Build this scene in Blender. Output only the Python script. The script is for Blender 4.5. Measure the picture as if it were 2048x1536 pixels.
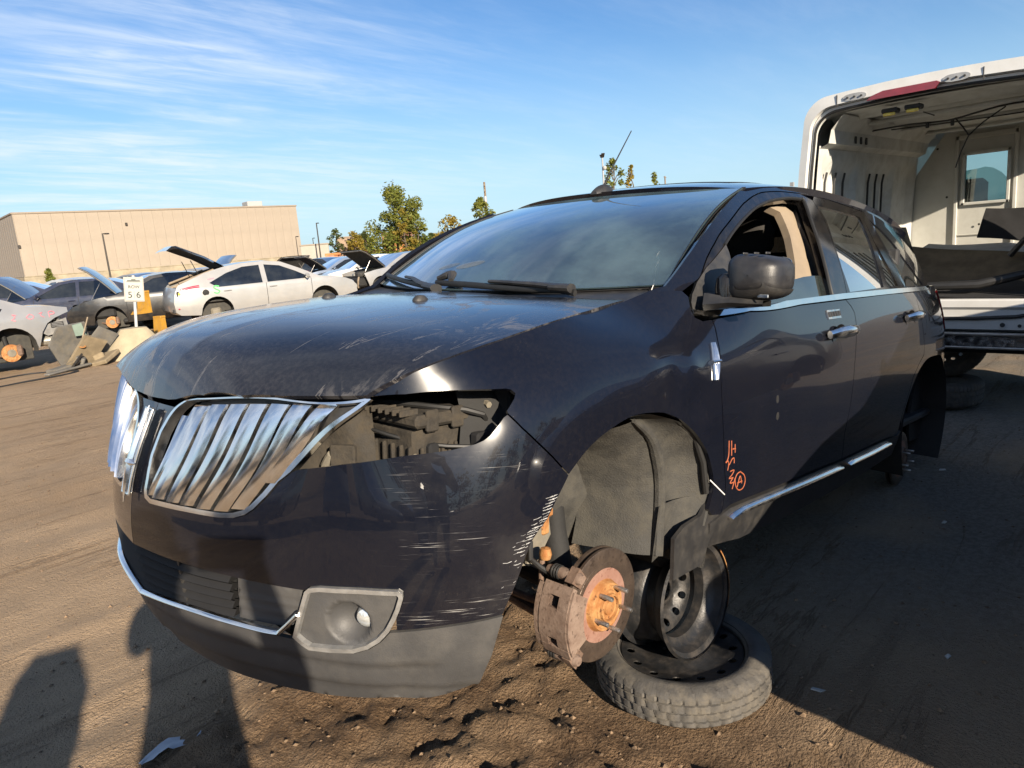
import bpy, math, random
import numpy as np
from mathutils import Vector, Matrix
from mathutils.geometry import delaunay_2d_cdt
R = math.radians
scene = bpy.context.scene
COL = scene.collection
for _o in list(bpy.data.objects):
    bpy.data.objects.remove(_o, do_unlink=True)

# ---------------------------------------------------------------- camera, sky, sun, exposure
cam = bpy.data.cameras.new('camera')
cam.sensor_width = 36.0
cam.lens = 25.12
cam.clip_start = 0.05
cam.clip_end = 9000
cam_ob = bpy.data.objects.new('camera', cam)
COL.objects.link(cam_ob)
CAM_POS = (1.395, 1.988, 1.498)
_f = Vector((-0.6989, -0.6891, -0.1926)).normalized()
_r = Vector((-0.6880, 0.7206, -0.0812))
_r = (_r - _f*_r.dot(_f)).normalized()
_u = _r.cross(_f)
cam_ob.matrix_world = Matrix(((_r.x, _u.x, -_f.x, CAM_POS[0]), (_r.y, _u.y, -_f.y, CAM_POS[1]), (_r.z, _u.z, -_f.z, CAM_POS[2]), (0, 0, 0, 1)))
scene.camera = cam_ob

SUN_AZ, SUN_EL = R(69.0), R(20.5)          # direction towards the sun, azimuth from +X
sun_dir = Vector((math.cos(SUN_AZ)*math.cos(SUN_EL), math.sin(SUN_AZ)*math.cos(SUN_EL), math.sin(SUN_EL)))
sl = bpy.data.lights.new('sun', 'SUN')
sl.energy = 5.0
sl.angle = R(0.55)
sl.color = (1.0, 0.86, 0.68)
sun_ob = bpy.data.objects.new('sun', sl)
COL.objects.link(sun_ob)
sun_ob.rotation_euler = (-sun_dir).to_track_quat('-Z', 'Y').to_euler()

world = bpy.data.worlds.new('World')
scene.world = world
world.use_nodes = True
nt = world.node_tree
nt.nodes.clear()
def wn(t, **k):
    n = nt.nodes.new(t)
    for a, b in k.items():
        setattr(n, a, b)
    return n
def wl(a, b):
    nt.links.new(a, b)
sky = wn('ShaderNodeTexSky', sky_type='NISHITA', sun_disc=False)
sky.sun_elevation = SUN_EL
sky.sun_rotation = math.pi/2 - SUN_AZ
sky.air_density = 1.0
sky.dust_density = 0.3
sky.ozone_density = 1.6
# high cirrus: streaks on a plane far overhead, drawn by direction
tc = wn('ShaderNodeTexCoord')
sep = wn('ShaderNodeSeparateXYZ'); wl(tc.outputs['Generated'], sep.inputs[0])
def wmath(op, a, b=None, c=None):
    n = wn('ShaderNodeMath', operation=op)
    for i, v in enumerate((a, b, c)):
        if v is None: continue
        if isinstance(v, (int, float)): n.inputs[i].default_value = v
        else: wl(v, n.inputs[i])
    return n.outputs[0]
zz = wmath('ADD', wmath('MAXIMUM', sep.outputs['Z'], 0.0), 0.10)
px = wmath('DIVIDE', sep.outputs['X'], zz); py = wmath('DIVIDE', sep.outputs['Y'], zz)
comb = wn('ShaderNodeCombineXYZ'); wl(px, comb.inputs[0]); wl(py, comb.inputs[1])
def wmap(rot, sc, loc=(0, 0, 0)):
    m = wn('ShaderNodeMapping'); m.inputs['Rotation'].default_value = (0, 0, rot); m.inputs['Scale'].default_value = sc
    m.inputs['Location'].default_value = loc
    wl(comb.outputs[0], m.inputs[0]); return m.outputs[0]
def wnoise(vec, sc, det, rough, dist=0.0):
    n = wn('ShaderNodeTexNoise'); wl(vec, n.inputs['Vector']); n.inputs['Scale'].default_value = sc
    n.inputs['Detail'].default_value = det; n.inputs['Roughness'].default_value = rough; n.inputs['Distortion'].default_value = dist
    return n.outputs['Fac']
def wramp(x, a, b):
    n = wn('ShaderNodeMapRange'); n.interpolation_type = 'SMOOTHSTEP'
    wl(x, n.inputs['Value']); n.inputs['From Min'].default_value = a; n.inputs['From Max'].default_value = b; return n.outputs[0]
streak = wnoise(wmap(R(38), (0.55, 2.1, 1)), 0.85, 9, 0.64, 0.55)
fine = wnoise(wmap(R(30), (1.3, 4.2, 1), (3, 1, 0)), 1.6, 8, 0.62, 0.5)
big = wnoise(wmap(0.0, (1, 1, 1), (7.3, 2.1, 0)), 0.34, 3, 0.5)
body = wmath('MULTIPLY', wramp(streak, 0.33, 0.68), wmath('ADD', 0.45, wmath('MULTIPLY', wramp(fine, 0.34, 0.66), 0.75)))
cover = wramp(big, 0.26, 0.50)
# the cirrus bank lies towards -Y; the sky towards -X is nearly clear
bank = wramp(wmath('SUBTRACT', wmath('MULTIPLY', sep.outputs['X'], 0.80), wmath('MULTIPLY', sep.outputs['Y'], 0.60)), -0.35, 0.60)
amt = wmath('MULTIPLY', body, wmath('ADD', wmath('MULTIPLY', wmath('MAXIMUM', cover, 0.25), wmath('ADD', wmath('MULTIPLY', bank, 0.95), 0.10)), 0.0))
amt = wmath('MULTIPLY', amt, wramp(sep.outputs['Z'], 0.0, 0.10))
amt = wmath('MINIMUM', wmath('MULTIPLY', amt, 0.95), 0.85)
hsv = wn('ShaderNodeHueSaturation'); hsv.inputs['Saturation'].default_value = 1.10; hsv.inputs['Value'].default_value = 1.0
tint = wn('ShaderNodeMix', data_type='RGBA', blend_type='MULTIPLY'); tint.inputs['Factor'].default_value = 1.0
wl(sky.outputs[0], tint.inputs['A']); tint.inputs['B'].default_value = (0.76, 0.92, 1.14, 1)
wl(tint.outputs['Result'], hsv.inputs['Color'])
haz = wn('ShaderNodeMix', data_type='RGBA')     # pale blue air towards the horizon, all round
wl(wmath('MULTIPLY', wramp(sep.outputs['Z'], 0.30, -0.03), 0.80), haz.inputs['Factor']); wl(hsv.outputs[0], haz.inputs['A']); haz.inputs['B'].default_value = (4.3, 6.2, 7.6, 1)
mix = wn('ShaderNodeMix', data_type='RGBA')
wl(amt, mix.inputs['Factor']); wl(haz.outputs['Result'], mix.inputs['A']); mix.inputs['B'].default_value = (7.0, 7.7, 8.6, 1)
bg = wn('ShaderNodeBackground'); wl(mix.outputs['Result'], bg.inputs['Color']); bg.inputs['Strength'].default_value = 0.060
wo = wn('ShaderNodeOutputWorld'); wl(bg.outputs[0], wo.inputs['Surface'])

scene.view_settings.view_transform = 'Standard'
scene.view_settings.look = 'None'
scene.view_settings.exposure = 1.1
scene.view_settings.gamma = 1.0
scene.view_settings.use_curve_mapping = False
scene.cycles.use_denoising = True
scene.cycles.max_bounces = 10
scene.cycles.transparent_max_bounces = 16
scene.cycles.caustics_reflective = False
scene.cycles.caustics_refractive = False
scene.cycles.sample_clamp_indirect = 6.0


# ---------------------------------------------------------------- object helpers
def tag(o, label=None, cat=None, group=None, kind=None):
    if label: o['label'] = label
    if cat: o['category'] = cat
    if group: o['group'] = group
    if kind: o['kind'] = kind
    return o
def empty(name, loc=(0, 0, 0), rz=0.0, M=None):
    o = bpy.data.objects.new(name, None); COL.objects.link(o)
    o.empty_display_size = 0.1
    if M is not None: o.matrix_world = M
    else: o.location = loc; o.rotation_euler = (0, 0, rz)
    return o
def copy_tree(o, parent=None):
    c = o.copy(); COL.objects.link(c); c.parent = parent
    if parent is not None: c.matrix_parent_inverse = Matrix()
    for ch in o.children: copy_tree(ch, c)
    return c
class MB:
    """collects shapes; build() links them as one mesh object"""
    def __init__(s): s.V = []; s.F = []; s.sm = []
    def add(s, V, F, smooth=False, M=None):
        b = len(s.V)
        if M is not None: V = [tuple(M @ Vector(v)) for v in V]
        s.V += [tuple(v) for v in V]; s.F += [tuple(i+b for i in f) for f in F]; s.sm += [smooth]*len(F); return s
    def box(s, c, d, bev=0.0, M=None):
        hx, hy, hz = d[0]/2, d[1]/2, d[2]/2
        if bev <= 0:
            V = [(c[0]+sx*hx, c[1]+sy*hy, c[2]+sz*hz) for sx in (-1, 1) for sy in (-1, 1) for sz in (-1, 1)]
            F = [(0, 1, 3, 2), (4, 6, 7, 5), (0, 4, 5, 1), (2, 3, 7, 6), (0, 2, 6, 4), (1, 5, 7, 3)]
            return s.add(V, F, False, M)
        b = min(bev, hx*.95, hy*.95, hz*.95); V = []; idx = {}
        for sx in (-1, 1):
            for sy in (-1, 1):
                for sz in (-1, 1):
                    for ax in range(3):
                        p = [sx*(hx-b), sy*(hy-b), sz*(hz-b)]; p[ax] = (sx*hx, sy*hy, sz*hz)[ax]
                        idx[(sx, sy, sz, ax)] = len(V); V.append((c[0]+p[0], c[1]+p[1], c[2]+p[2]))
        F = []
        for ax in range(3):
            o1, o2 = (ax+1) % 3, (ax+2) % 3
            for sg in (-1, 1):
                q = []
                for a, bb in ((-1, -1), (1, -1), (1, 1), (-1, 1)):
                    k = [0, 0, 0]; k[ax] = sg; k[o1] = a; k[o2] = bb; q.append(idx[(*k, ax)])
                F.append(tuple(q if sg > 0 else q[::-1]))
        for ax in range(3):
            o1, o2 = (ax+1) % 3, (ax+2) % 3
            for a in (-1, 1):
                for bb in (-1, 1):
                    q = []
                    for (k1, which) in ((-1, o1), (1, o1), (1, o2), (-1, o2)):
                        k = [0, 0, 0]; k[ax] = k1; k[o1] = a; k[o2] = bb; q.append(idx[(*k, which)])
                    F.append(tuple(q if a*bb > 0 else q[::-1]))
        for sx in (-1, 1):
            for sy in (-1, 1):
                for sz in (-1, 1):
                    q = [idx[(sx, sy, sz, a)] for a in range(3)]
                    F.append(tuple(q if sx*sy*sz > 0 else q[::-1]))
        return s.add(V, F, False, M)
    def tube(s, path, r, n=8, M=None, cap=True, flat=None):
        P = [Vector(p) for p in path]; V = []; F = []; m = len(P); up = None
        rr = r if isinstance(r, (list, tuple)) else [r]*m
        for i in range(m):
            t = (P[min(i+1, m-1)]-P[max(i-1, 0)]).normalized()
            if up is None: up = Vector((0, 0, 1)) if abs(t.z) < .9 else Vector((1, 0, 0))
            a = t.cross(up)
            if a.length < 1e-5: a = t.cross(Vector((0, 1, .3)))
            a.normalize(); b = a.cross(t).normalized(); up = b
            for k in range(n):
                th = 2*math.pi*k/n
                V.append(P[i]+a*(rr[i]*math.cos(th))+b*(rr[i]*math.sin(th)*(flat or 1)))
        for i in range(m-1):
            for k in range(n):
                k2 = (k+1) % n; F.append((i*n+k, i*n+k2, (i+1)*n+k2, (i+1)*n+k))
        if cap: F.append(tuple(range(n))[::-1]); F.append(tuple((m-1)*n+k for k in range(n)))
        return s.add(V, F, True, M)
    def lathe(s, prof, n=32, M=None, smooth=True, a0=0, a1=2*math.pi):
        full = abs(a1-a0-2*math.pi) < 1e-6; c = n if full else n+1; V = []; F = []
        for (r, z) in prof:
            for k in range(c):
                th = a0+(a1-a0)*k/n; V.append((r*math.cos(th), r*math.sin(th), z))
        for i in range(len(prof)-1):
            for k in range(n):
                k2 = (k+1) % c if full else k+1
                F.append((i*c+k, i*c+k2, (i+1)*c+k2, (i+1)*c+k))
        return s.add(V, F, smooth, M)
    def prism(s, poly, z0, z1, M=None, smooth=False):
        n = len(poly); V = [(p[0], p[1], z0) for p in poly]+[(p[0], p[1], z1) for p in poly]
        ar = sum(poly[i][0]*poly[(i+1) % n][1]-poly[(i+1) % n][0]*poly[i][1] for i in range(n))
        F = [tuple(range(n))[::-1], tuple(range(n, 2*n))]+[(i, (i+1) % n, n+(i+1) % n, n+i) for i in range(n)]
        if ar < 0: F = [f[::-1] for f in F]
        return s.add(V, F, smooth, M)
    def grid(s, P, smooth=True, M=None, flip=False):
        n, m = len(P), len(P[0]); V = [p for row in P for p in row]
        F = [(i*m+j, (i+1)*m+j, (i+1)*m+j+1, i*m+j+1) for i in range(n-1) for j in range(m-1)]
        if flip: F = [f[::-1] for f in F]
        return s.add(V, F, smooth, M)
    def build(s, name, mat, parent=None, angle=35, M=None):
        me = bpy.data.meshes.new(name); me.from_pydata(s.V, [], s.F); me.update()
        if any(s.sm):
            me.polygons.foreach_set('use_smooth', s.sm); me.set_sharp_from_angle(angle=R(angle))
        if mat: me.materials.append(mat)
        o = bpy.data.objects.new(name, me); COL.objects.link(o)
        if parent is not None: o.parent = parent
        if M is not None: o.matrix_local = M
        return o
def T(x, y, z): return Matrix.Translation((x, y, z))
def RX(a): return Matrix.Rotation(a, 4, 'X')
def RY(a): return Matrix.Rotation(a, 4, 'Y')
def RZ(a): return Matrix.Rotation(a, 4, 'Z')

# ---- trimmed surface panels
def resample(poly, step, closed=True):
    out = []; n = len(poly)
    for i in range(n if closed else n-1):
        a = np.array(poly[i], float); b = np.array(poly[(i+1) % n], float)
        k = max(1, int(math.ceil(np.linalg.norm(b-a)/step)))
        for j in range(k): out.append(tuple(a+(b-a)*j/k))
    if not closed: out.append(tuple(poly[-1]))
    return out
def smooth_poly(poly, step=.02, closed=False, keep=None):
    """Catmull-Rom through the points"""
    P = np.array(poly, float); n = len(P); out = []
    for i in range(n if closed else n-1):
        p0 = P[(i-1) % n] if (closed or i > 0) else P[i]; p1 = P[i]; p2 = P[(i+1) % n]; p3 = P[(i+2) % n] if (closed or i+2 < n) else p2
        k = max(2, int(np.linalg.norm(p2-p1)/step))
        for j in range(k):
            t = j/k
            out.append(tuple(.5*((2*p1)+(-p0+p2)*t+(2*p0-5*p1+4*p2-p3)*t*t+(-p0+3*p1-3*p2+p3)*t**3)))
    if not closed: out.append(tuple(P[-1]))
    return out
def area2(p):
    p = np.array(p); q = np.roll(p, -1, 0); return float((p[:, 0]*q[:, 1]-q[:, 0]*p[:, 1]).sum())
def inset(poly, d):
    P = np.array(poly, float)
    keep = [0]
    for i in range(1, len(P)):
        if np.linalg.norm(P[i]-P[keep[-1]]) > 1e-5: keep.append(i)
    if np.linalg.norm(P[keep[-1]]-P[0]) < 1e-5: keep.pop()
    P = P[keep]
    sgn = 1 if area2(P) > 0 else -1
    a = np.roll(P, 1, 0); b = np.roll(P, -1, 0)
    def nrm(v): return v/(np.linalg.norm(v, axis=1)[:, None]+1e-12)
    t1 = nrm(P-a); t2 = nrm(b-P); n1 = np.stack([-t1[:, 1], t1[:, 0]], -1)*sgn; n2 = np.stack([-t2[:, 1], t2[:, 0]], -1)*sgn
    m = n1+n2; L = np.linalg.norm(m, axis=1)[:, None]; m = m/np.maximum(L, 1e-6)
    c = np.clip((m*n1).sum(1), .45, 1)[:, None]
    return [tuple(x) for x in P+m*d/c]
def in_poly(pts, poly):
    pts = np.asarray(pts, float); x, y = pts[:, 0], pts[:, 1]; r = np.zeros(len(pts), bool); P = np.asarray(poly, float)
    x1, y1 = P[:, 0], P[:, 1]; x2, y2 = np.roll(x1, -1), np.roll(y1, -1)
    for a, b, c, d in zip(x1, y1, x2, y2):
        if b == d: continue
        m = (b > y) != (d > y); r ^= m & (x < (c-a)*(y-b)/(d-b)+a)
    return r
def near_poly(pts, poly, d):
    P = np.asarray(poly, float); r = np.zeros(len(pts), bool)
    for a in P: r |= ((pts-a)**2).sum(1) < d*d
    return r
def panel(name, fn, poly, mat, parent=None, holes=(), step=.03, bstep=None, gap=.0, off=0., th=.008, mirror=False, extra=None, nrm_sign=None, flip_out=None, link=True, dimp=None):
    """a sheet of surface fn(u,v) trimmed to poly, with thickness; normals taken from the surface itself"""
    bstep = bstep or step
    if gap: poly = inset(poly, gap)
    rings = [resample(poly, bstep)]+[resample(h, bstep) for h in holes]
    pts = []; edges = []
    for r_ in rings:
        b = len(pts); pts += r_; edges += [(b+i, b+(i+1) % len(r_)) for i in range(len(r_))]
    A = np.array(rings[0]); lo, hi = A.min(0), A.max(0)
    gx = np.arange(lo[0]+step*.5, hi[0], step); gy = np.arange(lo[1]+step*.5, hi[1], step)
    G = np.stack(np.meshgrid(gx, gy, indexing='ij'), -1).reshape(-1, 2)
    if extra is not None and len(extra): G = np.concatenate([G, np.asarray(extra, float)])
    if len(G):
        m = in_poly(G, rings[0])
        for h in rings[1:]: m &= ~in_poly(G, h)
        G = G[m]
        if len(G): G = G[~near_poly(G, np.array(pts), bstep*.55)]
    allp = [Vector((float(p[0]), float(p[1]))) for p in pts]+[Vector((float(p[0]), float(p[1]))) for p in G]
    res = delaunay_2d_cdt(allp, edges, [], 0, 1e-7)
    vv = np.array([(v.x, v.y) for v in res[0]]); tri = np.array([f for f in res[2] if len(f) == 3])
    cen = vv[tri].mean(1); m = in_poly(cen, rings[0])
    for h in rings[1:]: m &= ~in_poly(cen, h)
    tri = tri[m]
    e = 1e-3
    def surf(w):
        q = np.array(fn(w[:, 0], w[:, 1])); return q
    P0 = surf(vv); du = surf(vv+[e, 0])-surf(vv-[e, 0]); dv = surf(vv+[0, e])-surf(vv-[0, e])
    N = np.cross(du, dv); N /= np.linalg.norm(N, axis=1)[:, None]+1e-12
    if nrm_sign is None:
        c = P0.mean(0); ref = c-np.array([-1.3, 0, .75]); s_ = 1 if (N.mean(0)*ref).sum() > 0 else -1
    else: s_ = nrm_sign
    N *= s_
    P0 = P0+N*off
    if dimp is not None: P0 = dimp(P0, N)
    if mirror: P0 = P0*[1, -1, 1]; N = N*[1, -1, 1]
    # orient triangles with N
    fnrm = np.cross(P0[tri[:, 1]]-P0[tri[:, 0]], P0[tri[:, 2]]-P0[tri[:, 0]]); bad = (fnrm*N[tri[:, 0]]).sum(1) < 0
    tri[bad] = tri[bad][:, ::-1]
    n = len(P0); V = [P0]; NN = [N]; F = [tuple(t) for t in tri]
    if th > 0:
        V.append(P0-N*th); NN.append(-N); F += [(t[0]+n, t[2]+n, t[1]+n) for t in tri]
        cnt = {}
        for t in tri:
            for a, b in ((t[0], t[1]), (t[1], t[2]), (t[2], t[0])):
                cnt[(a, b)] = cnt.get((a, b), 0)+1
        be = [k for k in cnt if (k[1], k[0]) not in cnt]
        k0 = 2*n; RV = []; RN = []
        for a, b in be:
            d = P0[b]-P0[a]; rn = np.cross(d, N[a]); rn /= np.linalg.norm(rn)+1e-12
            i = k0+len(RV); RV += [P0[a], P0[b], P0[b]-N[b]*th, P0[a]-N[a]*th]; RN += [rn]*4
            F.append((i, i+3, i+2, i+1))
        if RV: V.append(np.array(RV)); NN.append(np.array(RN))
    V = np.concatenate(V); NN = np.concatenate(NN)
    me = bpy.data.meshes.new(name); me.from_pydata(V.tolist(), [], F); me.update()
    me.polygons.foreach_set('use_smooth', [True]*len(me.polygons))
    if dimp is None: me.normals_split_custom_set_from_vertices(NN.tolist())
    if mat: me.materials.append(mat)
    o = bpy.data.objects.new(name, me); COL.objects.link(o)
    if parent is not None: o.parent = parent
    return o
def ribbon(fn, path, width, off=.002, th=.004, mirror=False, nrm=1):
    """a raised strip following a line on a surface (trim, paint stroke); returns MB data"""
    P = np.array(path, float); t = np.gradient(P, axis=0); t /= np.linalg.norm(t, axis=1)[:, None]+1e-12
    nn = np.stack([-t[:, 1], t[:, 0]], -1); w = np.asarray(width)*np.ones(len(P))
    rows = []
    for sgn in (-1, 1):
        q = P+nn*(sgn*w/2)[:, None]; rows.append(np.array(fn(q[:, 0], q[:, 1])))
    e = 1e-3; du = np.array(fn(P[:, 0]+e, P[:, 1]))-np.array(fn(P[:, 0]-e, P[:, 1])); dv = np.array(fn(P[:, 0], P[:, 1]+e))-np.array(fn(P[:, 0], P[:, 1]-e))
    N = np.cross(du, dv); N /= np.linalg.norm(N, axis=1)[:, None]; N *= nrm
    a, b = rows; mid = (a+b)/2
    prof = [a+N*(off-th), a+N*off, a*.8+b*.2+N*(off+th*.7), mid+N*(off+th), a*.2+b*.8+N*(off+th*.7), b+N*off, b+N*(off-th)]
    if mirror: prof = [p*[1, -1, 1] for p in prof]
    mb = MB(); mb.grid([[tuple(prof[k][i]) for k in range(7)] for i in range(len(P))], True)
    n7 = len(P)-1
    mb.F.append(tuple(range(7))); mb.F.append(tuple(n7*7+k for k in range(7))[::-1]); mb.sm += [False, False]
    return mb

# ---------------------------------------------------------------- materials
class Mat:
    def __init__(s, name, base=(.5, .5, .5), rough=.5, metal=0., spec=.5, coat=0., coat_r=.03, alpha=1.):
        s.m = bpy.data.materials.new(name); s.m.use_nodes = True; s.nt = s.m.node_tree; s.nt.nodes.clear()
        s.b = s.n('ShaderNodeBsdfPrincipled'); s.o = s.n('ShaderNodeOutputMaterial'); s.l(s.b.outputs[0], s.o.inputs['Surface'])
        s.set('Base Color', (*base, 1)); s.set('Roughness', rough); s.set('Metallic', metal); s.set('Specular IOR Level', spec)
        s.set('Coat Weight', coat); s.set('Coat Roughness', coat_r)
        s.tc = None
    def n(s, t, **k):
        x = s.nt.nodes.new(t)
        for a, b in k.items(): setattr(x, a, b)
        return x
    def l(s, a, b): s.nt.links.new(a, b)
    def set(s, k, v):
        if hasattr(v, 'is_linked') or isinstance(v, bpy.types.NodeSocket): s.l(v, s.b.inputs[k])
        else: s.b.inputs[k].default_value = v
    def coord(s, kind='Object'):
        if s.tc is None: s.tc = s.n('ShaderNodeTexCoord')
        return s.tc.outputs[kind]
    def map(s, vec=None, scale=(1, 1, 1), rot=(0, 0, 0), loc=(0, 0, 0)):
        m = s.n('ShaderNodeMapping'); s.l(vec if vec is not None else s.coord(), m.inputs[0])
        m.inputs['Scale'].default_value = scale; m.inputs['Rotation'].default_value = rot; m.inputs['Location'].default_value = loc
        return m.outputs[0]
    def noise(s, scale, detail=4, rough=.55, vec=None, dist=0., out='Fac'):
        x = s.n('ShaderNodeTexNoise'); s.l(vec if vec is not None else s.coord(), x.inputs['Vector'])
        x.inputs['Scale'].default_value = scale; x.inputs['Detail'].default_value = detail; x.inputs['Roughness'].default_value = rough; x.inputs['Distortion'].default_value = dist
        return x.outputs[out]
    def voro(s, scale, vec=None, feature='F1', out='Distance'):
        x = s.n('ShaderNodeTexVoronoi', feature=feature); s.l(vec if vec is not None else s.coord(), x.inputs['Vector']); x.inputs['Scale'].default_value = scale
        return x.outputs[out]
    def ramp(s, x, a, b, lo=0., hi=1., smooth=True):
        n = s.n('ShaderNodeMapRange'); n.interpolation_type = 'SMOOTHSTEP' if smooth else 'LINEAR'
        s.l(x, n.inputs['Value'])
        for k, v in (('From Min', a), ('From Max', b), ('To Min', lo), ('To Max', hi)): n.inputs[k].default_value = v
        return n.outputs[0]
    def math(s, op, a, b=None):
        n = s.n('ShaderNodeMath', operation=op)
        for i, v in enumerate((a, b)):
            if v is None: continue
            if isinstance(v, (int, float)): n.inputs[i].default_value = v
            else: s.l(v, n.inputs[i])
        return n.outputs[0]
    def mix(s, f, a, b):
        n = s.n('ShaderNodeMix', data_type='RGBA')
        if isinstance(f, (int, float)): n.inputs['Factor'].default_value = f
        else: s.l(f, n.inputs['Factor'])
        for k, v in (('A', a), ('B', b)):
            if isinstance(v, tuple): n.inputs[k].default_value = (*v[:3], 1)
            else: s.l(v, n.inputs[k])
        return n.outputs['Result']
    def bump(s, h, strength=.3, dist=.01, prev=None):
        n = s.n('ShaderNodeBump'); s.l(h, n.inputs['Height']); n.inputs['Strength'].default_value = strength; n.inputs['Distance'].default_value = dist
        if prev is not None: s.l(prev, n.inputs['Normal'])
        s.l(n.outputs[0], s.b.inputs['Normal']); return n.outputs[0]
    def axes(s, vec=None):
        x = s.n('ShaderNodeSeparateXYZ'); s.l(vec if vec is not None else s.coord(), x.inputs[0]); return x.outputs
def simple(name, base, rough=.5, metal=0., var=.25, vs=6., bump=0., bs=60., spec=.5, dirt=0., dirtc=(.20, .16, .11), coat=0.):
    """base colour broken up by noise, optional dust and fine relief"""
    m = Mat(name, base, rough, metal, spec, coat)
    nz = m.noise(vs, 5, .6)
    dk = tuple(max(0, c*(1-var)) for c in base); lt = tuple(min(1, c*(1+var)) for c in base)
    c = m.mix(m.ramp(nz, .3, .7), dk, lt)
    if dirt > 0:
        d = m.ramp(m.noise(vs*2.3, 6, .65, m.map(loc=(4, 2, 7))), .38, .72, 0, dirt)
        c = m.mix(d, c, dirtc); m.set('Roughness', m.math('ADD', m.math('MULTIPLY', d, .4), rough))
        if metal: m.set('Metallic', m.math('MULTIPLY', m.math('SUBTRACT', 1., d), metal))
    m.set('Base Color', c)
    if bump: m.bump(m.noise(bs, 4, .6), bump, .01)
    return m.m
def glass(name, tint=(.6, .68, .66), ior=1.5, film=.03, filmc=(.35, .38, .36), refl=1.8):
    """thin tinted pane: see-through where faced, mirror-like at a glance, with a little dust"""
    m = Mat(name)
    tr = m.n('ShaderNodeBsdfTransparent'); tr.inputs[0].default_value = (*tint, 1)
    gl = m.n('ShaderNodeBsdfGlossy'); gl.inputs['Roughness'].default_value = .004; gl.inputs[0].default_value = (1, 1, 1, 1)
    fr = m.n('ShaderNodeFresnel'); fr.inputs[0].default_value = ior
    mx = m.n('ShaderNodeMixShader'); m.l(m.math('MINIMUM', m.math('MULTIPLY', fr.outputs[0], refl), 1.), mx.inputs[0]); m.l(tr.outputs[0], mx.inputs[1]); m.l(gl.outputs[0], mx.inputs[2])
    df = m.n('ShaderNodeBsdfDiffuse'); df.inputs[0].default_value = (*filmc, 1)
    m2 = m.n('ShaderNodeMixShader'); m.l(m.ramp(m.noise(3.5, 6, .65), .3, .75, film*.5, film*1.8), m2.inputs[0]); m.l(mx.outputs[0], m2.inputs[1]); m.l(df.outputs[0], m2.inputs[2])
    m.l(m2.outputs[0], m.o.inputs['Surface']); m.nt.nodes.remove(m.b); return m.m

def make_paint(name, base, dust=.05, dustc=(.23, .18, .125), metal=.0, scratches=False, marks=False, blur=.012):
    m = Mat(name, base, .22, metal, .09, 1.0, .025); m.set('Coat IOR', 1.40)
    nz = m.noise(2.2, 6, .62); n2 = m.noise(90, 3, .6); ax = m.axes()
    d = m.math('MULTIPLY', m.ramp(nz, .30, .72, .35, 1.), m.ramp(n2, .35, .7, .55, 1.25))
    d = m.math('MULTIPLY', d, dust)
    # grime thrown up along the lower body
    d = m.math('ADD', d, m.math('MULTIPLY', m.ramp(ax[2], .75, .35, 0., dust*1.0), m.ramp(m.noise(6, 5, .6), .3, .7, .3, 1.)))
    # specks
    sp = m.ramp(m.voro(170, m.map(scale=(1, 1, 1))), .10, .06, 0, .5); sp = m.math('MULTIPLY', sp, m.ramp(m.noise(14, 2), .55, .68))
    col = m.mix(m.math('ADD', d, sp), base, dustc)
    rough = m.math('ADD', m.math('MULTIPLY', d, 1.2), .17)
    coat_r = m.math('ADD', m.math('MULTIPLY', m.math('MULTIPLY', nz, dust), .55), blur)
    if marks:      # dried water marks and runs on the bonnet
        w = m.math('MULTIPLY', m.ramp(m.noise(5.5, 9, .72, m.map(scale=(1.0, 1.7, 1), rot=(0, 0, .5)), 1.4), .50, .60), m.ramp(m.noise(1.6, 2, .5, m.map(loc=(2.1, .8, 0))), .46, .60))
        yy = m.map(scale=(1.1, 9, .5), rot=(0, 0, .30))
        run = m.math('MULTIPLY', m.ramp(m.noise(2.2, 9, .6, yy, .9), .592, .60), m.ramp(ax[0], .22, .42)); run = m.math('MULTIPLY', run, m.ramp(m.noise(2.2, 9, .6, yy, .9), .622, .612))
        w = m.math('ADD', m.math('MULTIPLY', w, .30), m.math('MULTIPLY', run, .20))
        col = m.mix(w, col, (.36, .34, .32)); rough = m.math('ADD', rough, w); coat_r = m.math('ADD', coat_r, m.math('MULTIPLY', w, .9))
    if scratches:  # scraped corner: long streaks down to the primer
        v = m.map(scale=(3.0, 3.0, 150)); s1 = m.ramp(m.noise(1., 5, .68, v), .632, .69)
        v2 = m.map(scale=(7, 7, 420), loc=(3, 1, 2)); s2 = m.ramp(m.noise(1., 5, .65, v2), .598, .69)
        mask = m.math('MULTIPLY', m.ramp(ax[1], .70, .84), m.ramp(ax[0], .28, .34))
        mz = m.math('ADD', m.ramp(ax[2], .66, .50, 0, 1), m.math('MULTIPLY', m.ramp(ax[2], .90, .86), m.ramp(m.noise(7, 2), .44, .58)))
        sc = m.math('MULTIPLY', m.math('MULTIPLY', m.math('MAXIMUM', s1, m.math('MULTIPLY', s2, .8)), mask), mz)
        sc = m.math('MULTIPLY', sc, m.ramp(m.noise(3.6, 4, .65, m.map(scale=(1, 1, 2.6))), .46, .64))
        haze = m.math('MULTIPLY', m.math('MULTIPLY', mask, m.ramp(m.noise(5, 5, .65), .42, .72)), .05); col = m.mix(haze, col, (.30, .28, .25)); col = m.mix(m.math('MULTIPLY', sc, .75), col, (.55, .54, .52)); rough = m.math('ADD', rough, m.math('MULTIPLY', sc, .5)); m.set('Coat Weight', m.math('SUBTRACT', 1., sc))
    m.set('Base Color', col); m.set('Roughness', rough); m.set('Coat Roughness', coat_r)
    return m.m
PAINT = (.0034, .0048, .0100)
M_PAINT = make_paint('black_paint', PAINT, .020)
M_HOOD = make_paint('bonnet_paint', PAINT, .11, marks=True, blur=.08, dustc=(.22, .21, .21))
M_BUMP = make_paint('bumper_paint', PAINT, .022, scratches=True)
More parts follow.
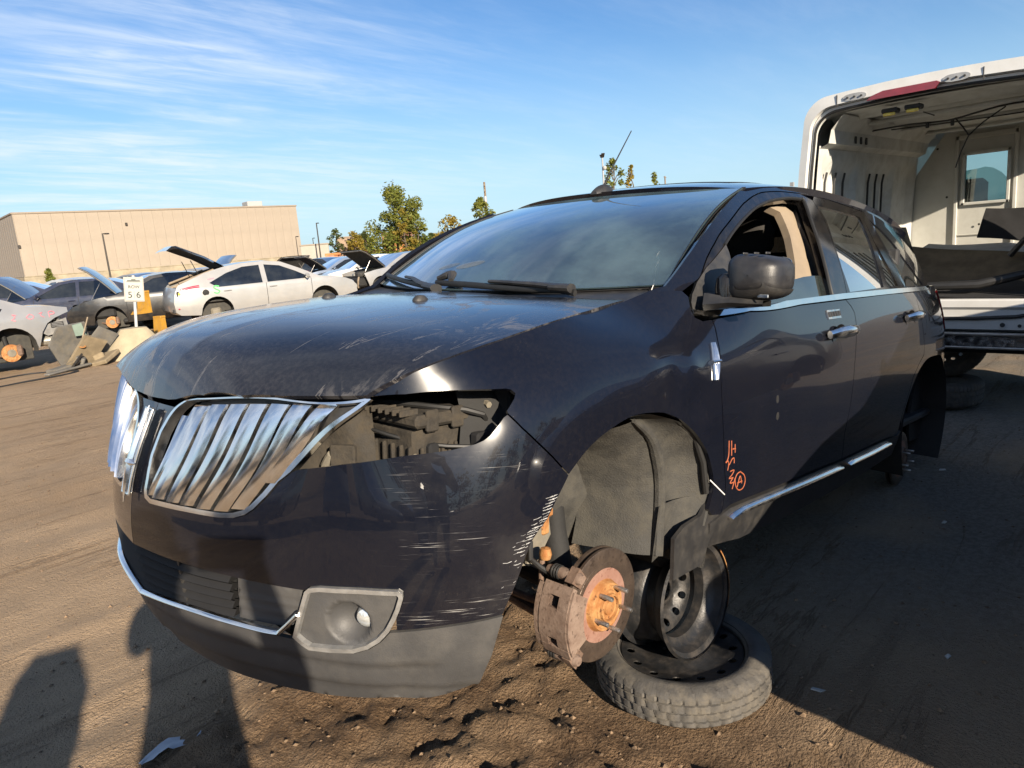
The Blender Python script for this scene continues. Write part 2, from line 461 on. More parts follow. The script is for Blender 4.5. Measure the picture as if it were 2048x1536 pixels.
M_CHROME = simple('chrome', (.84, .83, .81), .13, 1., .03, 9, dirt=.05, dirtc=(.30, .29, .26))
M_CHROME2 = simple('dull_chrome', (.62, .62, .62), .16, 1., .1, 12, dirt=.35, dirtc=(.24, .22, .19))
M_SATIN = simple('satin_silver_trim', (.46, .46, .45), .30, .75, .08, 12, dirt=.3, dirtc=(.26, .24, .21))
M_DARKP = simple('dark_grille_plastic', (.008, .008, .009), .85, 0, .2, 8)
M_PLAST = simple('grey_bumper_plastic', (.052, .052, .053), .52, 0, .15, 5, .12, 240, dirt=.4, dirtc=(.095, .088, .078))
M_SMUDGE = glass('dried_smudge', (.85, .87, .87), 1.3, .22, (.34, .36, .36), .2)
M_BLACKP = simple('black_plastic', (.022, .022, .023), .42, 0, .2, 8, .10, 300, dirt=.25, dirtc=(.10, .09, .075))
M_GLOSSB = simple('gloss_black_trim', (.006, .006, .007), .08, 0, .2, 8, dirt=.06)
M_LINER = simple('wheel_arch_liner', (.032, .031, .028), .75, 0, .2, 7, .35, 190, dirt=.6, dirtc=(.080, .074, .060))
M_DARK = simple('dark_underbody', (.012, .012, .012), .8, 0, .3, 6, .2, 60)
M_RUBBER = simple('weathered_rubber', (.066, .062, .057), .75, 0, .25, 9, .2, 160, dirt=.6, dirtc=(.155, .135, .105))
M_SEAL = simple('black_rubber_seal', (.014, .014, .014), .55, 0, .2, 20)
M_BLKSTEEL = simple('black_steel_wheel', (.020, .021, .023), .38, .2, .25, 9, .12, 120, dirt=.5, dirtc=(.075, .062, .05))
M_LIFTSTEEL = simple('lightened_steel_wheel', (.085, .085, .082), .6, .1, .2, 9, .12, 120, dirt=.5, dirtc=(.14, .125, .10))  # steel wheel colour lightened to make up for weak fill light under the van
M_STEEL = simple('bare_steel', (.42, .41, .39), .36, 1., .2, 18, dirt=.35, dirtc=(.22, .15, .09))
def make_rust(name, a, b, c, rough=.75, metal=.3):
    m = Mat(name, a, rough, metal); n1 = m.noise(22, 6, .65); n2 = m.noise(75, 5, .6)
    col = m.mix(m.ramp(n1, .35, .65), a, b); col = m.mix(m.ramp(n2, .56, .70), col, c); m.set('Base Color', col)
    m.bump(m.math('ADD', n2, n1), .35, .006); return m.m
M_RUST = make_rust('orange_rust', (.30, .12, .035), (.42, .23, .09), (.12, .05, .02))
M_RUSTD = make_rust('brown_rust', (.13, .085, .062), (.20, .135, .10), (.075, .045, .032))
M_CAST = make_rust('rusty_cast_iron', (.155, .105, .08), (.22, .16, .125), (.085, .055, .042), .8, .15)
M_DISC = make_rust('worn_disc_face', (.13, .10, .082), (.185, .14, .11), (.075, .055, .045), .42, .75)
M_DISCPINK = make_rust('rust_filmed_disc', (.30, .165, .125), (.34, .20, .155), (.22, .11, .08), .65, .4)
M_GLASS = glass('windscreen_glass', (.48, .58, .56), 1.52, .20, (.150, .235, .260), 3.4)  # dust film tinted teal: sky reflection put into its diffuse colour
M_PRIV = glass('privacy_glass', (.02, .022, .022), 1.62, .02, refl=3.2)
M_CLEAR = glass('side_glass', (.50, .62, .60), 1.5, .03)
M_BEIGE = simple('beige_interior_trim', (.235, .185, .13), .8, 0, .12, 6, .1, 200)
M_MIRR = simple('mirror_shell_plastic', (.020, .020, .022), .38, 0, .15, 8, .1, 300, dirt=.3, dirtc=(.075, .070, .064))
M_SEAT = simple('charcoal_seat_cloth', (.035, .032, .030), .85, 0, .15, 8, .2, 300)
M_CABIN = simple('dark_cabin_trim', (.020, .020, .021), .75, 0, .2, 8)
M_ORANGE = simple('orange_paint_marker', (.30, .080, .032), .6, 0, .2, 60)
M_SCUFF = simple('scuffed_primer', (.33, .33, .325), .7, 0, .3, 60)
M_WHITE = simple('white_marker', (.75, .74, .70), .6, 0, .1, 60)
M_ENGP = simple('dusty_engine_plastic', (.026, .022, .017), .8, 0, .3, 10, .3, 120, dirt=.6, dirtc=(.072, .058, .040))
M_DIRTM = simple('dusty_metal', (.17, .155, .125), .7, .2, .2, 10, .2, 80, dirt=.5, dirtc=(.20, .17, .12))
M_LENS = simple('lamp_glass', (.75, .78, .78), .06, .6, .1, 9)
M_REDLENS = simple('dark_red_lens', (.16, .008, .012), .12, 0, .2, 9, coat=1.)


# ---------------------------------------------------------------- body surfaces of the SUV (car frame, metres)
def ncs(x, y):
    """natural cubic spline through rows of y at knots x -> callable"""
    x = np.asarray(x, float); y = np.asarray(y, float); n = len(x); h = np.diff(x)
    A = np.zeros((n, n)); B = np.zeros((n,) + y.shape[1:]); A[0, 0] = A[-1, -1] = 1
    for i in range(1, n-1):
        A[i, i-1] = h[i-1]; A[i, i] = 2*(h[i-1]+h[i]); A[i, i+1] = h[i]
        B[i] = 6*((y[i+1]-y[i])/h[i] - (y[i]-y[i-1])/h[i-1])
    M = np.linalg.solve(A, B.reshape(n, -1)).reshape(B.shape)
    def f(t):
        t = np.asarray(t, float); i = np.clip(np.searchsorted(x, t)-1, 0, n-2)
        sh = t.shape + (1,)*(y.ndim-1)
        a = ((x[i+1]-t)).reshape(sh); b = ((t-x[i])).reshape(sh); H = h[i].reshape(sh)
        return (M[i]*a**3 + M[i+1]*b**3)/(6*H) + (y[i]/H - M[i]*H/6)*a + (y[i+1]/H - M[i+1]*H/6)*b
    return f
# body wall: stations round the car (front centre -> side -> tail), 8 rails from valance to shoulder, car frame metres
ST = [  # (X,Y,Z) for rails 0..7
 [(.835,0,.255),(.874,0,.345),(.888,0,.44),(.905,0,.555),(.899,0,.69),(.864,0,.81),(.826,0,.90),(.812,0,.935)],
 [(.805,.25,.255),(.843,.25,.345),(.857,.25,.44),(.870,.25,.555),(.864,.25,.69),(.838,.25,.81),(.815,.25,.905),(.803,.25,.955)],
 [(.722,.475,.255),(.758,.483,.345),(.775,.487,.44),(.786,.49,.555),(.782,.49,.69),(.766,.49,.81),(.752,.485,.915),(.745,.475,.978)],
 [(.615,.655,.26),(.648,.675,.35),(.666,.685,.445),(.678,.69,.56),(.678,.695,.69),(.668,.692,.81),(.660,.684,.92),(.652,.668,.992)],
 [(.485,.775,.265),(.520,.800,.36),(.542,.814,.45),(.555,.824,.565),(.558,.828,.69),(.544,.814,.82),(.528,.792,.928),(.518,.762,1.058)],
 [(.345,.862,.27),(.365,.888,.37),(.380,.905,.46),(.390,.916,.57),(.395,.920,.70),(.388,.912,.83),(.379,.884,.957),(.372,.795,1.094)],
 [(.100,.905,.33),(.100,.925,.42),(.100,.938,.50),(.100,.947,.60),(.100,.950,.72),(.100,.945,.86),(.100,.915,1.01),(.100,.785,1.138)],
 [(-.25,.905,.34),(-.25,.926,.43),(-.25,.940,.51),(-.25,.949,.61),(-.25,.952,.74),(-.25,.946,.89),(-.25,.912,1.03),(-.25,.74,1.180)],
 [(-.43,.903,.345),(-.43,.926,.435),(-.43,.940,.515),(-.43,.949,.615),(-.43,.952,.745),(-.43,.946,.895),(-.43,.914,1.035),(-.43,.772,1.215)],
 [(-.60,.900,.35),(-.60,.925,.44),(-.60,.940,.52),(-.60,.948,.62),(-.60,.951,.75),(-.60,.946,.90),(-.60,.920,1.03),(-.60,.838,1.190)],
 [(-1.1,.900,.35),(-1.1,.925,.44),(-1.1,.940,.52),(-1.1,.948,.62),(-1.1,.952,.75),(-1.1,.947,.91),(-1.1,.924,1.03),(-1.1,.884,1.165)],
 [(-1.7,.900,.35),(-1.7,.925,.44),(-1.7,.940,.52),(-1.7,.948,.62),(-1.7,.953,.75),(-1.7,.949,.91),(-1.7,.928,1.04),(-1.7,.890,1.18)],
 [(-2.3,.900,.35),(-2.3,.925,.44),(-2.3,.940,.52),(-2.3,.948,.62),(-2.3,.953,.75),(-2.3,.949,.92),(-2.3,.928,1.05),(-2.3,.890,1.195)],
 [(-2.85,.885,.33),(-2.85,.912,.42),(-2.85,.930,.51),(-2.85,.942,.62),(-2.85,.948,.76),(-2.85,.942,.91),(-2.85,.922,1.06),(-2.85,.880,1.205)],
 [(-3.25,.835,.31),(-3.26,.862,.40),(-3.27,.880,.50),(-3.27,.892,.62),(-3.27,.897,.76),(-3.26,.890,.91),(-3.24,.868,1.06),(-3.20,.825,1.21)],
 [(-3.52,.70,.31),(-3.54,.725,.40),(-3.55,.742,.50),(-3.56,.752,.62),(-3.56,.757,.76),(-3.54,.745,.91),(-3.50,.72,1.06),(-3.42,.69,1.21)],
 [(-3.67,.36,.31),(-3.69,.37,.40),(-3.70,.38,.50),(-3.71,.385,.62),(-3.71,.385,.76),(-3.68,.38,.91),(-3.63,.37,1.06),(-3.55,.35,1.21)],
 [(-3.69,0,.31),(-3.71,0,.40),(-3.72,0,.50),(-3.73,0,.62),(-3.73,0,.76),(-3.70,0,.91),(-3.65,0,1.06),(-3.57,0,1.21)],
]
ST = np.array(ST); _m = np.array([1, -1, 1])
_L = ST
_c = np.concatenate([[0], np.cumsum(np.linalg.norm(np.diff(_L[:, 4], axis=0), axis=1))]); 
SMAX = _c[-1]
_ws = ncs(_c, _L)
_vk = np.array([0, .09, .18, .29, .42, .56, .68, .82])
def _vinv():
    n = len(_vk); h = np.diff(_vk); A = np.eye(n)
    for i in range(1, n-1):
        A[i, i-1] = h[i-1]; A[i, i] = 2*(h[i-1]+h[i]); A[i, i+1] = h[i]
    return np.linalg.inv(A)
_VI = _vinv()
def wall(s, v):
    s = np.atleast_1d(np.asarray(s, float)); v = np.atleast_1d(np.asarray(v, float))
    y = np.transpose(_ws(s), (1, 0, 2)); x = _vk; n = len(x); h = np.diff(x); k = np.arange(len(s))
    B = np.zeros_like(y); B[1:-1] = 6*((y[2:]-y[1:-1])/h[1:, None, None] - (y[1:-1]-y[:-2])/h[:-1, None, None])
    M = np.einsum('ij,jkl->ikl', _VI, B)
    i = np.clip(np.searchsorted(x, v)-1, 0, n-2)
    H = h[i][:, None]; a = (x[i+1]-v)[:, None]; b = (v-x[i])[:, None]
    return (M[i, k]*a**3 + M[i+1, k]*b**3)/(6*H) + (y[i, k]/H - M[i, k]*H/6)*a + (y[i+1, k]/H - M[i+1, k]*H/6)*b
def _interp1(x, tab):
    tab = np.array(tab); return ncs(tab[:, 0], tab[:, 1])(np.asarray(x, float))
def side(x, z):                   # greenhouse: half width above the belt
    h = np.asarray(z, float)-1.15
    yb = _interp1(np.clip(x, -3.7, 0), [(-3.7, .70), (-3.3, .785), (-2.8, .858), (-2.2, .885), (-1.6, .888), (-1.0, .882), (-.6, .850), (-.35, .772), (0, .66)])
    y = yb - .33*h - .42*h*h
    return np.stack([np.asarray(x, float)*np.ones_like(y), y, np.asarray(z, float)*np.ones_like(y)], -1)
def side_in(x, z):                # inner trim line
    P = side(x, z); P[..., 1] -= .075; return P
def roof(x, y):
    zc = _interp1(x, [(-3.6, 1.50), (-3.2, 1.60), (-2.6, 1.678), (-2.0, 1.702), (-1.5, 1.684), (-1.05, 1.617), (-.6, 1.50)])
    y = np.asarray(y, float)
    return np.stack([np.asarray(x, float)*np.ones_like(zc*y), y*np.ones_like(zc), zc - .05*(np.abs(y)/.62)**2.6], -1)
CREASE = [(-.6, .42), (-.3, .36), (0, .26), (.2, .15), (.4, .11), (.7, .11), (.78, .10), (.845, .05)]
FL = .40
def hood(x, y):
    y = np.asarray(y, float); x = np.asarray(x, float); a = np.abs(y)
    zt = _interp1(x, [(-.6, 1.203), (-.3, 1.203), (0, 1.197), (.2, 1.183), (.4, 1.163), (.6, 1.134), (.70, 1.106), (.76, 1.075), (.80, 1.030), (.825, .975), (.845, .90)])
    ze = _interp1(x, [(-.6, 1.200), (-.25, 1.181), (.1, 1.139), (.35, 1.098), (.5, 1.062), (.60, 1.02), (.66, .985), (.72, .945), (.845, .86)])
    w = _interp1(x, [(-.6, .70), (-.25, .73), (.1, .785), (.35, .797), (.5, .780), (.60, .74), (.66, .70), (.845, .54)])
    c = _interp1(x, CREASE)
    z0 = zt-.12*c*c
    k = np.clip((a-c)/(w-c), 0, 1.3)
    m = np.clip((a-c+.015)/.03, 0, 1); m = m*m*(3-2*m)
    zo = z0+(ze-z0)*(FL*k+(1-FL)*k**2.5)
    z = (zt-.12*a*a)*(1-m)+zo*m
    return np.stack([x*np.ones_like(z), y*np.ones_like(z), z], -1)
def shield(y, w):                 # windscreen: w 0 at the cowl .. 1 at the header
    y = np.asarray(y, float); w = np.asarray(w, float)
    hw = .757 - .130*w
    q = np.abs(y)/hw
    x = -.30 + (-1.06+.30)*w - (.150 - .02*w)*q**2.2
    z = 1.205 + (1.602-1.205)*w + .050*np.sin(np.pi*np.clip(w, 0, 1)) + .022*(1-w)*q*q - .006*w*q*q
    return np.stack([x, y*np.ones_like(x), z], -1)
# outlines of the panels, in the parameters of the surface each lies on
UV = {
 'grille_outer': [[0.1263,0.7297],[0.1769,0.8185],[0.2319,0.8364],[0.5335,0.8248],[0.7631,0.7944],[0.7719,0.7858],[0.5685,0.5732],[0.5369,0.5459],[0.5056,0.5015],[0.4735,0.4629],[0.4491,0.4437],[0.4176,0.4316],[0.3705,0.426],[0.2651,0.4233],[0.107,0.4164],[0.0795,0.4258],[0.0722,0.445],[0.0728,0.4766],[0.066,0.5468],[0.0764,0.6196],[0.1015,0.6792]],
 'grille_inner': [[0.1617,0.7141],[0.1988,0.766],[0.239,0.7847],[0.5322,0.7907],[0.7315,0.7877],[0.5531,0.575],[0.5217,0.5425],[0.4911,0.5047],[0.4585,0.4701],[0.4366,0.4536],[0.4105,0.4446],[0.3708,0.4401],[0.2687,0.4382],[0.1214,0.4325],[0.1046,0.4402],[0.1012,0.462],[0.0979,0.5377],[0.1095,0.6126],[0.1328,0.6606]],
 'headlight': [[0.7721,0.7918],[0.847,0.7692],[0.9247,0.7539],[1.0143,0.7374],[1.0926,0.7216],[1.1043,0.7166],[1.1105,0.7087],[1.1043,0.7008],[1.0775,0.6813],[1.0793,0.6737],[1.0683,0.6699],[1.0307,0.6397],[1.0149,0.6315],[0.9964,0.6267],[0.9417,0.6204],[0.8346,0.6167],[0.6951,0.6002],[0.5859,0.5809]],
 'lower_grille_top': [[0,0.29],[0.2693,0.2942],[0.4042,0.2923],[0.5989,0.2875]],
 'chrome_line': [[0,0.165],[0.2342,0.1831],[0.3822,0.1835],[0.5081,0.1802],[0.5348,0.1881],[0.5517,0.198],[0.5979,0.2771]],
 'insert_left': [[0.4042,0.2923],[0.3822,0.1835]],
 'fog_outer': [[0.6055,0.2756],[0.6107,0.2887],[0.6217,0.2977],[0.6472,0.3022],[0.7424,0.3034],[0.8267,0.2997],[0.836,0.2925],[0.8366,0.282],[0.8276,0.2555],[0.816,0.2312],[0.8004,0.2051],[0.7777,0.182],[0.7492,0.1643],[0.7136,0.153],[0.6592,0.1502],[0.6024,0.1499],[0.5841,0.1597],[0.564,0.1752]],
 'fog_inner': [[0.6329,0.2805],[0.6459,0.2851],[0.7299,0.2859],[0.813,0.2813],[0.8061,0.2582],[0.7889,0.2242],[0.7671,0.1988],[0.7293,0.1733],[0.6925,0.1663],[0.642,0.1619],[0.6005,0.1619],[0.5844,0.1842]],
 'bumper_low_seam': [[0.8158,0.2038],[0.8784,0.2073],[0.9329,0.211],[0.9938,0.2134],[1.0533,0.2158]],
 'bumper_arch': [[1.0533,0.2158],[1.0692,0.2508],[1.0865,0.2845],[1.1057,0.3312],[1.127,0.3742],[1.1476,0.3963],[1.1704,0.4158],[1.2031,0.4659],[1.237,0.5116]],
 'bumper_fender_seam': [[1.237,0.5116],[1.188,0.5635],[1.1459,0.6028],[1.1103,0.6378],[1.0793,0.6737]],
 'valance_rear': [[1.0533,0.2158],[1.0243,0.1131],[0.986,0.0286]],
 'valance_bottom': [[0.986,0.0286],[0.95,0.0121],[0.9114,0.0006],[0.837,-0.0058]],
 'fender_arch': [[1.237,0.5116],[1.2681,0.5333],[1.3013,0.5507],[1.3441,0.5637],[1.391,0.5714],[1.4375,0.5768],[1.4854,0.5795],[1.5344,0.5766],[1.5852,0.5695],[1.6306,0.5613],[1.6725,0.549],[1.721,0.5291],[1.7632,0.5047],[1.8015,0.4777],[1.839,0.443],[1.87,0.4083],[1.8948,0.366],[1.9176,0.3106],[1.9155,0.2697],[1.901,0.2217]],
 'door_seam': [[1.9916,0.1744],[2.001,0.2704],[1.9754,0.3716],[1.9616,0.4789],[1.954,0.5626],[1.9567,0.6271],[1.9836,0.6756],[1.9949,0.6998],[2.0139,0.7303],[2.0219,0.7513]],
 'fender_cowl': [[2.0219,0.7513],[1.9712,0.7457],[1.9466,0.7536],[1.9491,0.7673],[1.9664,0.786],[1.9794,0.8006],[1.9581,0.8298],[1.9331,0.8282]],
 'hood_cut': [[1.7441,0.8228],[1.558,0.8252],[1.3455,0.8235],[1.2398,0.8234],[1.1427,0.822],[1.0506,0.82],[0.9682,0.8181],[0.8991,0.8197],[0.8387,0.8222],[0.7927,0.8191],[0.76,0.8028]],
 'door_top': [[2.0219,0.7513],[2.2405,0.787],[2.6413,0.8014],[3.0932,0.8019]],
 'door2_seam': [[3.0932,0.8019],[3.1356,0.7726],[3.158,0.7443],[3.1495,0.6892],[3.1123,0.617],[3.0814,0.543],[3.0577,0.4012],[3.024,0.2819],[3.0402,0.1568]],
 'door_bottom': [[3.0402,0.1568],[2.7012,0.1697],[2.3701,0.1761],[2.1901,0.1854],[2.0516,0.1939],[2.0046,0.1855]],
 'rdoor_top': [[3.1052,0.8035],[3.5256,0.8037],[4.1064,0.7998]],
 'rdoor_seam': [[4.1064,0.7998],[4.0662,0.7534],[4.0785,0.6974],[4.0968,0.6252],[4.1111,0.554],[4.1033,0.5124],[4.0179,0.4758],[3.9303,0.4244],[3.8692,0.327],[3.822,0.247],[3.809,0.1928],[3.8032,0.141]],
 'rdoor_bottom': [[3.8032,0.141],[3.3965,0.1524],[3.0582,0.1554]],
 'rear_arch': [[3.8272,0.1899],[3.8564,0.2613],[3.9156,0.3545],[3.9971,0.4287],[4.1106,0.4733],[4.2064,0.49],[4.3159,0.4924]],
 'strip1': [[2.0457,0.1489],[2.0592,0.1682],[2.1058,0.1717],[2.4361,0.1555],[3.0278,0.1293],[3.0602,0.1071],[2.4531,0.1205],[2.1139,0.1311]],
 'strip2': [[3.1044,0.1274],[3.4212,0.1171],[3.6629,0.1195],[3.7087,0.1025],[3.4372,0.0976],[3.1384,0.1046]],
 'belt_upper': [[1.9521,0.7696],[2.0299,0.7677],[2.1321,0.787],[2.5174,0.822],[3.0826,0.8275],[3.613,0.825],[4.2974,0.8212]],
 'belt_lower': [[1.9467,0.7604],[2.0147,0.7533],[2.2415,0.7886],[2.6424,0.8032],[3.0838,0.8044],[3.597,0.8033],[4.3459,0.8007]],
 'marks': [[2.0197,0.4181],[2.0276,0.3493],[2.0716,0.2351],[2.0829,0.2809],[1.9691,0.6882],[1.8911,0.6139],[1.9886,0.6877],[1.9157,0.6154],[2.9216,0.7492],[2.9221,0.6779],[3.8753,0.6854],[2.344,0.4981],[2.3495,0.4449],[1.6645,0.6827],[1.7131,0.6513],[1.6519,0.734],[1.9601,0.2998],[1.999,0.2481],[0.9723,0.6155],[1.1087,0.4187],[0.9047,0.3322]],
 'window_front': [[-0.7405,1.3558],[-0.8166,1.3961],[-0.918,1.44],[-1.0068,1.4728],[-1.0982,1.5035],[-1.21,1.5333],[-1.329,1.5569],[-1.5081,1.5801],[-1.6348,1.5863],[-1.6655,1.5821],[-1.6037,1.4792],[-1.5356,1.3316],[-1.4966,1.2295],[-1.4859,1.1794],[-1.0334,1.1629],[-0.6664,1.1462],[-0.6965,1.2151],[-0.7109,1.246],[-0.7281,1.2922]],
 'frame_outer': [[-0.5076,1.1776],[-0.5252,1.2084],[-0.5554,1.2458],[-0.6197,1.3117],[-0.6919,1.3626],[-0.7742,1.4097],[-0.9845,1.5009],[-1.0654,1.5297],[-1.1511,1.5562],[-1.2255,1.5746],[-1.2992,1.5873],[-1.4665,1.6045],[-1.6742,1.6144],[-1.835,1.6171],[-2.001,1.6146],[-2.2925,1.598],[-2.4692,1.5876]],
 'sail': [[-0.4835,1.1472],[-0.4848,1.1687],[-0.4974,1.1931],[-0.5327,1.2317],[-0.5915,1.2761],[-0.7405,1.3558],[-0.7392,1.3256],[-0.7263,1.2806],[-0.6965,1.2151],[-0.6664,1.1462],[-0.5664,1.1391]],
 'door2_line': [[-1.7847,1.5942],[-1.7781,1.5479],[-1.7769,1.5027],[-1.7219,1.3897],[-1.6866,1.2818],[-1.6503,1.177]],
 'window_rear': [[-1.7938,1.5719],[-2.078,1.5671],[-2.336,1.555],[-2.2949,1.4844],[-2.2657,1.4139],[-2.2018,1.299],[-2.1692,1.2022],[-1.9214,1.193],[-1.6922,1.1848],[-1.6959,1.2904],[-1.7338,1.3988],[-1.7963,1.5039]],
 'window_vent': [[-2.3728,1.5498],[-2.3383,1.4241],[-2.3677,1.3134],[-2.417,1.2076],[-2.2263,1.2041],[-2.2575,1.2997],[-2.3157,1.4108],[-2.3367,1.4816]],
 'window_quarter': [[-2.4755,1.5512],[-2.5892,1.5025],[-2.6946,1.4381],[-2.792,1.3417],[-3.0577,1.2119],[-2.5615,1.2067],[-2.5065,1.3156],[-2.4896,1.4223]],
 'screen_edge': [[-0.4131,1.2259],[-0.5282,1.3118],[-0.6151,1.3716],[-0.7254,1.4329],[-0.8336,1.4846],[-0.952,1.5318],[-1.0737,1.5748]],
 'marks_side': [[-0.4188,1.2213],[-3.727,1.1924],[-2.4692,1.5876]],
 'hood_front': [[0.6487,0.7029],[0.672,0.659],[0.6998,0.605],[0.7459,0.5165],[0.789,0.4145],[0.8196,0.2683],[0.8258,0.2186],[0.8303,0.1834],[0.8334,0.1533],[0.8359,0.1112]],
 'hood_edge': [[-0.2523,0.7299],[-0.0371,0.7665],[0.1455,0.7815],[0.2461,0.7889],[0.3359,0.7929],[0.412,0.789],[0.4776,0.7783],[0.5335,0.7598],[0.5841,0.7371],[0.6217,0.7162]],
 'hood_rear': [[-0.1712,0.5673],[-0.1869,0.3897],[-0.135,-0.059]],
 'hmarks': [[0.1398,0.2609],[0.1467,-0.2243],[0.8238,0.0675],[0.8059,0.0733],[0.7744,0.0958],[0.7274,0.1046],[0.6689,0.0983],[0.5767,0.1102],[0.4823,0.0864],[0.3401,0.073],[0.2041,0.0546]],
 'door3_line': [[-2.4692,1.5876],[-2.4597,1.5397],[-2.4531,1.4772],[-2.4706,1.3504],[-2.5046,1.2096]],
 'glass_low': [[-1.4891,1.1834],[-1.4989,1.2658],[-1.4112,1.2652],[-1.3239,1.2608],[-1.231,1.2508],[-1.1265,1.2322],[-1.0228,1.2075],[-0.9259,1.1841],[-0.8382,1.1619],[-1.0334,1.1629]],
 'beige': [[-1.4406,1.542],[-1.6032,1.5608],[-1.6633,1.5339],[-1.6327,1.4611],[-1.5557,1.3338],[-1.5419,1.2564],[-1.4999,1.1743],[-1.308,1.1675],[-1.3532,1.2397],[-1.4126,1.3063],[-1.4899,1.4242],[-1.5089,1.476],[-1.5203,1.5262]],
 'handle_front': [[2.8025,0.6726],[3.0789,0.6756]],
 'handle_rear': [[3.7791,0.6839],[4.0113,0.6893]],
 'keypad': [[2.8667,0.7504],[2.9945,0.749]],
 'emblem': [[1.9557,0.6863],[1.9206,0.6111]],
 'rocker_low': [[2.0174,0.1037],[2.2493,0.0518],[2.5549,0.0407],[3.1441,0.0269],[3.5099,0.0271],[3.7452,0.0472]],
 'slat_top': [[0.1562,0.6917],[0.2231,0.774],[0.3013,0.7809],[0.3789,0.7781],[0.4486,0.7773],[0.5196,0.7824],[0.5889,0.7942],[0.664,0.7992]],
 'slat_bot': [[0.122,0.4408],[0.154,0.4374],[0.2174,0.4398],[0.272,0.4414],[0.33,0.4416],[0.386,0.4449],[0.4377,0.4577],[0.5163,0.5391]],
 'stroke_a': [[2.0028,0.4228],[2.0044,0.3749],[1.9904,0.3558]],
 'stroke_b': [[2.0195,0.4197],[2.0246,0.3722]],
 'stroke_c': [[2.0444,0.4042],[2.0475,0.377]],
 'stroke_d': [[2.029,0.3917],[2.0494,0.3892]],
 'stroke_e': [[1.9868,0.3582],[2.003,0.3594],[2.0082,0.3455],[2.004,0.3286]],
 'stroke_f': [[2.0116,0.3447],[2.0205,0.3524],[2.0294,0.3601],[2.0428,0.3604],[2.0452,0.3438]],
 'stroke_g': [[2.0217,0.3212],[2.0488,0.3199],[2.0374,0.3074],[2.0189,0.2984],[2.0462,0.2951]],
 'stroke_h': [[2.0462,0.2951],[2.0287,0.2805],[2.0563,0.277]],
 'stroke_i': [[2.0607,0.2898],[2.0472,0.2545]],
 'stroke_j': [[2.0925,0.3047],[2.1239,0.2852],[2.1356,0.2608],[2.126,0.2392],[2.0986,0.2371],[2.0743,0.2545],[2.062,0.2825],[2.0724,0.3008],[2.0961,0.3039]],
 'stroke_k': [[2.0815,0.2526],[2.0953,0.2884],[2.1112,0.2595]],
 'stroke_l': [[2.0785,0.2678],[2.1134,0.2662]],
 'stroke_m': [[1.8941,0.3243],[1.943,0.2892],[1.999,0.2481],[2.0075,0.2704],[2.007,0.3097]],
 'chip_a': [[1.3165,0.7698],[1.3937,0.7632],[1.4778,0.7568],[1.5966,0.7388],[1.6539,0.7351]],
 'wiper': [[-0.174,0.0269],[0.0506,0.0103],[0.2838,-0.0243],[0.4359,-0.0527],[0.5061,-0.0859]],
 'frit_hole': [[-0.8258,0.0374],[-0.6696,0.1028],[-0.143,0.038],[0.1365,0.0291],[0.5061,0.014],[0.601,0.0215],[0.657,0.0698],[0.662,0.2227],[0.631,0.5228],[0.5947,0.7547],[0.5325,0.8297],[0.3005,0.9236],[0.0331,0.9363],[-0.2098,0.8799]],
 'crack': [[0.6404,0.215],[0.6453,0.1809],[0.6633,0.1561],[0.6717,0.1141],[0.7024,0.0296],[0.7274,-0.055]],
}


# ================================================================= ground
def _hash(ix, iy, seed):
    h = (ix.astype(np.int64)*374761393+iy.astype(np.int64)*668265263+seed*1442695041) & 0x7fffffff
    h = (h ^ (h >> 13))*1274126177 & 0x7fffffff
    return ((h ^ (h >> 16)) & 0xffff)/65535.0
def vnoise(x, y, seed=0):
    ix = np.floor(x); iy = np.floor(y); fx = x-ix; fy = y-iy; fx = fx*fx*(3-2*fx); fy = fy*fy*(3-2*fy)
    a = _hash(ix, iy, seed); b = _hash(ix+1, iy, seed); c = _hash(ix, iy+1, seed); d = _hash(ix+1, iy+1, seed)
    return (a*(1-fx)+b*fx)*(1-fy)+(c*(1-fx)+d*fx)*fy
def fbm(x, y, seed=0, o=4, g=.5):
    s = 0; a = 1; t = 0
    for i in range(o): s = s+a*vnoise(x*2**i, y*2**i, seed+i*17); t += a; a *= g
    return s/t
def churn(x, y):      # where the soil has been churned by tyres, damp and clotted: along the nose of the SUV
    d = np.sqrt(((x-.35)/1.25)**2+((y-.55)/1.05)**2)+(fbm(x*1.3, y*1.3, 5, 3)-.5)*.9
    return np.clip((1.25-d)/.55, 0, 1)
def ground_z(x, y):
    x = np.asarray(x, float); y = np.asarray(y, float); r = np.hypot(x, y)
    fade = np.clip((26-r)/18, 0, 1)
    z = (fbm(x*.5, y*.5, 1, 3)-.5)*.05*fade
    ruts = fbm(x*.45+3, y*6.0+1.5*fbm(x*.3, y*.3, 9, 2), 2, 3)-.5
    z += np.sign(ruts)*np.abs(ruts)**1.1*.045*fade*np.clip((1.2-y)/1.5, .15, 1)
    c = churn(x, y)
    lug = np.abs(np.sin((x*1.0+y*.35)*2*math.pi/.085+6*fbm(x*2, y*2, 12, 2)))
    lm = np.clip((fbm(x*.9+y*1.7, y*1.1-x*.6, 14, 2)-.48)*8, 0, 1)
    z += c*((fbm(x*9, y*9, 3, 4, .6)-.5)*.080+(fbm(x*28, y*28, 7, 2)-.5)*.022+lm*(lug-.5)*.038)
    z += (fbm(x*14, y*14, 4, 3)-.5)*.010*np.clip((9-r)/7, 0, 1)
    # keep it level where things stand
    for (cx, cy, rr) in ((-.52, .80, .34), (-4.75, .55, .5), (-2.8, .8, .2)):
        k = np.clip((np.hypot(x-cx, y-cy)-rr)/.12, 0, 1); z = z*k-.004*(1-k)
    return z-.012*np.clip((14-r)/10, 0, 1)
N = 640; _u = np.linspace(-1, 1, N); A_ = .72; B_ = math.asinh(4200/A_)
gx = .15+A_*np.sinh(B_*_u); gy = .45+A_*np.sinh(B_*_u)
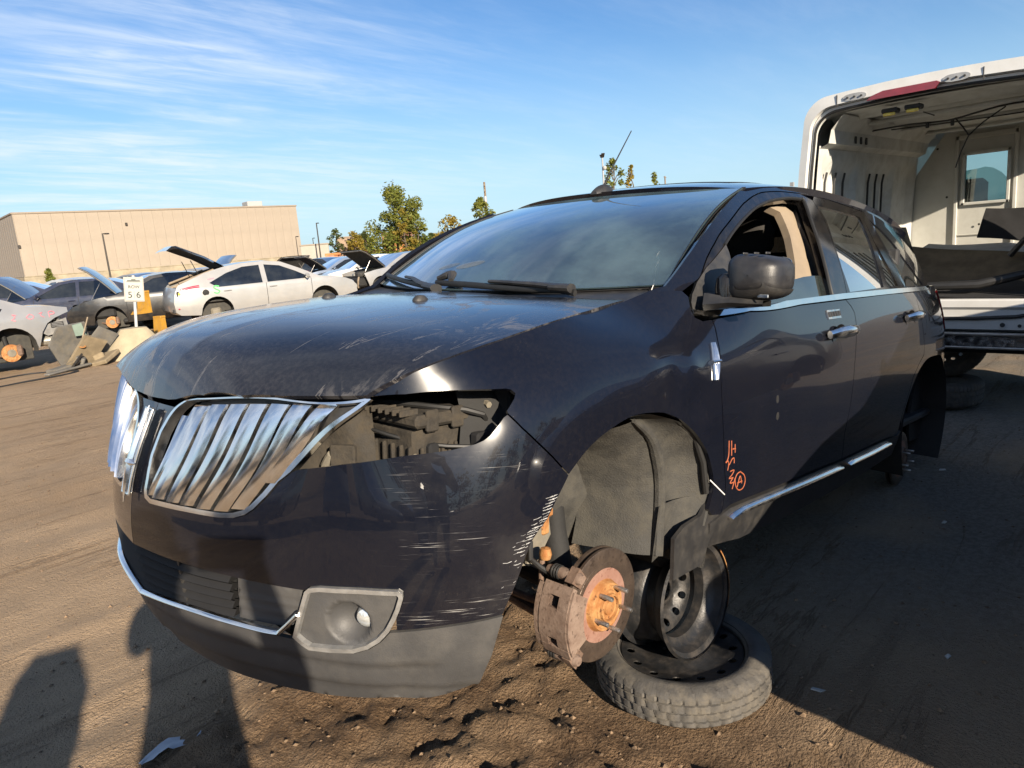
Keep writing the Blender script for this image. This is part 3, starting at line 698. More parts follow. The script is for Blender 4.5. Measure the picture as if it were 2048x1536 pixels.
X_, Y_ = np.meshgrid(gx, gy, indexing='ij'); Z_ = ground_z(X_, Y_)
me = bpy.data.meshes.new('ground'); V_ = np.stack([X_, Y_, Z_], -1).reshape(-1, 3)
idx = np.arange(N*N).reshape(N, N); F_ = np.stack([idx[:-1, :-1], idx[1:, :-1], idx[1:, 1:], idx[:-1, 1:]], -1).reshape(-1, 4)
me.vertices.add(len(V_)); me.vertices.foreach_set('co', V_.ravel()); me.loops.add(F_.size); me.loops.foreach_set('vertex_index', F_.ravel().astype(np.int32))
me.polygons.add(len(F_)); me.polygons.foreach_set('loop_start', np.arange(0, F_.size, 4, dtype=np.int32)); me.update(calc_edges=True); me.validate()
me.polygons.foreach_set('use_smooth', np.ones(len(F_), bool))
at_ = me.attributes.new('churn', 'FLOAT', 'POINT'); at_.data.foreach_set('value', churn(V_[:, 0], V_[:, 1]).astype(np.float32))
def make_ground():
    m = Mat('dry_dirt', (.2, .14, .09), .95, 0, .25)
    n1 = m.noise(.35, 6, .6); n2 = m.noise(3.2, 7, .62); n3 = m.noise(42, 5, .65); n4 = m.noise(240, 3, .6)
    rut = m.noise(1.2, 6, .6, m.map(scale=(.35, 4.5, 1)), .4)
    c = m.mix(m.ramp(n1, .32, .68), (.430, .298, .182), (.545, .398, .262))
    c = m.mix(m.ramp(n2, .42, .72, 0, .7), c, (.405, .295, .195))
    c = m.mix(m.ramp(rut, .54, .70, 0, .50), c, (.255, .175, .108))
    # greyer, mottled ground colour towards the van
    ax = m.axes(); gm = m.math('MULTIPLY', m.ramp(ax[0], -.3, -2.2), m.ramp(ax[1], -1.4, .2)); gm = m.math('MULTIPLY', gm, m.ramp(m.noise(1.1, 4), .30, .55, .35, 1.))
    c = m.mix(gm, c, m.mix(m.ramp(n3, .35, .65), (.215, .192, .165), (.320, .288, .250)))
    at = m.n('ShaderNodeAttribute', attribute_name='churn')
    ch = m.math('MULTIPLY', at.outputs['Fac'], m.ramp(m.noise(2.2, 5, .6, m.map(loc=(5, 3, 0))), .28, .62, .35, 1.))
    c = m.mix(ch, c, m.mix(m.ramp(n3, .3, .7), (.110, .066, .036), (.235, .150, .085)))
    c = m.mix(m.math('MULTIPLY', m.ramp(n4, .58, .70, 0, .55), m.ramp(n2, .35, .6)), c, (.46, .38, .28))
    c = m.mix(m.ramp(n4, .40, .30, 0, .55), c, (.120, .082, .052))
    crk = m.noise(1.0, 7, .62, m.map(scale=(.30, 3.4, 1), rot=(0, 0, .06)), .5); cl = m.math('ABSOLUTE', m.math('SUBTRACT', crk, .5)); cm = m.math('MULTIPLY', m.ramp(cl, .012, .003), m.ramp(m.noise(.9, 3), .42, .60))
    c = m.mix(m.math('MULTIPLY', cm, .5), c, (.16, .105, .062))
    m.set('Base Color', c)
    h = m.math('ADD', m.math('MULTIPLY', n3, 1.0), m.math('MULTIPLY', n4, .8)); h = m.math('ADD', h, m.math('MULTIPLY', rut, 1.2)); h = m.math('SUBTRACT', h, m.math('MULTIPLY', m.voro(95), .5)); h = m.math('SUBTRACT', h, m.math('MULTIPLY', cm, 1.0))
    m.bump(h, 1.0, .035); return m.m
M_GROUND = make_ground(); me.materials.append(M_GROUND)
gob = bpy.data.objects.new('ground', me); COL.objects.link(gob); tag(gob, kind='structure')
# loose clods and gravel near the car
rng = random.Random(4)
mb = MB()
def stone(mb, x, y, s, rg):
    z = float(ground_z(np.array([x]), np.array([y]))[0]); a = rg.random()*6.28; V = []
    for (sx, sy, sz) in ((1, 0, 0), (-.9, .2, 0), (.1, 1, 0), (0, -.9, .1), (.15, .1, .75), (0, 0, -.5)):
        k = s*(.75+.5*rg.random()); V.append((x+k*(sx*math.cos(a)-sy*math.sin(a)), y+k*(sx*math.sin(a)+sy*math.cos(a)), z+s*.15+k*sz*.8))
    mb.add(V, [(0, 2, 4), (2, 1, 4), (1, 3, 4), (3, 0, 4), (2, 0, 5), (1, 2, 5), (3, 1, 5), (0, 3, 5)], False)
PTS = []
for i in range(6400):
    if i < 4500: x = rng.gauss(.35, 1.0); y = rng.gauss(.55, .95); s = .0016+.011*rng.random()**5
    elif i < 5600: x = rng.uniform(-4.5, 1.2); y = rng.uniform(.6, 2.2); s = .002+.008*rng.random()**4
    else: x = rng.uniform(-1, 1.5); y = rng.uniform(-6, 0); s = .003+.010*rng.random()**3
    PTS.append((x, y, s))
for x, y, s in PTS: stone(mb, x, y, s, rng)
M_CLOD = simple('dirt_clods', (.17, .115, .07), .95, 0, .45, 35)
tag(mb.build('gravel', M_CLOD), 'loose clods and small stones scattered on the dirt', 'gravel', kind='stuff')


# ================================================================= the black SUV
_g = Vector((-0.0928, 0.0215, -1.0)).normalized(); _up = -_g
_xw = (Vector((1, 0, 0))-_up*_up.x).normalized(); _yw = _up.cross(_xw)
LIFT = .17
BODY = Matrix(((_xw.x, _xw.y, _xw.z, 0), (_yw.x, _yw.y, _yw.z, 0), (_up.x, _up.y, _up.z, LIFT), (0, 0, 0, 1)))
suv = empty('suv', M=BODY)
tag(suv, 'stripped black SUV with chrome grille, missing headlight and no wheels, nose raised', 'suv')
def K(k): return [tuple(p) for p in UV[k]]
def wallN(s, v):
    s = np.atleast_1d(np.asarray(s, float)); v = np.atleast_1d(np.asarray(v, float)); e = 2e-3
    P = wall(s, v); du = wall(s+e, v)-wall(s-e, v); dv = wall(s, v+e)-wall(s, v-e)
    N = np.cross(du, dv); N /= np.linalg.norm(N, axis=1)[:, None]; return P, N
_sgn = 1 if wallN(2.5, .4)[1][0][1] > 0 else -1
def wp(s, v, off=0.):
    P, N = wallN(s, v); return P+N*_sgn*off
SK = dict(parent=suv)
def both(name, fn, poly, mat, **k):
    a = panel(name, fn, poly, mat, **k); k = dict(k)
    b = panel(name, fn, poly, mat, mirror=True, **k); return a, b

# --- front bumper
g_out = K('grille_outer'); hl = K('headlight'); fog = K('fog_outer')
lgt = K('lower_grille_top')
i_tip = hl.index(hl[0])
bump_poly = [(0., .29)]+lgt[1:]+[fog[1], fog[2], fog[3], fog[4], fog[5], fog[6], fog[7], fog[8], fog[9]]+K('bumper_low_seam')+K('bumper_arch')[1:]+K('bumper_fender_seam')[1:]
bump_poly += hl[10:]                                  # along the lower edge of the lamp opening
bump_poly += g_out[6:]+[g_out[0], (0., .735)]
bump_poly = [p for i, p in enumerate(bump_poly) if i == 0 or (abs(p[0]-bump_poly[i-1][0])+abs(p[1]-bump_poly[i-1][1])) > .004]
both('front_bumper', wall, bump_poly, M_BUMP, step=.025, bstep=.015, th=.010, gap=.0015, **SK)
# --- grey lower valance with a stepped lip
val = [(0., .150)]+[(s_, v_-.012) for s_, v_ in K('chrome_line')[1:4]]+[fog[17], fog[16], fog[15], fog[14], fog[13], fog[12], fog[11], fog[10]]
val = val[:4]+[(fog[17][0]-.004, fog[17][1]-.01)]+[(s_, v_-.006) for s_, v_ in val[5:]]+[(s_, v_-.004) for s_, v_ in K('bumper_low_seam')]+K('valance_rear')[1:]+[(.90, .0), (.83, -.012), (.5, -.02), (.2, -.02), (0., -.02)]
def valance_step(P, N):
    z = P[:, 2]; k = np.clip((z-.372)/.006, 0, 1); f = np.clip((P[:, 0]-.52)/.06, 0, 1)
    k2 = np.clip((z-.292)/.008, 0, 1)
    return P+N*((k-1)*.012*f-(1-k2)*.010)[:, None]
both('lower_valance', wall, val, M_PLAST, step=.013, bstep=.012, th=.012, dimp=valance_step, **SK)
# chrome strip above the valance
for mir in (False, True):
    path = smooth_poly([(0., .162)]+K('chrome_line')[1:5]+[(.588, .235)], .02)
    ribbon(wall, path, .013, .008, .007, mir, _sgn).build('chrome_strip', M_CHROME, suv)
    # centre intake: recess, horizontal blades and a post
    panel('intake_backing', wall, [(0., .150), (.4, .165), (.42, .31), (0., .31)], M_DARK, off=-.07, th=.004, mirror=mir, **SK)
    for k in range(5):
        t = (k+.45)/5.0; v0 = .160+(.287-.160)*t; v1 = .186+(.291-.186)*t
        sg = np.linspace(.0, .392, 14); vv = v0+(v1-v0)*sg/.392
        mb = MB(); a = wp(sg, vv+.009, -.012); b = wp(sg, vv-.003, .0); c = wp(sg, vv-.008, -.045)
        if mir: a, b, c = (q*[1, -1, 1] for q in (a, b, c))
        mb.grid([[tuple(a[i]), tuple(b[i]), tuple(c[i])] for i in range(14)], True); mb.build('intake_blade', M_DARKP, suv)
    mb = MB(); a = wp([.205]*2, [.172, .29], -.006); b = wp([.213]*2, [.172, .29], -.006); d = wp([.209]*2, [.172, .29], -.05)
    if mir: a, b, d = (q*[1, -1, 1] for q in (a, b, d))
    mb.add([tuple(a[0]), tuple(a[1]), tuple(b[1]), tuple(b[0]), tuple(d[0]), tuple(d[1])], [(0, 1, 2, 3), (0, 4, 5, 1), (3, 2, 5, 4)]); mb.build('intake_post', M_BLACKP, suv)
    # plain grey insert between intake and fog lamp, with three cast grooves
    ins = [(.398, .186), (.412, .290), (.594, .284), (.575, .215), (.555, .193), (.52, .186)]
    def grooves(P, N):
        d = np.zeros(len(P))
        for zc in (.468, .494, .520): d -= .003*np.exp(-((P[:, 2]-zc)/.004)**2)
        return P+N*d[:, None]
    panel('intake_blank', wall, ins, M_PLAST, off=-.012, th=.006, step=.007, bstep=.012, mirror=mir, dimp=grooves, **SK)
    # fog lamp: chrome surround, grey bezel with a bowl, glass
    fi = inset(fog, .0095)
    panel('fog_lamp_surround', wall, fog, M_SATIN, holes=[fi], step=.02, bstep=.01, off=.008, th=.018, mirror=mir, **SK)
    cs, cv = .705, .216
    def bowl(P, N):
        c = wp(cs, cv, -.006)[0]; q = P-c; r = np.sqrt((q**2).sum(1))
        return P-N*(.042*np.clip(1-(r/.052)**2, 0, 1)**.6)[:, None]
    bz = panel('fog_lamp_bezel', wall, inset(fi, -.010), M_PLAST, off=-.006, th=.004, step=.006, bstep=.01, mirror=mir, dimp=bowl, **SK)
    c = wp(.742, .220, -.026)[0]; nn = wallN(.735, .21)[1][0]*_sgn
    if mir: c = c*[1, -1, 1]; nn = nn*[1, -1, 1]
    Mq = T(*c) @ Vector(nn).to_track_quat('Z', 'Y').to_matrix().to_4x4()
    MB().lathe([(0, .012), (.012, .010), (.022, .003), (.026, -.01), (.027, -.03)], 20, Mq).build('fog_lamp_glass', M_LENS, suv)

# --- split-wing grille
for mir in (False, True):
    gr = empty('grille_wing'); gr.parent = suv
    gin = inset(g_out, .0125)
    panel('grille_frame', wall, g_out, M_CHROME, gr, holes=[gin], step=.02, bstep=.012, off=.006, th=.026, mirror=mir)
    panel('grille_backing', wall, inset(gin, -.006), M_BLACKP, gr, step=.04, off=-.034, th=.004, mirror=mir)
    tp, bt = K('slat_top'), K('slat_bot')
    for k in range(8):
        n = 15; tt = np.linspace(0, 1, n); w = (.028 if k == 0 else .047)-.012*tt; arc = .027*np.sin(np.pi/2*tt)-.016
        bow = .018*np.sin(np.pi*tt)
        sc = tp[k][0]+(bt[k][0]-tp[k][0])*tt+bow; vc = tp[k][1]+(bt[k][1]-tp[k][1])*tt
        s0 = sc-w*.55; s1 = sc+w*.45
        if k == 7: s1 = np.minimum(s1, tp[7][0]-.01+(bt[7][0]+.020-tp[7][0])*tt+.035)
        rows = []
        for q, of in ((0., -.026), (0., .002), (.04, .006), (.30, .004), (.62, .000), (.94, -.006), (1., -.026)):
            p = wp(s0+(s1-s0)*q, vc, 0.); p = p+wallN(s0+(s1-s0)*q, vc)[1]*_sgn*(of+(arc if of > -.02 else 0*arc))[:, None]; rows.append(p*[1, -1, 1] if mir else p)
        mb = MB(); mb.grid([[tuple(rows[r_][i]) for r_ in range(7)] for i in range(n)], True)
        mb.build('grille_slat', M_CHROME, gr, 25)
# centre badge: tall chrome frame with a four-pointed star
bd = empty('badge'); bd.parent = suv
def bpt(y, v, off): 
    p = wp(0.0, v, 0)[0]; q = wp(0.0, v+.01, 0)[0]-wp(0.0, v-.01, 0)[0]; t = q/np.linalg.norm(q); n = np.array([t[2], 0, -t[0]]); return tuple(p+n*off+np.array([0, y, 0]))
def bbar(y0, v0, y1, v1, r, of=.016, n=6):
    return [bpt(y0+(y1-y0)*i/n, v0+(v1-v0)*i/n, of) for i in range(n+1)]
mb = MB()
for (a, b, c, d) in ((-.022, .425, -.022, .685), (.022, .425, .022, .685), (-.022, .685, .022, .685), (-.022, .425, .022, .425)): mb.tube(bbar(a, b, c, d, .004), .0042, 8)
mb.build('badge_frame', M_CHROME, bd)
mb = MB()
mb.tube(bbar(0, .40, 0, .70, 0, .020, 12), [.0015+.0085*math.sin(math.pi*i/12) for i in range(13)], 6)
mb.tube(bbar(-.036, .512, .036, .512, 0, .021, 8), [.0015+.0085*math.sin(math.pi*i/8) for i in range(9)], 6)
mb.build('badge_star', M_CHROME, bd)
mb = MB()
mb.grid([[bpt(y, v, .009) for y in (-.022, -.008, .008, .022)] for v in np.linspace(.425, .685, 9)], True); mb.build('badge_plate', M_CHROME2, bd)

# --- bonnet
hf, he, hr = K('hood_front'), K('hood_edge'), K('hood_rear')
half = [(.838, 0.), (.8375, .05)]+hf[::-1]+he[::-1]+[(-.255, .70)]+[(-.225, .58), (-.200, .40), (-.175, .2), (-.165, 0.)]
dense = [(x, y) for x in np.concatenate([np.arange(.60, .74, .012), np.arange(.74, .837, .005)]) for y in np.arange(-.6, .6, .018)]
hpoly = half+[(x, -y) for x, y in half[::-1] if y > 1e-6]
bon = panel('bonnet', hood, hpoly, M_HOOD, step=.022, bstep=.012, gap=.003, th=.012, extra=dense, nrm_sign=1, **SK)
for y in (.262, -.24):
    mb = MB(); p = hood(np.array([.142]), np.array([y]))[0]
    mb.lathe([(0, .016), (.010, .014), (.017, .005), (.019, -.004)], 14, T(*p) @ RY(.05) @ Matrix.Diagonal((1.5, 1, 1, 1))); mb.build('washer_nozzle', M_BLACKP, bon)

rs_ = random.Random(2); mb = MB()
ba = smooth_poly(K('bumper_arch'), .008)
for k in range(110):
    i = rs_.randrange(8, len(ba)-6); s_, v_ = ba[i]; o_ = abs(rs_.gauss(0, .016))+.003
    if (i < len(ba)*.42 and rs_.random() < .8) or i > len(ba)*.86: continue
    L_ = rs_.uniform(.004, .022); s1_ = s_-o_*1.0; q_ = ribbon(wall, [(s1_, v_), (s1_-L_*.5, v_-.002), (s1_-L_, v_-.004*rs_.random())], rs_.uniform(.0004, .0013), .0006, .0003, False, _sgn); mb.add(q_.V, q_.F, True)
tag(mb.build('arch_edge_scuffs', M_SCUFF, suv), kind='stuff')
# --- front wings
fl = K('headlight'); arch = K('fender_arch')
fend = [(hl[0][0]+.002, hl[0][1]+.004)]+hl[1:10]+K('bumper_fender_seam')[::-1][1:]+smooth_poly(arch, .015)[1:]+[(arch[-1][0]+.03, arch[-1][1]-.03)]+K('door_seam')+K('fender_cowl')[1:]+[(1.83, .823)]+K('hood_cut')
def dents(P, N):
    d = np.zeros(len(P))
    for (s_, v_, r_, h_) in ((1.70, .60, .075, -.012), (1.80, .64, .06, .008), (1.80, .55, .05, -.010), (1.63, .665, .10, .005)):
        c = wp(s_, v_)[0]; c2 = c*[1, -1, 1]
        for cc in (c,): d += h_*np.exp(-((P-cc)**2).sum(1)/(r_*r_))
    return P+N*d[:, None]
panel('front_wing', wall, fend, M_PAINT, step=.018, bstep=.012, gap=.0022, th=.012, dimp=dents, **SK)
panel('front_wing', wall, fend, M_PAINT, step=.03, bstep=.02, gap=.0022, th=.012, mirror=True, **SK)
ribbon(wall, smooth_poly(K('chip_a')[3:], .02), np.linspace(.001, .007, len(smooth_poly(K('chip_a')[3:], .02))), .0004, .0006, False, _sgn).build('paint_chip', M_WHITE, suv)
# --- doors
fd = K('door_seam')[::-1]+K('door_bottom')[::-1]+K('door2_seam')[::-1][1:]+K('door_top')[::-1][1:-1]
rd = K('door2_seam')+K('rdoor_bottom')[::-1][1:]+K('rdoor_seam')[::-1][1:]+K('rdoor_top')[::-1][1:-1]
DOORS = []
for mir in (False, True):
    for nm, poly in (('front_door', fd), ('rear_door', rd)):
        DOORS.append(panel(nm, wall, poly, M_PAINT, step=.028, bstep=.016, gap=.0025, th=.03, mirror=mir, **SK))
fdo, rdo = DOORS[0], DOORS[1]
# quarter panel and tail
st = K('rear_arch'); top = st[-1]
back = [(2*top[0]-a, b) for a, b in st[::-1][1:]]
qp = [K('rdoor_seam')[0]]+K('rdoor_seam')[1:-2]+smooth_poly(st, .02)+[p for p in back[:-1]]+[(back[-1][0]-.01, .10), (4.78, .02), (5.2, .0), (SMAX, .0), (SMAX, .82), (5.0, .822), (4.6, .82), (4.35, .815)]
both('rear_quarter_panel', wall, qp, M_PAINT, step=.035, bstep=.02, gap=.002, th=.012, **SK)
# rockers with chrome strip
rk = [(1.945, .07), (1.93, .16), (1.985, .168)]+[(s_, v_-.012) for s_, v_ in K('door_bottom')[::-1]]+[(s_, v_-.012) for s_, v_ in K('rdoor_bottom')[::-1]]+[(3.86, .15), (3.84, .02), (3.5, .0), (2.6, .0), (2.2, .02)]
both('rocker_panel', wall, rk, M_BLACKP, step=.03, bstep=.02, th=.03, **SK)
for mir in (False, True):
    for (a_, b_) in ((('strip1', (0, 2, 3, 4)), ('strip1', (0, 7, 6, 5))), (('strip2', (0, 1, 2)), ('strip2', (5, 4, 3)))):
        up_ = [K(a_[0])[k] for k in a_[1]]; lo_ = [K(b_[0])[k] for k in b_[1]]; cen = [((p0[0]+p1[0])/2, (p0[1]+p1[1])/2) for p0, p1 in zip(up_, lo_)]
        cp = smooth_poly(cen, .04); tt = np.linspace(0, 1, len(cp)); ribbon(wall, cp, .010+.020*np.clip(np.minimum(tt*9, (1-tt)*14+.3), 0, 1), .004, .016, mir, _sgn).build('rocker_chrome_strip', M_CHROME, suv)
    bl = K('belt_lower'); bu = K('belt_upper')
    panel('belt_chrome_strip', wall, bu+bl[::-1], M_CHROME, step=.02, bstep=.02, off=.004, th=.010, mirror=mir, **SK)
# inner shell: stops light passing through the shut lines
both('inner_shell', wall, [(1.93, .10), (1.95, .5), (1.85, .76), (1.93, .80), (4.6, .80), (4.62, .60), (4.0, .56), (3.80, .30), (3.80, .10)], M_DARK, off=-.05, th=.004, step=.08, bstep=.06, **SK)
# door furniture
def door_handle(k, par, mir):
    (s0, v0), (s1, v1) = K(k); h = MB(); n = 13; tt = np.linspace(0, 1, n)
    sg = s0+(s1-s0)*tt; of = .010+.034*np.clip(np.sin(np.pi*np.clip(tt*.96+.02, 0, 1)), 0, 1)**.45
    P = wp(sg, v0+(v1-v0)*tt, 0); N = wallN(sg, v0+(v1-v0)*tt)[1]*_sgn; P = P+N*of[:, None]
    if mir: P = P*[1, -1, 1]
    h.tube([tuple(p) for p in P], [.013+.006*math.sin(math.pi*t) for t in tt], 10, flat=1.25); h.build('handle', M_CHROME, par)
    c = MB(); cc = wp(s0+(s1-s0)*.5, v0-.012, .001)[0]*([1, -1, 1] if mir else [1, 1, 1])
    c.lathe([(0, -.006), (.03, -.005), (.046, .001), (.05, .003)], 22, T(*cc) @ RX(-math.pi/2 if not mir else math.pi/2) @ Matrix.Diagonal((1.5, 1, 1, 1))); c.build('handle_cup', M_GLOSSB, par)
for i, (k, par, mir) in enumerate((('handle_front', DOORS[0], False), ('handle_rear', DOORS[1], False), ('handle_front', DOORS[2], True), ('handle_rear', DOORS[3], True))): door_handle(k, par, mir)
(s0, v0), (s1, v1) = K('keypad')
panel('keypad', wall, [(s0, v0-.018), (s1, v1-.018), (s1, v1+.018), (s0, v0+.018)], M_CHROME2, DOORS[0], off=.004, th=.006, step=.02)
for q in range(5):
    t = (q+.5)/5; sc = s0+(s1-s0)*t
    panel('keypad_button', wall, [(sc-.009, v0-.010), (sc+.009, v0-.010), (sc+.009, v0+.010), (sc-.009, v0+.010)], M_BLACKP, DOORS[0], off=.0065, th=.004, step=.02)
# side emblem on the wing
(s0, v0), (s1, v1) = K('emblem')
em = empty('side_emblem'); em.parent = suv
for (du, wd) in ((-.014, .005), (.0, .006), (.014, .005)):
    n = 9; tt = np.linspace(0, 1, n); ribbon(wall, np.stack([s0+(s1-s0)*tt+du*(1-.5*np.abs(2*tt-1)), v0+.006+(v1-v0-.012)*tt], -1), wd+.004*np.sin(np.pi*tt), .003, .006, False, _sgn).build('emblem_bar', M_CHROME, em)
sm_ = (s0+s1)/2; vm_ = (v0+v1)/2
ribbon(wall, np.stack([np.linspace(sm_-.024, sm_+.024, 5), np.full(5, vm_)], -1), .010, .005, .006, False, _sgn).build('emblem_bar', M_CHROME, em)
# hand-drawn marks in orange paint marker
mk = empty('marker_writing'); mk.parent = suv; tag(mk, 'orange hand-drawn letters and a circled A')
for k in 'abcdefghijkl':
    p = smooth_poly(K('stroke_'+k), .006); ribbon(wall, p, .0042, .0006, .0009, False, _sgn).build('marker_stroke', M_ORANGE, mk)
p = smooth_poly(K('stroke_m')[:3], .01); ribbon(wall, p, .0035, .0006, .0009, False, _sgn).build('hanging_wire', M_WHITE, suv)
for k in (11, 12):
    s_, v_ = UV['marks'][k]; panel('door_hole', wall, [(s_+.011*math.cos(a), v_+.013*math.sin(a)) for a in np.linspace(0, 2*math.pi, 12, endpoint=False)], M_DARK, off=.0006, th=.002, step=.02, **SK)

# --- greenhouse
se, fo = K('screen_edge'), K('frame_outer'); d2, d3 = K('door2_line'), K('door3_line')
def zroof(x): return float(roof(np.array([x]), np.array([.645]))[0][2])
rl = [(x, zroof(x)) for x in (-1.12, -1.3, -1.5, -1.8, -2.1, -2.4, -2.7, -3.0, -3.2, -3.32)]
rail = [(-.40, 1.17), (-.36, 1.20)]+se+rl+[(-3.44, 1.42), (-3.50, 1.22), (-3.3, 1.196), (-2.9, 1.195), (-2.5, 1.195)]+d3[::-1]+smooth_poly(fo[2:-1], .03)[::-1]
M_RAIL = M_PAINT
both('pillar_and_roof_rail', side, rail, M_RAIL, holes=[K('window_quarter')], step=.03, bstep=.02, gap=.0022, th=.02, nrm_sign=None, **SK)
i2 = [i for i, p in enumerate(fo) if p[0] > d2[0][0]]
fo1 = [fo[i] for i in i2]; fo2 = [p for p in fo if p[0] <= d2[0][0]]
for mir in (False, True):
    dn = DOORS[2] if mir else DOORS[0]; dr = DOORS[3] if mir else DOORS[1]
    panel('window_frame', side, [(-.46, 1.145)]+smooth_poly(fo1, .03)+d2+[(-1.62, 1.172), (-1.1, 1.155), (-.7, 1.140)], M_GLOSSB, dn, holes=[K('window_front')], step=.03, bstep=.014, gap=.0022, th=.035, mirror=mir)
    panel('window_frame', side, d2[::-1]+[fo2[0]]+fo2[1:-1]+d3+[(-2.5, 1.188), (-2.0, 1.180)], M_GLOSSB, dr, holes=[inset(K('window_rear'), .004), inset(K('window_vent'), .004)], step=.03, bstep=.014, gap=.0022, th=.03, mirror=mir)
    panel('window_glass', side, inset(K('window_rear'), -.004), M_PRIV, dr, off=-.006, th=.004, step=.05, bstep=.02, mirror=mir)
    panel('vent_glass', side, inset(K('window_vent'), -.004), M_PRIV, dr, off=-.006, th=.004, step=.05, bstep=.02, mirror=mir)
    panel('quarter_glass', side, inset(K('window_quarter'), -.004), M_PRIV, suv, off=-.005, th=.004, step=.05, bstep=.02, mirror=mir)
    gl_ = K('glass_low') if not mir else K('window_front')
    panel('window_glass', side, gl_, M_CLEAR, dn, off=-.022, th=.004, step=.04, bstep=.02, mirror=mir)
    wf = K('window_front'); ring = smooth_poly(wf[:14], .02)
    for (ww, oo) in ((.010, .001),):
        ribbon(side, ring, ww, oo, .006, mir, 1 if wallN(2.5, .4)[1] is None else -1).build('window_seal', M_SEAL, dn)
    panel('mirror_sail', side, K('sail'), M_BLACKP, suv, off=.006, th=.012, step=.03, bstep=.015, mirror=mir)
# rear window and tailgate top
mb = MB(); rows = []
for t in np.linspace(0, 1, 6):
    x = -3.30-.27*t; z = 1.555-.345*t; w = .63+.05*t
    rows.append([(x-.03*(1-(y/w)**2), y, z+.02*(1-(y/w)**2)) for y in np.linspace(-w, w, 9)])
mb.grid(rows, True); mb.build('rear_window', M_PRIV, suv)
# roof
hy = np.linspace(-.615, .615, 17); hx = shield(hy, np.ones(17))
rp = [(float(x)-.006, float(y)) for (x, y, z) in hx]+[(-1.5, .645), (-2.2, .648), (-3.0, .642), (-3.34, .62), (-3.36, 0.), (-3.34, -.62), (-3.0, -.642), (-2.2, -.648), (-1.5, -.645)]
panel('roof', roof, rp, M_PAINT, step=.05, bstep=.03, th=.03, nrm_sign=1, **SK)
panel('sunroof', roof, [(-1.42, -.44), (-1.36, 0), (-1.42, .44), (-2.5, .46), (-2.5, -.46)], M_GLOSSB, off=.003, th=.004, step=.06, nrm_sign=1, **SK)
# windscreen
hw = lambda w: .757-.130*w
sp = [(hw(w)-.006, w) for w in np.linspace(.0, 1, 12)]+[(y, 1.0) for y in (.4, .2, 0, -.2, -.4)]+[(-hw(w)+.006, w) for w in np.linspace(1, 0, 12)]+[(y, 0.) for y in (-.5, -.2, 0, .2, .5)]
ws = panel('windscreen', shield, sp, M_GLASS, step=.05, bstep=.03, th=.005, nrm_sign=None, **SK)
fh = [(.60, .03), (.655, .07), (.67, .16), (.665, .30), (.645, .5), (.61, .72), (.585, .84), (.54, .90), (.45, .93), (.2, .945), (0, .95)]
fh = fh+[(-y, w) for y, w in fh[::-1] if y > 0]+[(-.45, .05), (0, .05), (.45, .045)]
panel('windscreen_frit', shield, inset(sp, .002), M_CABIN, ws, holes=[smooth_poly(fh, .04, True)], step=.04, bstep=.02, off=-.012, th=.003)
for mir in (False, True):
    ribbon(shield, [(hw(w)-.002, w) for w in np.linspace(.0, 1., 16)], .012, .002, .006, mir, 1 if shield(np.array([0.]), np.array([.5])) is None else -1).build('windscreen_moulding', M_SEAL, ws)
ck = smooth_poly(K('crack'), .01); ribbon(shield, ck, .0022, .0006, .0006, False, -1).build('crack', M_WHITE, ws)
# two leaves of dried dirt on the glass
for (cy, cw, a_, l_, w_) in ((-.27, .165, .35, .060, .018), (-.14, .175, .30, .075, .022)):
    panel('smudge', shield, [(cy+l_*math.cos(a)*math.cos(a_)-w_*math.sin(a)*math.sin(a_), cw+l_*math.cos(a)*math.sin(a_)+w_*math.sin(a)*math.cos(a_)) for a in np.linspace(0, 2*math.pi, 18, endpoint=False)], M_SMUDGE, ws, off=.0012, th=0, step=.03)
# cowl and wipers
mb = MB(); rows = []
for y in np.linspace(-.76, .76, 21):
    q = abs(y)/.757; xs = float(shield(np.array([y]), np.array([0.0]))[0][0]); zs = float(shield(np.array([y]), np.array([0.0]))[0][2]); xh = -.165-.09*min(1, q)**2
    rows.append([(xs-.02, y, zs-.012), (xs+.03, y, zs-.022), ((xs+xh)/2, y, zs-.035), (xh+.03, y, 1.165-.03*q), (xh+.06, y, 1.12)])
mb.grid(rows, True); mb.build('cowl_panel', M_BLACKP, suv)
def shp(y, w, of):
    y = np.atleast_1d(np.asarray(y, float)); w = np.atleast_1d(np.asarray(w, float)); P = shield(y, w); return P+np.array([.55, 0, .83])*of
for (path, pv) in (([(-.20, .020), (.05, .004), (.28, -.03), (.44, -.05), (.51, -.08)], (.47, -.07)), ([(-.72, .05), (-.5, .025), (-.3, .0), (-.12, -.04)], (-.15, -.05))):
    wpr = empty('wiper'); wpr.parent = suv
    p = smooth_poly(path, .03); P = shp([a for a, b in p], [b for a, b in p], .018)
    MB().tube([tuple(x) for x in P], .008, 8, flat=1.4).build('wiper_blade', M_SEAL, wpr)
    m0 = p[len(p)//2]; Q = shp([m0[0]-.03, m0[0]+.04, pv[0]-.12, pv[0]], [m0[1]+.012, m0[1]+.004, pv[1]+.035, pv[1]], .036)
    MB().tube([tuple(x) for x in Q], [.009, .011, .014, .018], 8, flat=.7).build('wiper_arm', M_BLACKP, wpr)
    Q = shp([pv[0]-.05, pv[0]+.03], [pv[1]+.012, pv[1]-.004], .034)
    MB().tube([tuple(x) for x in Q], [.022, .026], 10, flat=.6).build('wiper_cap', M_BLACKP, wpr)
q = shp([-.19, -.15, -.13, -.10], [.03, .055, .06, .02], .03); MB().tube([tuple(x) for x in q], [.012, .02, .02, .010], 8, flat=.8).build('wiper_hook', M_BLACKP, suv)
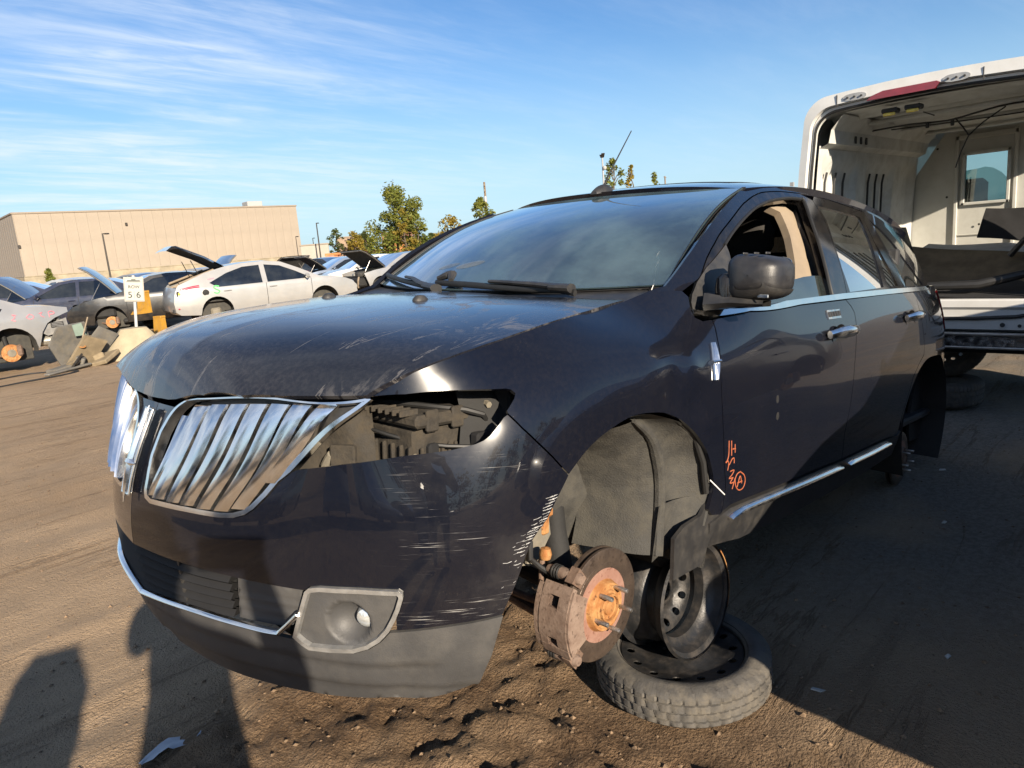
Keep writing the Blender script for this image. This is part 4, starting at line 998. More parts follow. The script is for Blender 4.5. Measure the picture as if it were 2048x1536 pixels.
# antenna
an = empty('antenna'); an.parent = suv
pr = roof(np.array([-1.10]), np.array([0.]))[0]
mb = MB(); rows = []
for t in np.linspace(0, 1, 9):
    h = .032*math.sin(math.pi*min(1, .12+t*.78))+.003; w = .030*(1-.55*abs(2*t-.9)**2.2); x = pr[0]+.055-.13*t; z = float(roof(np.array([x]), np.array([0.]))[0][2])
    rows.append([(x, w*math.cos(a), z-.004+h*math.sin(a)) for a in np.linspace(0, math.pi, 9)])
mb.grid(rows, True, flip=True); mb.F += [tuple(range(9)), tuple(8*9+k for k in range(9))[::-1]]; mb.sm += [False, False]; mb.build('antenna_base', M_BLACKP, an)
MB().tube([(pr[0]-.015, 0, pr[2]+.02), (pr[0]-.05, -.0, pr[2]+.075), (pr[0]-.22, .0, pr[2]+.29)], [.006, .0035, .0022], 8).build('antenna_mast', M_SEAL, an)

# --- door mirror
mr = empty('door_mirror'); mr.parent = suv
def squircle(cy, cz, hy_, hz_, n=28, e=4.6):
    out = []
    for k in range(n):
        a = 2*math.pi*k/n; c, s_ = math.cos(a), math.sin(a)
        out.append((cy+hy_*math.copysign(abs(c)**(2/e), c), cz+hz_*math.copysign(abs(s_)**(2/e), s_)))
    return out
mb = MB(); rows = []
for (x, sc, dy, dz) in ((-.640, .93, 0, 0), (-.635, 1., 0, 0), (-.600, 1., 0, .0), (-.565, .97, 0, .0), (-.535, .86, .0, 0), (-.518, .66, 0, 0), (-.510, .35, 0, 0), (-.508, .02, 0, 0)):
    rows.append([(x-.075*(y-1.0), y, 1.245+(z-1.245)*(1.04-.30*max(0, (y-.93)/.14)**1.5)) for y, z in squircle(.985+dy, 1.252+dz, .086*sc, .066*sc)])
rows = [r_+[r_[0]] for r_ in rows]
mb.grid(rows, True); mb.F.append(tuple(range(28))); mb.sm.append(False); mb.build('mirror_shell', M_MIRR, mr, 60)
lo = MB(); rows = []
for (x, sc) in ((-.630, 1.03), (-.575, 1.02), (-.540, .92), (-.520, .72), (-.513, .5)):
    sq = squircle(.985, 1.244, .087*sc, .069*sc, 40)
    rows.append([(x-.075*(y-1.0), y, 1.245+(z-1.245)*(1.05-.30*max(0, (y-.93)/.14)**1.5)) for y, z in sq if z < 1.225+.02*(y-.9)/.2-.001])
m_ = min(len(r_) for r_ in rows); rows = [r_[:m_] for r_ in rows]
lo.grid(rows, True); lo.build('mirror_lower_shell', M_BLACKP, mr, 60)
mb = MB(); mb.grid([[(x, y, z) for x, y, z in r_] for r_ in ([(-.50, .85, 1.145), (-.475, .86, 1.165), (-.50, .85, 1.20), (-.60, .85, 1.20), (-.60, .85, 1.145), (-.50, .85, 1.145)], [(-.515, .93, 1.158), (-.495, .935, 1.172), (-.515, .93, 1.188), (-.60, .93, 1.188), (-.60, .93, 1.158), (-.515, .93, 1.158)], [(-.545, 1.02, 1.160), (-.53, 1.025, 1.168), (-.545, 1.02, 1.178), (-.60, 1.02, 1.178), (-.60, 1.02, 1.160), (-.545, 1.02, 1.160)])], False); mb.build('mirror_arm', M_BLACKP, mr)
MB().lathe([(0, .045), (.02, .043), (.034, .03), (.038, 0), (.036, -.04)], 18, T(-.545, .905, 1.215)).build('mirror_pivot', M_GLOSSB, mr)
MB().box((0, 0, 0), (.004, .05, .010), .002, T(-.520, 1.03, 1.192) @ RZ(-.5)).build('mirror_indicator', M_LENS, mr)
MB().prism([(y, z) for y, z in squircle(.985, 1.252, .076, .058, 20)], 0, .003, T(-.648, 0, 0) @ Matrix(((0, 0, -1, 0), (1, 0, 0, 0), (0, 1, 0, 0), (0, 0, 0, 1)))).build('mirror_glass', M_CHROME, mr)
for k in range(3): MB().box((-.55, .955+.035*k, 1.318), (.03, .004, .006), .001).build('mirror_notch', M_BLACKP, mr)

# --- cabin
cb = empty('cabin_interior'); cb.parent = suv
MB().box((-1.9, 0, .46), (3.1, 1.70, .04), .01).build('cabin_floor', M_CABIN, cb)
MB().box((-.50, 0, .80), (.06, 1.62, .72), .02).build('bulkhead', M_CABIN, cb)
mb = MB(); rows = []
for y in np.linspace(-.72, .72, 15): rows.append([(-.42, y, 1.13), (-.55, y, 1.165), (-.72, y, 1.165+.02*math.exp(-((y-.38)/.2)**2)), (-.82, y, 1.12), (-.84, y, .95), (-.80, y, .8)])
mb.grid(rows, True); mb.build('dashboard', M_CABIN, cb)
def lathe_ring(Rr, r, n=28, m=10): return [(Rr+r*math.cos(a), r*math.sin(a)) for a in np.linspace(0, 2*math.pi, m+1)]
MB().lathe(lathe_ring(.185, .015), 28, T(-.93, .38, 1.02) @ RY(R(-62))).build('steering_wheel', M_CABIN, cb)
def seat(x, y, w=.50, name='seat'):
    s_ = empty(name); s_.parent = cb
    MB().box((x+.10, y, .70), (.52, w, .16), .05).build('cushion', M_SEAT, s_)
    mb = MB(); rows = []
    for t in np.linspace(0, 1, 9):
        zz_ = .76+.56*t; xx = x-.16-.17*t; ww = w/2*(1-.18*t**3); d = .06-.015*t
        rows.append([(xx+d*math.sin(a)+(.03 if abs(math.cos(a)) > .8 else 0), y+ww*math.copysign(abs(math.cos(a))**.6, math.cos(a)), zz_) for a in np.linspace(0, 2*math.pi, 20)])
    rows.append([(x-.34, y, 1.335)]*20); mb.grid(rows, True, flip=True); mb.build('backrest', M_SEAT, s_, 70)
    mb = MB(); rows = []
    for zz_, k in ((1.355, .2), (1.36, .85), (1.40, 1.), (1.47, 1.), (1.515, .8), (1.525, .1)): rows.append([(x-.35+.05*k*math.sin(a), y+.135*k*math.copysign(abs(math.cos(a))**.6, math.cos(a)), zz_) for a in np.linspace(0, 2*math.pi, 18)])
    mb.grid(rows, True, flip=True); mb.build('headrest', M_SEAT, s_, 70)
seat(-1.42, .36); seat(-1.42, -.40); seat(-2.25, .40, .62, 'rear_seat'); seat(-2.25, -.40, .62, 'rear_seat')
both('pillar_trim', side_in, K('beige'), M_BEIGE, parent=cb, off=0., th=.03, step=.03, bstep=.012)
both('pillar_trim', side, [(-1.55, 1.17), (-1.66, 1.19), (-1.78, 1.5), (-1.80, 1.58), (-1.68, 1.58), (-1.62, 1.5)], M_CABIN, parent=cb, off=-.05, th=.03, step=.05, bstep=.02)
MB().box((-1.02, 0, 1.50), (.035, .22, .065), .015).build('rear_view_mirror', M_BLACKP, cb)
MB().box((-2.6, 0, .95), (.05, 1.6, .9), .01).build('cabin_dark_panel', M_CABIN, cb)  # added back panel that keeps the cabin dark

# --- engine bay seen through the empty lamp opening
eb = empty('engine_bay'); eb.parent = suv
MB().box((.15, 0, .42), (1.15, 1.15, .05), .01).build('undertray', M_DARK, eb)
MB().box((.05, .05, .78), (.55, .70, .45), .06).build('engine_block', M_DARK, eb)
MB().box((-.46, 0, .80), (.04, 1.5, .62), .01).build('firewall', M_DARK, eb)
mb = MB(); mb.box((.43, .585, .80), (.22, .30, .24), .02); mb.build('air_box', M_ENGP, eb)
for k in range(11): MB().box((.43, .740, .77), (.008, .010, .20), .003, T(-.10+.02*k, 0, 0)).build('air_box_rib', M_ENGP, eb)
for k in range(9): MB().box((.545, .46+.032*k, .77), (.010, .010, .20), .003).build('air_box_rib', M_ENGP, eb)
MB().box((.43, .59, .930), (.25, .33, .03), .008).build('air_box_lid', M_ENGP, eb)
for k in range(12): MB().box((.555, .44+.026*k, .950), (.05, .005, .014), .001, ).build('air_box_fin', M_ENGP, eb)
for k in range(3): MB().box((.36+.075*k, .752, .93), (.035, .012, .05), .004).build('air_box_clip', M_ENGP, eb)
mb = MB(); rows = []
for i, t in enumerate(np.linspace(0, 1, 9)):
    row = []
    for j, q in enumerate(np.linspace(0, 1, 9)):
        v_ = .50+.32*q; s_ = .52+.22*t; p = wp(s_, v_, -.085-.03*t+.012*math.sin(9*t+5*q)*q)[0]; row.append(tuple(p))
    rows.append(row)
mb.grid(rows, True); mb.build('radiator_shroud', M_ENGP, eb)
for (s_, v_) in ((.62, .60), (.66, .57), (.86, .60)):
    p = wp(s_, v_, -.07)[0]; MB().lathe([(0, .012), (.010, .012), (.012, 0), (.012, -.03)], 10, T(*p) @ RX(-.7)).build('mount_bolt', M_DIRTM, eb)
for (pth, r_) in (([(.55, .56, .96), (.46, .72, .95), (.38, .78, .93), (.33, .76, .86)], .007), ([(.57, .46, .92), (.57, .60, .90), (.50, .72, .87), (.40, .80, .86)], .005), ([(.34, .74, .98), (.35, .79, .90), (.37, .80, .82)], .010), ([(.60, .50, .78), (.54, .64, .76), (.47, .76, .78)], .006)):
    MB().tube([tuple(x) for x in smooth_poly(pth, .04)], r_, 7).build('loom', M_SEAL, eb)
for (c_, d_) in (((.39, .785, .875), (.05, .03, .035)), ((.50, .73, .86), (.03, .04, .03)), ((.32, .79, .95), (.02, .05, .10))): MB().box(c_, d_, .006).build('connector', M_DARKP, eb)
MB().lathe(lathe_ring(.045, .012, 18, 8), 18, T(.36, .75, .80) @ RX(R(70))).build('hose_end', M_SEAL, eb)
panel('lamp_shelf', wall, [(.60, .52), (.80, .545), (1.0, .60), (1.06, .66), (1.05, .60), (.8, .50), (.62, .47)], M_DARK, eb, off=-.05, th=.02, step=.04)
p = wp(.66, .57, -.075)[0]; MB().box((0, 0, 0), (.02, .06, .12), .004, T(*p) @ RZ(.6)).build('lamp_bracket', M_ENGP, eb)
MB().box((.30, .72, .90), (.03, .10, .16), .01, None).build('fuse_bracket', M_ENGP, eb)
MB().tube([(.20, .45, .98), (.34, .70, .965), (.36, .78, .95)], .008, 6).build('bonnet_stay', M_DIRTM, eb)
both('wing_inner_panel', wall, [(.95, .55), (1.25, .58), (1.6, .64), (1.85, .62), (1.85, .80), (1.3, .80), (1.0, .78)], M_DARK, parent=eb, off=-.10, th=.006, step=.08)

# --- underbody
MB().box((-1.65, 0, .36), (2.5, 1.60, .10), .03).build('underbody', M_DARK, suv)
for y in (-.45, .45): MB().box((.1, y, .40), (1.0, .10, .12), .02).build('front_frame_rail', M_DARK, suv)
MB().box((-3.2, 0, .45), (.8, 1.3, .3), .05).build('spare_well', M_DARK, suv)
MB().box((.66, 0, .56), (.10, 1.1, .14), .03).build('bumper_beam', M_DARK, suv)

# --- front wheel arch and brake, driver side (copied to the other side further on)
AX, AZ = -.015, .47
def arch_well(xc, zc, mat, par, rad, y0, y1, a0, a1, mir, name='arch_liner', rib=True):
    mb = MB(); rows = []; sg = -1 if mir else 1
    for i, a in enumerate(np.linspace(a0, a1, 40)):
        rr = rad*(1.0+.03*math.sin(a*3)); row = []
        for j, t in enumerate(np.linspace(0, 1, 8)):
            y = y0+(y1-y0)*t; bulge = .016*math.exp(-((t-.35)/.13)**2) if rib else 0
            r2 = rr-.02*t-bulge if t < .85 else rr-.02-.05*(t-.85)/.15*1.6
            row.append((xc+r2*math.cos(a), y*sg, zc+r2*math.sin(a)))
        rows.append(row)
    mb.grid(rows, True, flip=mir); return mb.build(name, mat, par, 50)
for mir in (False, True):
    sg = -1 if mir else 1
    arch_well(AX, AZ, M_LINER, suv, .432, .925, .60, R(24), R(196), mir)
    # inner wall of the liner down to its lower edge
    mb = MB(); rows = []
    for i, x in enumerate(np.linspace(-.42, .36, 18)):
        row = []
        zt_ = AZ+math.sqrt(max(.001, .40**2-(x-AX)**2))
        zb = .46 if x < .12 else .58
        if x < -.18: zb = .46-.14*min(1, (-.18-x)/.18)
        for t in np.linspace(0, 1, 9):
            z = zb+(zt_-zb)*t; y = .635+.045*math.sin(math.pi*min(1, t*.9))+.018*math.exp(-((z-.60)/.025)**2)*(-.3 < x < .1)
            row.append((x, y*sg, z))
        rows.append(row)
    mb.grid(rows, True, flip=not mir); mb.build('arch_liner_wall', M_LINER, suv, 60)
    # moulded channel and flap at the back of the arch
    ch = smooth_poly([(-.06, .90, .868), (-.17, .885, .80), (-.235, .872, .69), (-.245, .87, .58), (-.215, .885, .445)], .03)
    MB().tube([(x, y*sg, z) for x, y, z in ch], [.006+.013*min(1, i/6) for i in range(len(ch))], 10).build('liner_channel', M_LINER, suv)
    chp = [(-.06, .90, .868), (-.17, .885, .80), (-.235, .872, .69), (-.245, .87, .58), (-.215, .885, .445)]
    edg = [(-.10, .925, .885), (-.27, .935, .83), (-.385, .94, .73), (-.43, .94, .61), (-.40, .935, .50)]
    inn = [(.02, .64, .80), (-.06, .65, .74), (-.11, .655, .66), (-.125, .66, .56), (-.10, .66, .455)]
    for (A_1, B_1, dp) in ((chp, edg, .05), (inn, chp, -.045)):
        ra = smooth_poly(A_1, .03); rb = smooth_poly(B_1, .03); ra = [ra[int(i*(len(ra)-1)/20)] for i in range(21)]; rb = [rb[int(i*(len(rb)-1)/20)] for i in range(21)]; rows = []
        for a_, b_ in zip(ra, rb):
            row = []
            for t in np.linspace(0, 1, 9):
                q_ = np.array(a_)*(1-t)+np.array(b_)*t; q_[1] -= dp*math.sin(math.pi*t); row.append((q_[0], q_[1]*sg, q_[2]))
            rows.append(row)
        mb = MB(); mb.grid(rows, True, flip=mir); mb.build('arch_liner_rear', M_LINER, suv, 70)
    mb = MB(); rows = []
    for t in np.linspace(0, 1, 8):
        x0 = -.19-.03*t; row = []
        for q in np.linspace(0, 1, 6): row.append((x0-.21*q, (.885+.035*q-.02*math.sin(math.pi*q))*sg, .43+.16*t+.03*q*(1-t)))
        rows.append(row)
    mb.grid(rows, True, flip=mir); mb.build('mud_flap', M_LINER, suv, 60)
    MB().prism([(-.235, .50), (-.29, .525), (-.385, .535), (-.42, .575), (-.505, .578), (-.50, .49), (-.44, .44), (-.40, .375), (-.235, .375)], -.006, .006, Matrix(((1, 0, 0, 0), (0, 0, sg, .925*sg), (0, 1, 0, 0), (0, 0, 0, 1)))).build('splash_guard', M_BLACKP, suv)
    MB().lathe([(0, .006), (.010, .005), (.013, 0)], 12, T(-.10, (.672)*sg, .62) @ RX(-math.pi/2*sg)).build('liner_clip', M_LINER, suv)
    MB().tube([(-.33, .925*sg, .80), (-.385, .93*sg, .70), (-.41, .93*sg, .60)], .010, 8).build('arch_seal', M_SEAL, suv)
    arch_well(-2.83, .44, M_DARK, suv, .42, .93, .55, R(-30), R(215), mir, rib=False)
    MB().box((-2.83, .56*sg, .66), (.85, .02, .55), .01).build('rear_arch_wall', M_DARK, suv)
    MB().prism([(-3.22, .30), (-3.02, .31), (-2.98, .45), (-3.05, .62), (-3.20, .80), (-3.27, .60)], -.008, .008, Matrix(((1, 0, 0, 0), (0, 0, sg, .80*sg), (0, 1, 0, 0), (0, 0, 0, 1)))).build('rear_arch_flap', M_DARK, suv)

def brake(xc, yc, zc, sg, rear=False):
    b = empty('rear_brake' if rear else 'front_brake'); b.parent = suv
    A = T(xc, yc*sg, zc) @ RX(-math.pi/2*sg)          # local +Z points outwards
    r = .151 if rear else .158
    d = MB().lathe([(.070, .006), (.118, .0065), (.1185, .0058), (r-.004, .006), (r, .004), (r, -.004), (r-.006, -.006), (r-.012, -.0065)], 64, A); d.build('disc_face', M_DISC, b, 30)
    MB().lathe([(.085, -.0205), (r-.012, -.0205), (r, -.018), (r, -.026), (.085, -.028)], 64, A).build('disc_inner_plate', M_DISC, b, 30)
    MB().lathe([(r-.02, -.006), (r-.02, -.0205)], 64, A).build('disc_vent', M_DARK, b)
    MB().lathe([(.072, .0066), (.104, .0072), (.104, .0066)], 64, A).build('disc_swept_band', M_DISCPINK, b)
    MB().lathe([(.074, .006), (.071, .010), (.069, .020), (.066, .024), (.060, .0245), (.058, .022), (.048, .022), (.046, .026), (.040, .0265), (.038, .034), (.034, .036), (.033, .028), (.022, .026), (.020, .033), (.0, .034)], 48, A).build('hub', M_RUST if not rear else M_RUSTD, b, 30)
    for k in range(5):
        a = 2*math.pi*k/5+.35
        MB().lathe([(.0055, .020), (.0058, .034), (.0066, .035), (.0066, .064), (.0055, .066), (.0, .066)], 12, A @ T(.0575*math.cos(a), .0575*math.sin(a), 0)).build('wheel_stud', M_STEEL, b)
    MB().lathe([(.06, -.03), (.075, -.05), (.07, -.12), (.04, -.14)], 24, A).build('knuckle', M_DARK, b)
    return b
for sg in (1, -1):
    fb = brake(-.005, .842, .352, sg); brake(-2.824, .812, .245, sg, True)
    # caliper on the leading side of the disc
    C0 = T(-.005, .842*sg, .352)
    def arcbox(r0, r1, a0, a1, y0, y1, n=10):
        """part of a ring about the axle: a caliper-like saddle"""
        mb = MB(); rows = []
        for a in np.linspace(a0, a1, n):
            c, s_ = math.cos(a), math.sin(a)
            rows.append([(r0*c, y0*sg, r0*s_), (r1*c, y0*sg, r1*s_), (r1*c, y1*sg, r1*s_), (r0*c, y1*sg, r0*s_), (r0*c, y0*sg, r0*s_)])
        mb.grid(rows, False); V = mb.V; k = len(rows)
        mb.F += [(0, 1, 2, 3), tuple((k-1)*5+i for i in (3, 2, 1, 0))]; mb.sm += [False, False]; return mb
    cal = empty('brake_caliper'); cal.parent = fb
    if True:
        # bridge with two windows, outer fingers, inner piston housing
        a0, a1 = R(-30), R(34)
        for (aa, ab) in ((a0, R(-21)), (R(-12), R(14)), (R(24), a1)): arcbox(.163, .184, aa, ab, -.066, .026).build('caliper_bridge', M_CAST, cal, M=C0)
        arcbox(.163, .183, R(-22), R(25), -.008, .026).build('caliper_bridge', M_CAST, cal, M=C0)
        arcbox(.163, .183, R(-22), R(25), -.066, -.040).build('caliper_bridge', M_CAST, cal, M=C0)
        arcbox(.116, .180, R(-27), R(31), .016, .032).build('caliper_finger', M_CAST, cal, M=C0)
        arcbox(.095, .182, R(-27), R(31), -.085, -.040).build('caliper_housing', M_CAST, cal, M=C0)
        for a in (R(-39), R(44)):
            p = (.168*math.cos(a), 0, .168*math.sin(a))
            MB().tube([(p[0], -.085*sg, p[2]), (p[0], -.06*sg, p[2]), (p[0], .018*sg, p[2]), (p[0], .030*sg, p[2])], [.012, .017, .017, .012], 12).build('slide_pin', M_CAST, cal, M=C0)
            for q in range(3): MB().lathe(lathe_ring(.016, .004, 16, 6), 16, C0 @ T(p[0], (-.062+.009*q)*sg, p[2]) @ RX(math.pi/2)).build('pin_boot', M_SEAL, cal)
            arcbox(.140, .185, a-R(7), a+R(7), -.008, .018).build('caliper_bracket', M_RUSTD, cal, M=C0)
    # suspension behind the disc
    su = empty('front_suspension'); su.parent = suv
    Y = lambda v: v*sg
    MB().tube([(-.02, Y(.70), .30), (-.02, Y(.66), .52), (-.05, Y(.60), .80)], [.045, .035, .03], 12).build('strut', M_DARK, su)
    MB().tube([(0, Y(.76), .24), (.02, Y(.45), .30), (-.1, Y(.32), .33)], [.025, .03, .03], 10, flat=.6).build('control_arm', M_RUSTD, su)
    MB().tube([(.06, Y(.78), .33), (.12, Y(.5), .36)], .011, 8).build('tie_rod', M_RUSTD, su)
    MB().tube([(.10, Y(.72), .50), (.115, Y(.72), .30)], .008, 8).build('anti_roll_link', M_RUSTD, su)
    for z_ in (.50, .30): MB().lathe([(0, .02), (.014, .016), (.018, 0), (.014, -.014), (0, -.018)], 12, T(.105, Y(.735), z_)).build('ball_joint', M_RUST, su)
    MB().tube([(.16, Y(.69), .58), (.15, Y(.72), .54), (.16, Y(.73), .50), (.13, Y(.74), .47), (.10, Y(.78), .44)], .008, 8).build('brake_hose', M_SEAL, su)
    MB().tube([(.02, Y(.82), .36), (-.02, Y(.5), .36)], .022, 10).build('drive_shaft', M_DARK, su)
    # frame end and bracket inside the front of the arch
    mb = MB(); mb.prism([(.20, .47), (.08, .45), (.02, .52), (.04, .64), (.10, .73), (.19, .70), (.22, .60)], -.02, .02, Matrix(((1, 0, 0, 0), (0, 0, 1, Y(.66)), (0, 1, 0, 0), (0, 0, 0, 1)))); mb.build('frame_bracket', M_DIRTM, su)
    MB().box((.10, Y(.60), .60), (.22, .10, .20), .02).build('frame_rail_end', M_DIRTM, su)
    mb = MB(); mb.box((.045, Y(.672), .60), (.030, .03, .15), .006, None); mb.box((.02, Y(.665), .63), (.03, .03, .12), .006); mb.build('bracket_flange', M_RUST, su)
    for (x_, z_) in ((.085, .575), (.19, .56)): MB().lathe([(0, .020), (.014, .020), (.016, .012), (.021, .010), (.021, 0)], 6, T(x_, Y(.682), z_) @ RX(-math.pi/2*sg)).build('bracket_bolt', M_RUSTD, su)
    MB().tube([(.19, Y(.70), .565), (.16, Y(.705), .56), (.145, Y(.71), .53), (.15, Y(.71), .48)], .008, 8).build('wheel_sensor_wire', M_DIRTM, su)
    MB().box((.20, Y(.70), .565), (.05, .012, .035), .004).build('bracket_tab', M_DIRTM, su)
    MB().tube([(-2.80, Y(.55), .42), (-2.82, Y(.78), .30)], .03, 10).build('rear_knuckle', M_DARK, suv)
    # tail lamp
    panel('tail_lamp', wall, [(4.72, .60), (4.66, .70), (4.64, .79), (4.95, .80), (5.05, .70), (4.95, .60)], M_REDLENS, suv, off=.006, th=.012, step=.04, mirror=sg < 0)


# ================================================================= wheels and tyres used as stands
def tyre_mesh(r_out, r_in, w, n=180, blocks=46, z0=0.):
    n = blocks*6
    """tyre lying flat, axis Z: bulged sidewalls, grooved tread with lateral sipes"""
    prof = [(r_in, .10), (r_in+.012, .02), (r_in+.035, .0), (r_out-.045, .005), (r_out-.018, .045), (r_out-.005, .13)]
    half = [(r_, z_*w) for r_, z_ in prof]
    tread = [(r_out-.001, .16), (r_out, .26), (r_out-.007, .275), (r_out-.007, .30), (r_out, .315), (r_out+.001, .48), (r_out-.007, .49), (r_out-.007, .51), (r_out+.001, .52), (r_out, .685), (r_out-.007, .70), (r_out-.007, .725), (r_out, .74), (r_out-.001, .84)]
    P = half+[(r_, z_*w) for r_, z_ in tread]+[(r_, w-z_) for r_, z_ in half[::-1]]
    rows = []
    for k in range(n+1):
        a = 2*math.pi*k/n; row = []
        for j, (r_, z_) in enumerate(P):
            rr = r_
            if len(half)-1 <= j <= len(half)+len(tread):
                ph = (a*blocks/(2*math.pi)+(.5 if z_ > w*.5 else 0)+z_*6) % 1.0
                if ph < .17: rr -= .006
            row.append((rr*math.cos(a), rr*math.sin(a), z_+z0))
        rows.append(row)
    mb = MB(); mb.grid(rows, True, flip=True); return mb
def steel_disc(par, r, z, nh, hr, hrad, mat, dish=.03, M=None, hub=.034):
    """pressed steel wheel centre: a dished plate with a ring of round holes"""
    def fn(u, v):
        q = np.hypot(u, v); zz_ = z-dish*np.clip((r-q)/(r*.35), 0, 1)**2*(1-.9*np.clip((.55*r-q)/(.25*r), 0, 1))
        return np.stack([u, v, zz_], -1)
    circ = lambda cx, cy, rr, n_: [(cx+rr*math.cos(a), cy+rr*math.sin(a)) for a in np.linspace(0, 2*math.pi, n_, endpoint=False)]
    hs = [circ(hrad*math.cos(a), hrad*math.sin(a), hr, 12) for a in np.linspace(0, 2*math.pi, nh, endpoint=False)]+[circ(0, 0, hub, 16)]+[circ(.057*math.cos(a), .057*math.sin(a), .007, 8) for a in np.linspace(.3, 2*math.pi+.3, 5, endpoint=False)]
    o = panel('wheel_disc', fn, circ(0, 0, r, 56), mat, par, holes=hs, step=.028, bstep=.014, th=.004, nrm_sign=1)
    return o
def rim_profile(r, w):      # steel rim barrel from outer lip to inner lip, axis Z
    return [(r+.016, w), (r+.020, w-.006), (r+.012, w-.012), (r+.002, w-.014), (r-.004, w-.035), (r-.010, w*.72), (r-.034, w*.66), (r-.036, w*.48), (r-.012, w*.40), (r-.006, w*.16), (r+.002, .014), (r+.012, .012), (r+.020, .006), (r+.016, 0.)]
# the lying spare under the door sill
ts = empty('spare_wheel', (-.52, .80, .0)); tag(ts, 'compact spare wheel with dusty tread lying flat under the black SUV, black steel centre', 'wheel')
tyre_mesh(.290, .208, .130).build('tyre', M_RUBBER, ts, 40)
MB().lathe([(.216, .126), (.214, .119), (.206, .112), (.200, .070), (.196, .055)], 56, None).build('rim', M_BLKSTEEL, ts, 40)
MB().lathe([(.196, .03), (.214, .008)], 56).build('rim_barrel', M_BLKSTEEL, ts)
steel_disc(ts, .202, .108, 14, .014, .170, M_BLKSTEEL, .016)
# the bare rim standing on it, axis along the car's width, holding up the sill
fwd = Matrix(((1, 0, 0), (0, 0, 1), (0, -1, 0))).to_4x4()      # local Z -> +Y
rs = empty('bare_rim', M=T(-.545, .665, .285) @ RZ(R(-3)) @ RX(R(4)) @ Matrix(((1, 0, 0, 0), (0, 0, 1, 0), (0, -1, 0, 0), (0, 0, 0, 1))))
tag(rs, 'bare black steel rim standing upright on the lying spare under the door sill', 'rim')
MB().lathe(rim_profile(.178, .195), 64).build('rim_barrel', M_BLKSTEEL, rs, 50)
MB().lathe([(r_-.004, z_) for r_, z_ in rim_profile(.178, .195)[::-1]], 64).build('rim_inner', M_BLKSTEEL, rs, 50)
steel_disc(rs, .148, .070, 12, .013, .118, M_BLKSTEEL, .03)
MB().lathe([(.196, .170), (.199, .19), (.1985, .195), (.192, .197)], 20, a0=R(150), a1=R(215)).build('rust_patch', M_RUST, rs)
# stands under the van
tv = empty('lying_tyre', (-4.86, .52, 0)); tag(tv, 'grey worn tyre lying flat in the shade under the white van', 'tyre')
tyre_mesh(.315, .19, .19, 120, 60).build('tyre_carcass', M_RUBBER, tv, 40)
MB().lathe([(.19, .17), (.18, .12), (.17, .07), (.05, .06), (.0, .06)], 32).build('wheel_centre', M_LIFTSTEEL, tv)
wv = empty('steel_wheel', M=T(-4.93, .545, .475) @ RZ(R(12)) @ RY(R(90)))
tag(wv, 'dark steel wheel with a ring of holes standing on a tyre under the van', 'wheel')
tyre_mesh(.300, .195, .19, 96, 60, -.19).build('tyre', M_RUBBER, wv, 40)
MB().lathe([(.205, .0), (.202, -.004), (.192, -.018), (.186, -.055)], 48).build('rim', M_LIFTSTEEL, wv, 40)
steel_disc(wv, .188, -.035, 16, .014, .158, M_LIFTSTEEL, -.03)
MB().lathe([(.0, .0), (.04, -.002), (.055, -.02), (.06, -.03)], 24).build('hub_cap', M_LIFTSTEEL, wv)


# ================================================================= white van with its back doors gone
M_VAN = simple('white_van_paint', (.62, .62, .60), .28, 0, .04, 2.5, dirt=.22, dirtc=(.40, .37, .31), coat=.6)
M_VANIN = simple('bare_white_inner_panel', (.50, .51, .49), .55, 0, .08, 3, dirt=.35, dirtc=(.25, .235, .19))
M_VANGAP = simple('dark_seam', (.03, .03, .03), .8, 0, .1, 5)
M_PLY = simple('partition_board', (.49, .49, .455), .6, 0, .06, 2, dirt=.3, dirtc=(.29, .275, .225))
M_REDL = simple('red_lamp_lens', (.20, .008, .015), .15, 0, .2, 8, coat=1.)
M_GREYP = simple('grey_socket', (.30, .31, .32), .5, 0, .15, 20)
M_YEL = simple('yellow_bulb_glass', (.70, .52, .08), .2, 0, .2, 30)
M_TRIMB = simple('black_felt_panel', (.010, .010, .011), .9, 0, .3, 10, .2, 200)
M_BOARD = simple('brown_fibre_board', (.12, .09, .055), .85, 0, .25, 7, .2, 90)
M_MUDF = simple('amber_reflector', (.55, .28, .05), .3, 0, .3, 30)
van = empty('van', (-4.6, .46, 0)); tag(van, 'white cargo van with open back and ribbed inner walls, its rear doors missing', 'van')
HW = .96                                    # half width
def vsec(z):                                 # half width of the van body by height: sides lean in towards the roof
    return HW-.10*max(0, (z-1.15)/1.2)**1.6
def outl(zb, zt, hw, rc, n=8):               # rounded-corner arch outline (y,z), from lower left up and over to lower right
    P = [(-vsec(zb)*hw, zb)]
    for z in np.linspace(zb+.1, zt-rc, 6): P.append((-vsec(z)*hw, z))
    cy = vsec(zt-rc)*hw-rc
    for a in np.linspace(R(170), R(95), n): P.append((-cy+rc*math.cos(a), zt-rc+rc*math.sin(a)+.0))
    for y in np.linspace(-cy*.8, cy*.8, 5): P.append((y, zt+.025*(1-(y/cy)**2)))
    for a in np.linspace(R(85), R(10), n): P.append((cy+rc*math.cos(a), zt-rc+rc*math.sin(a)))
    for z in np.linspace(zt-rc, zb+.1, 6): P.append((vsec(z)*hw, z))
    P.append((vsec(zb)*hw, zb)); return P
O1 = outl(.62, 2.415, 1.0, .20); O2 = outl(.80, 2.285, .895, .17); O3 = outl(.80, 2.275, .87, .16)
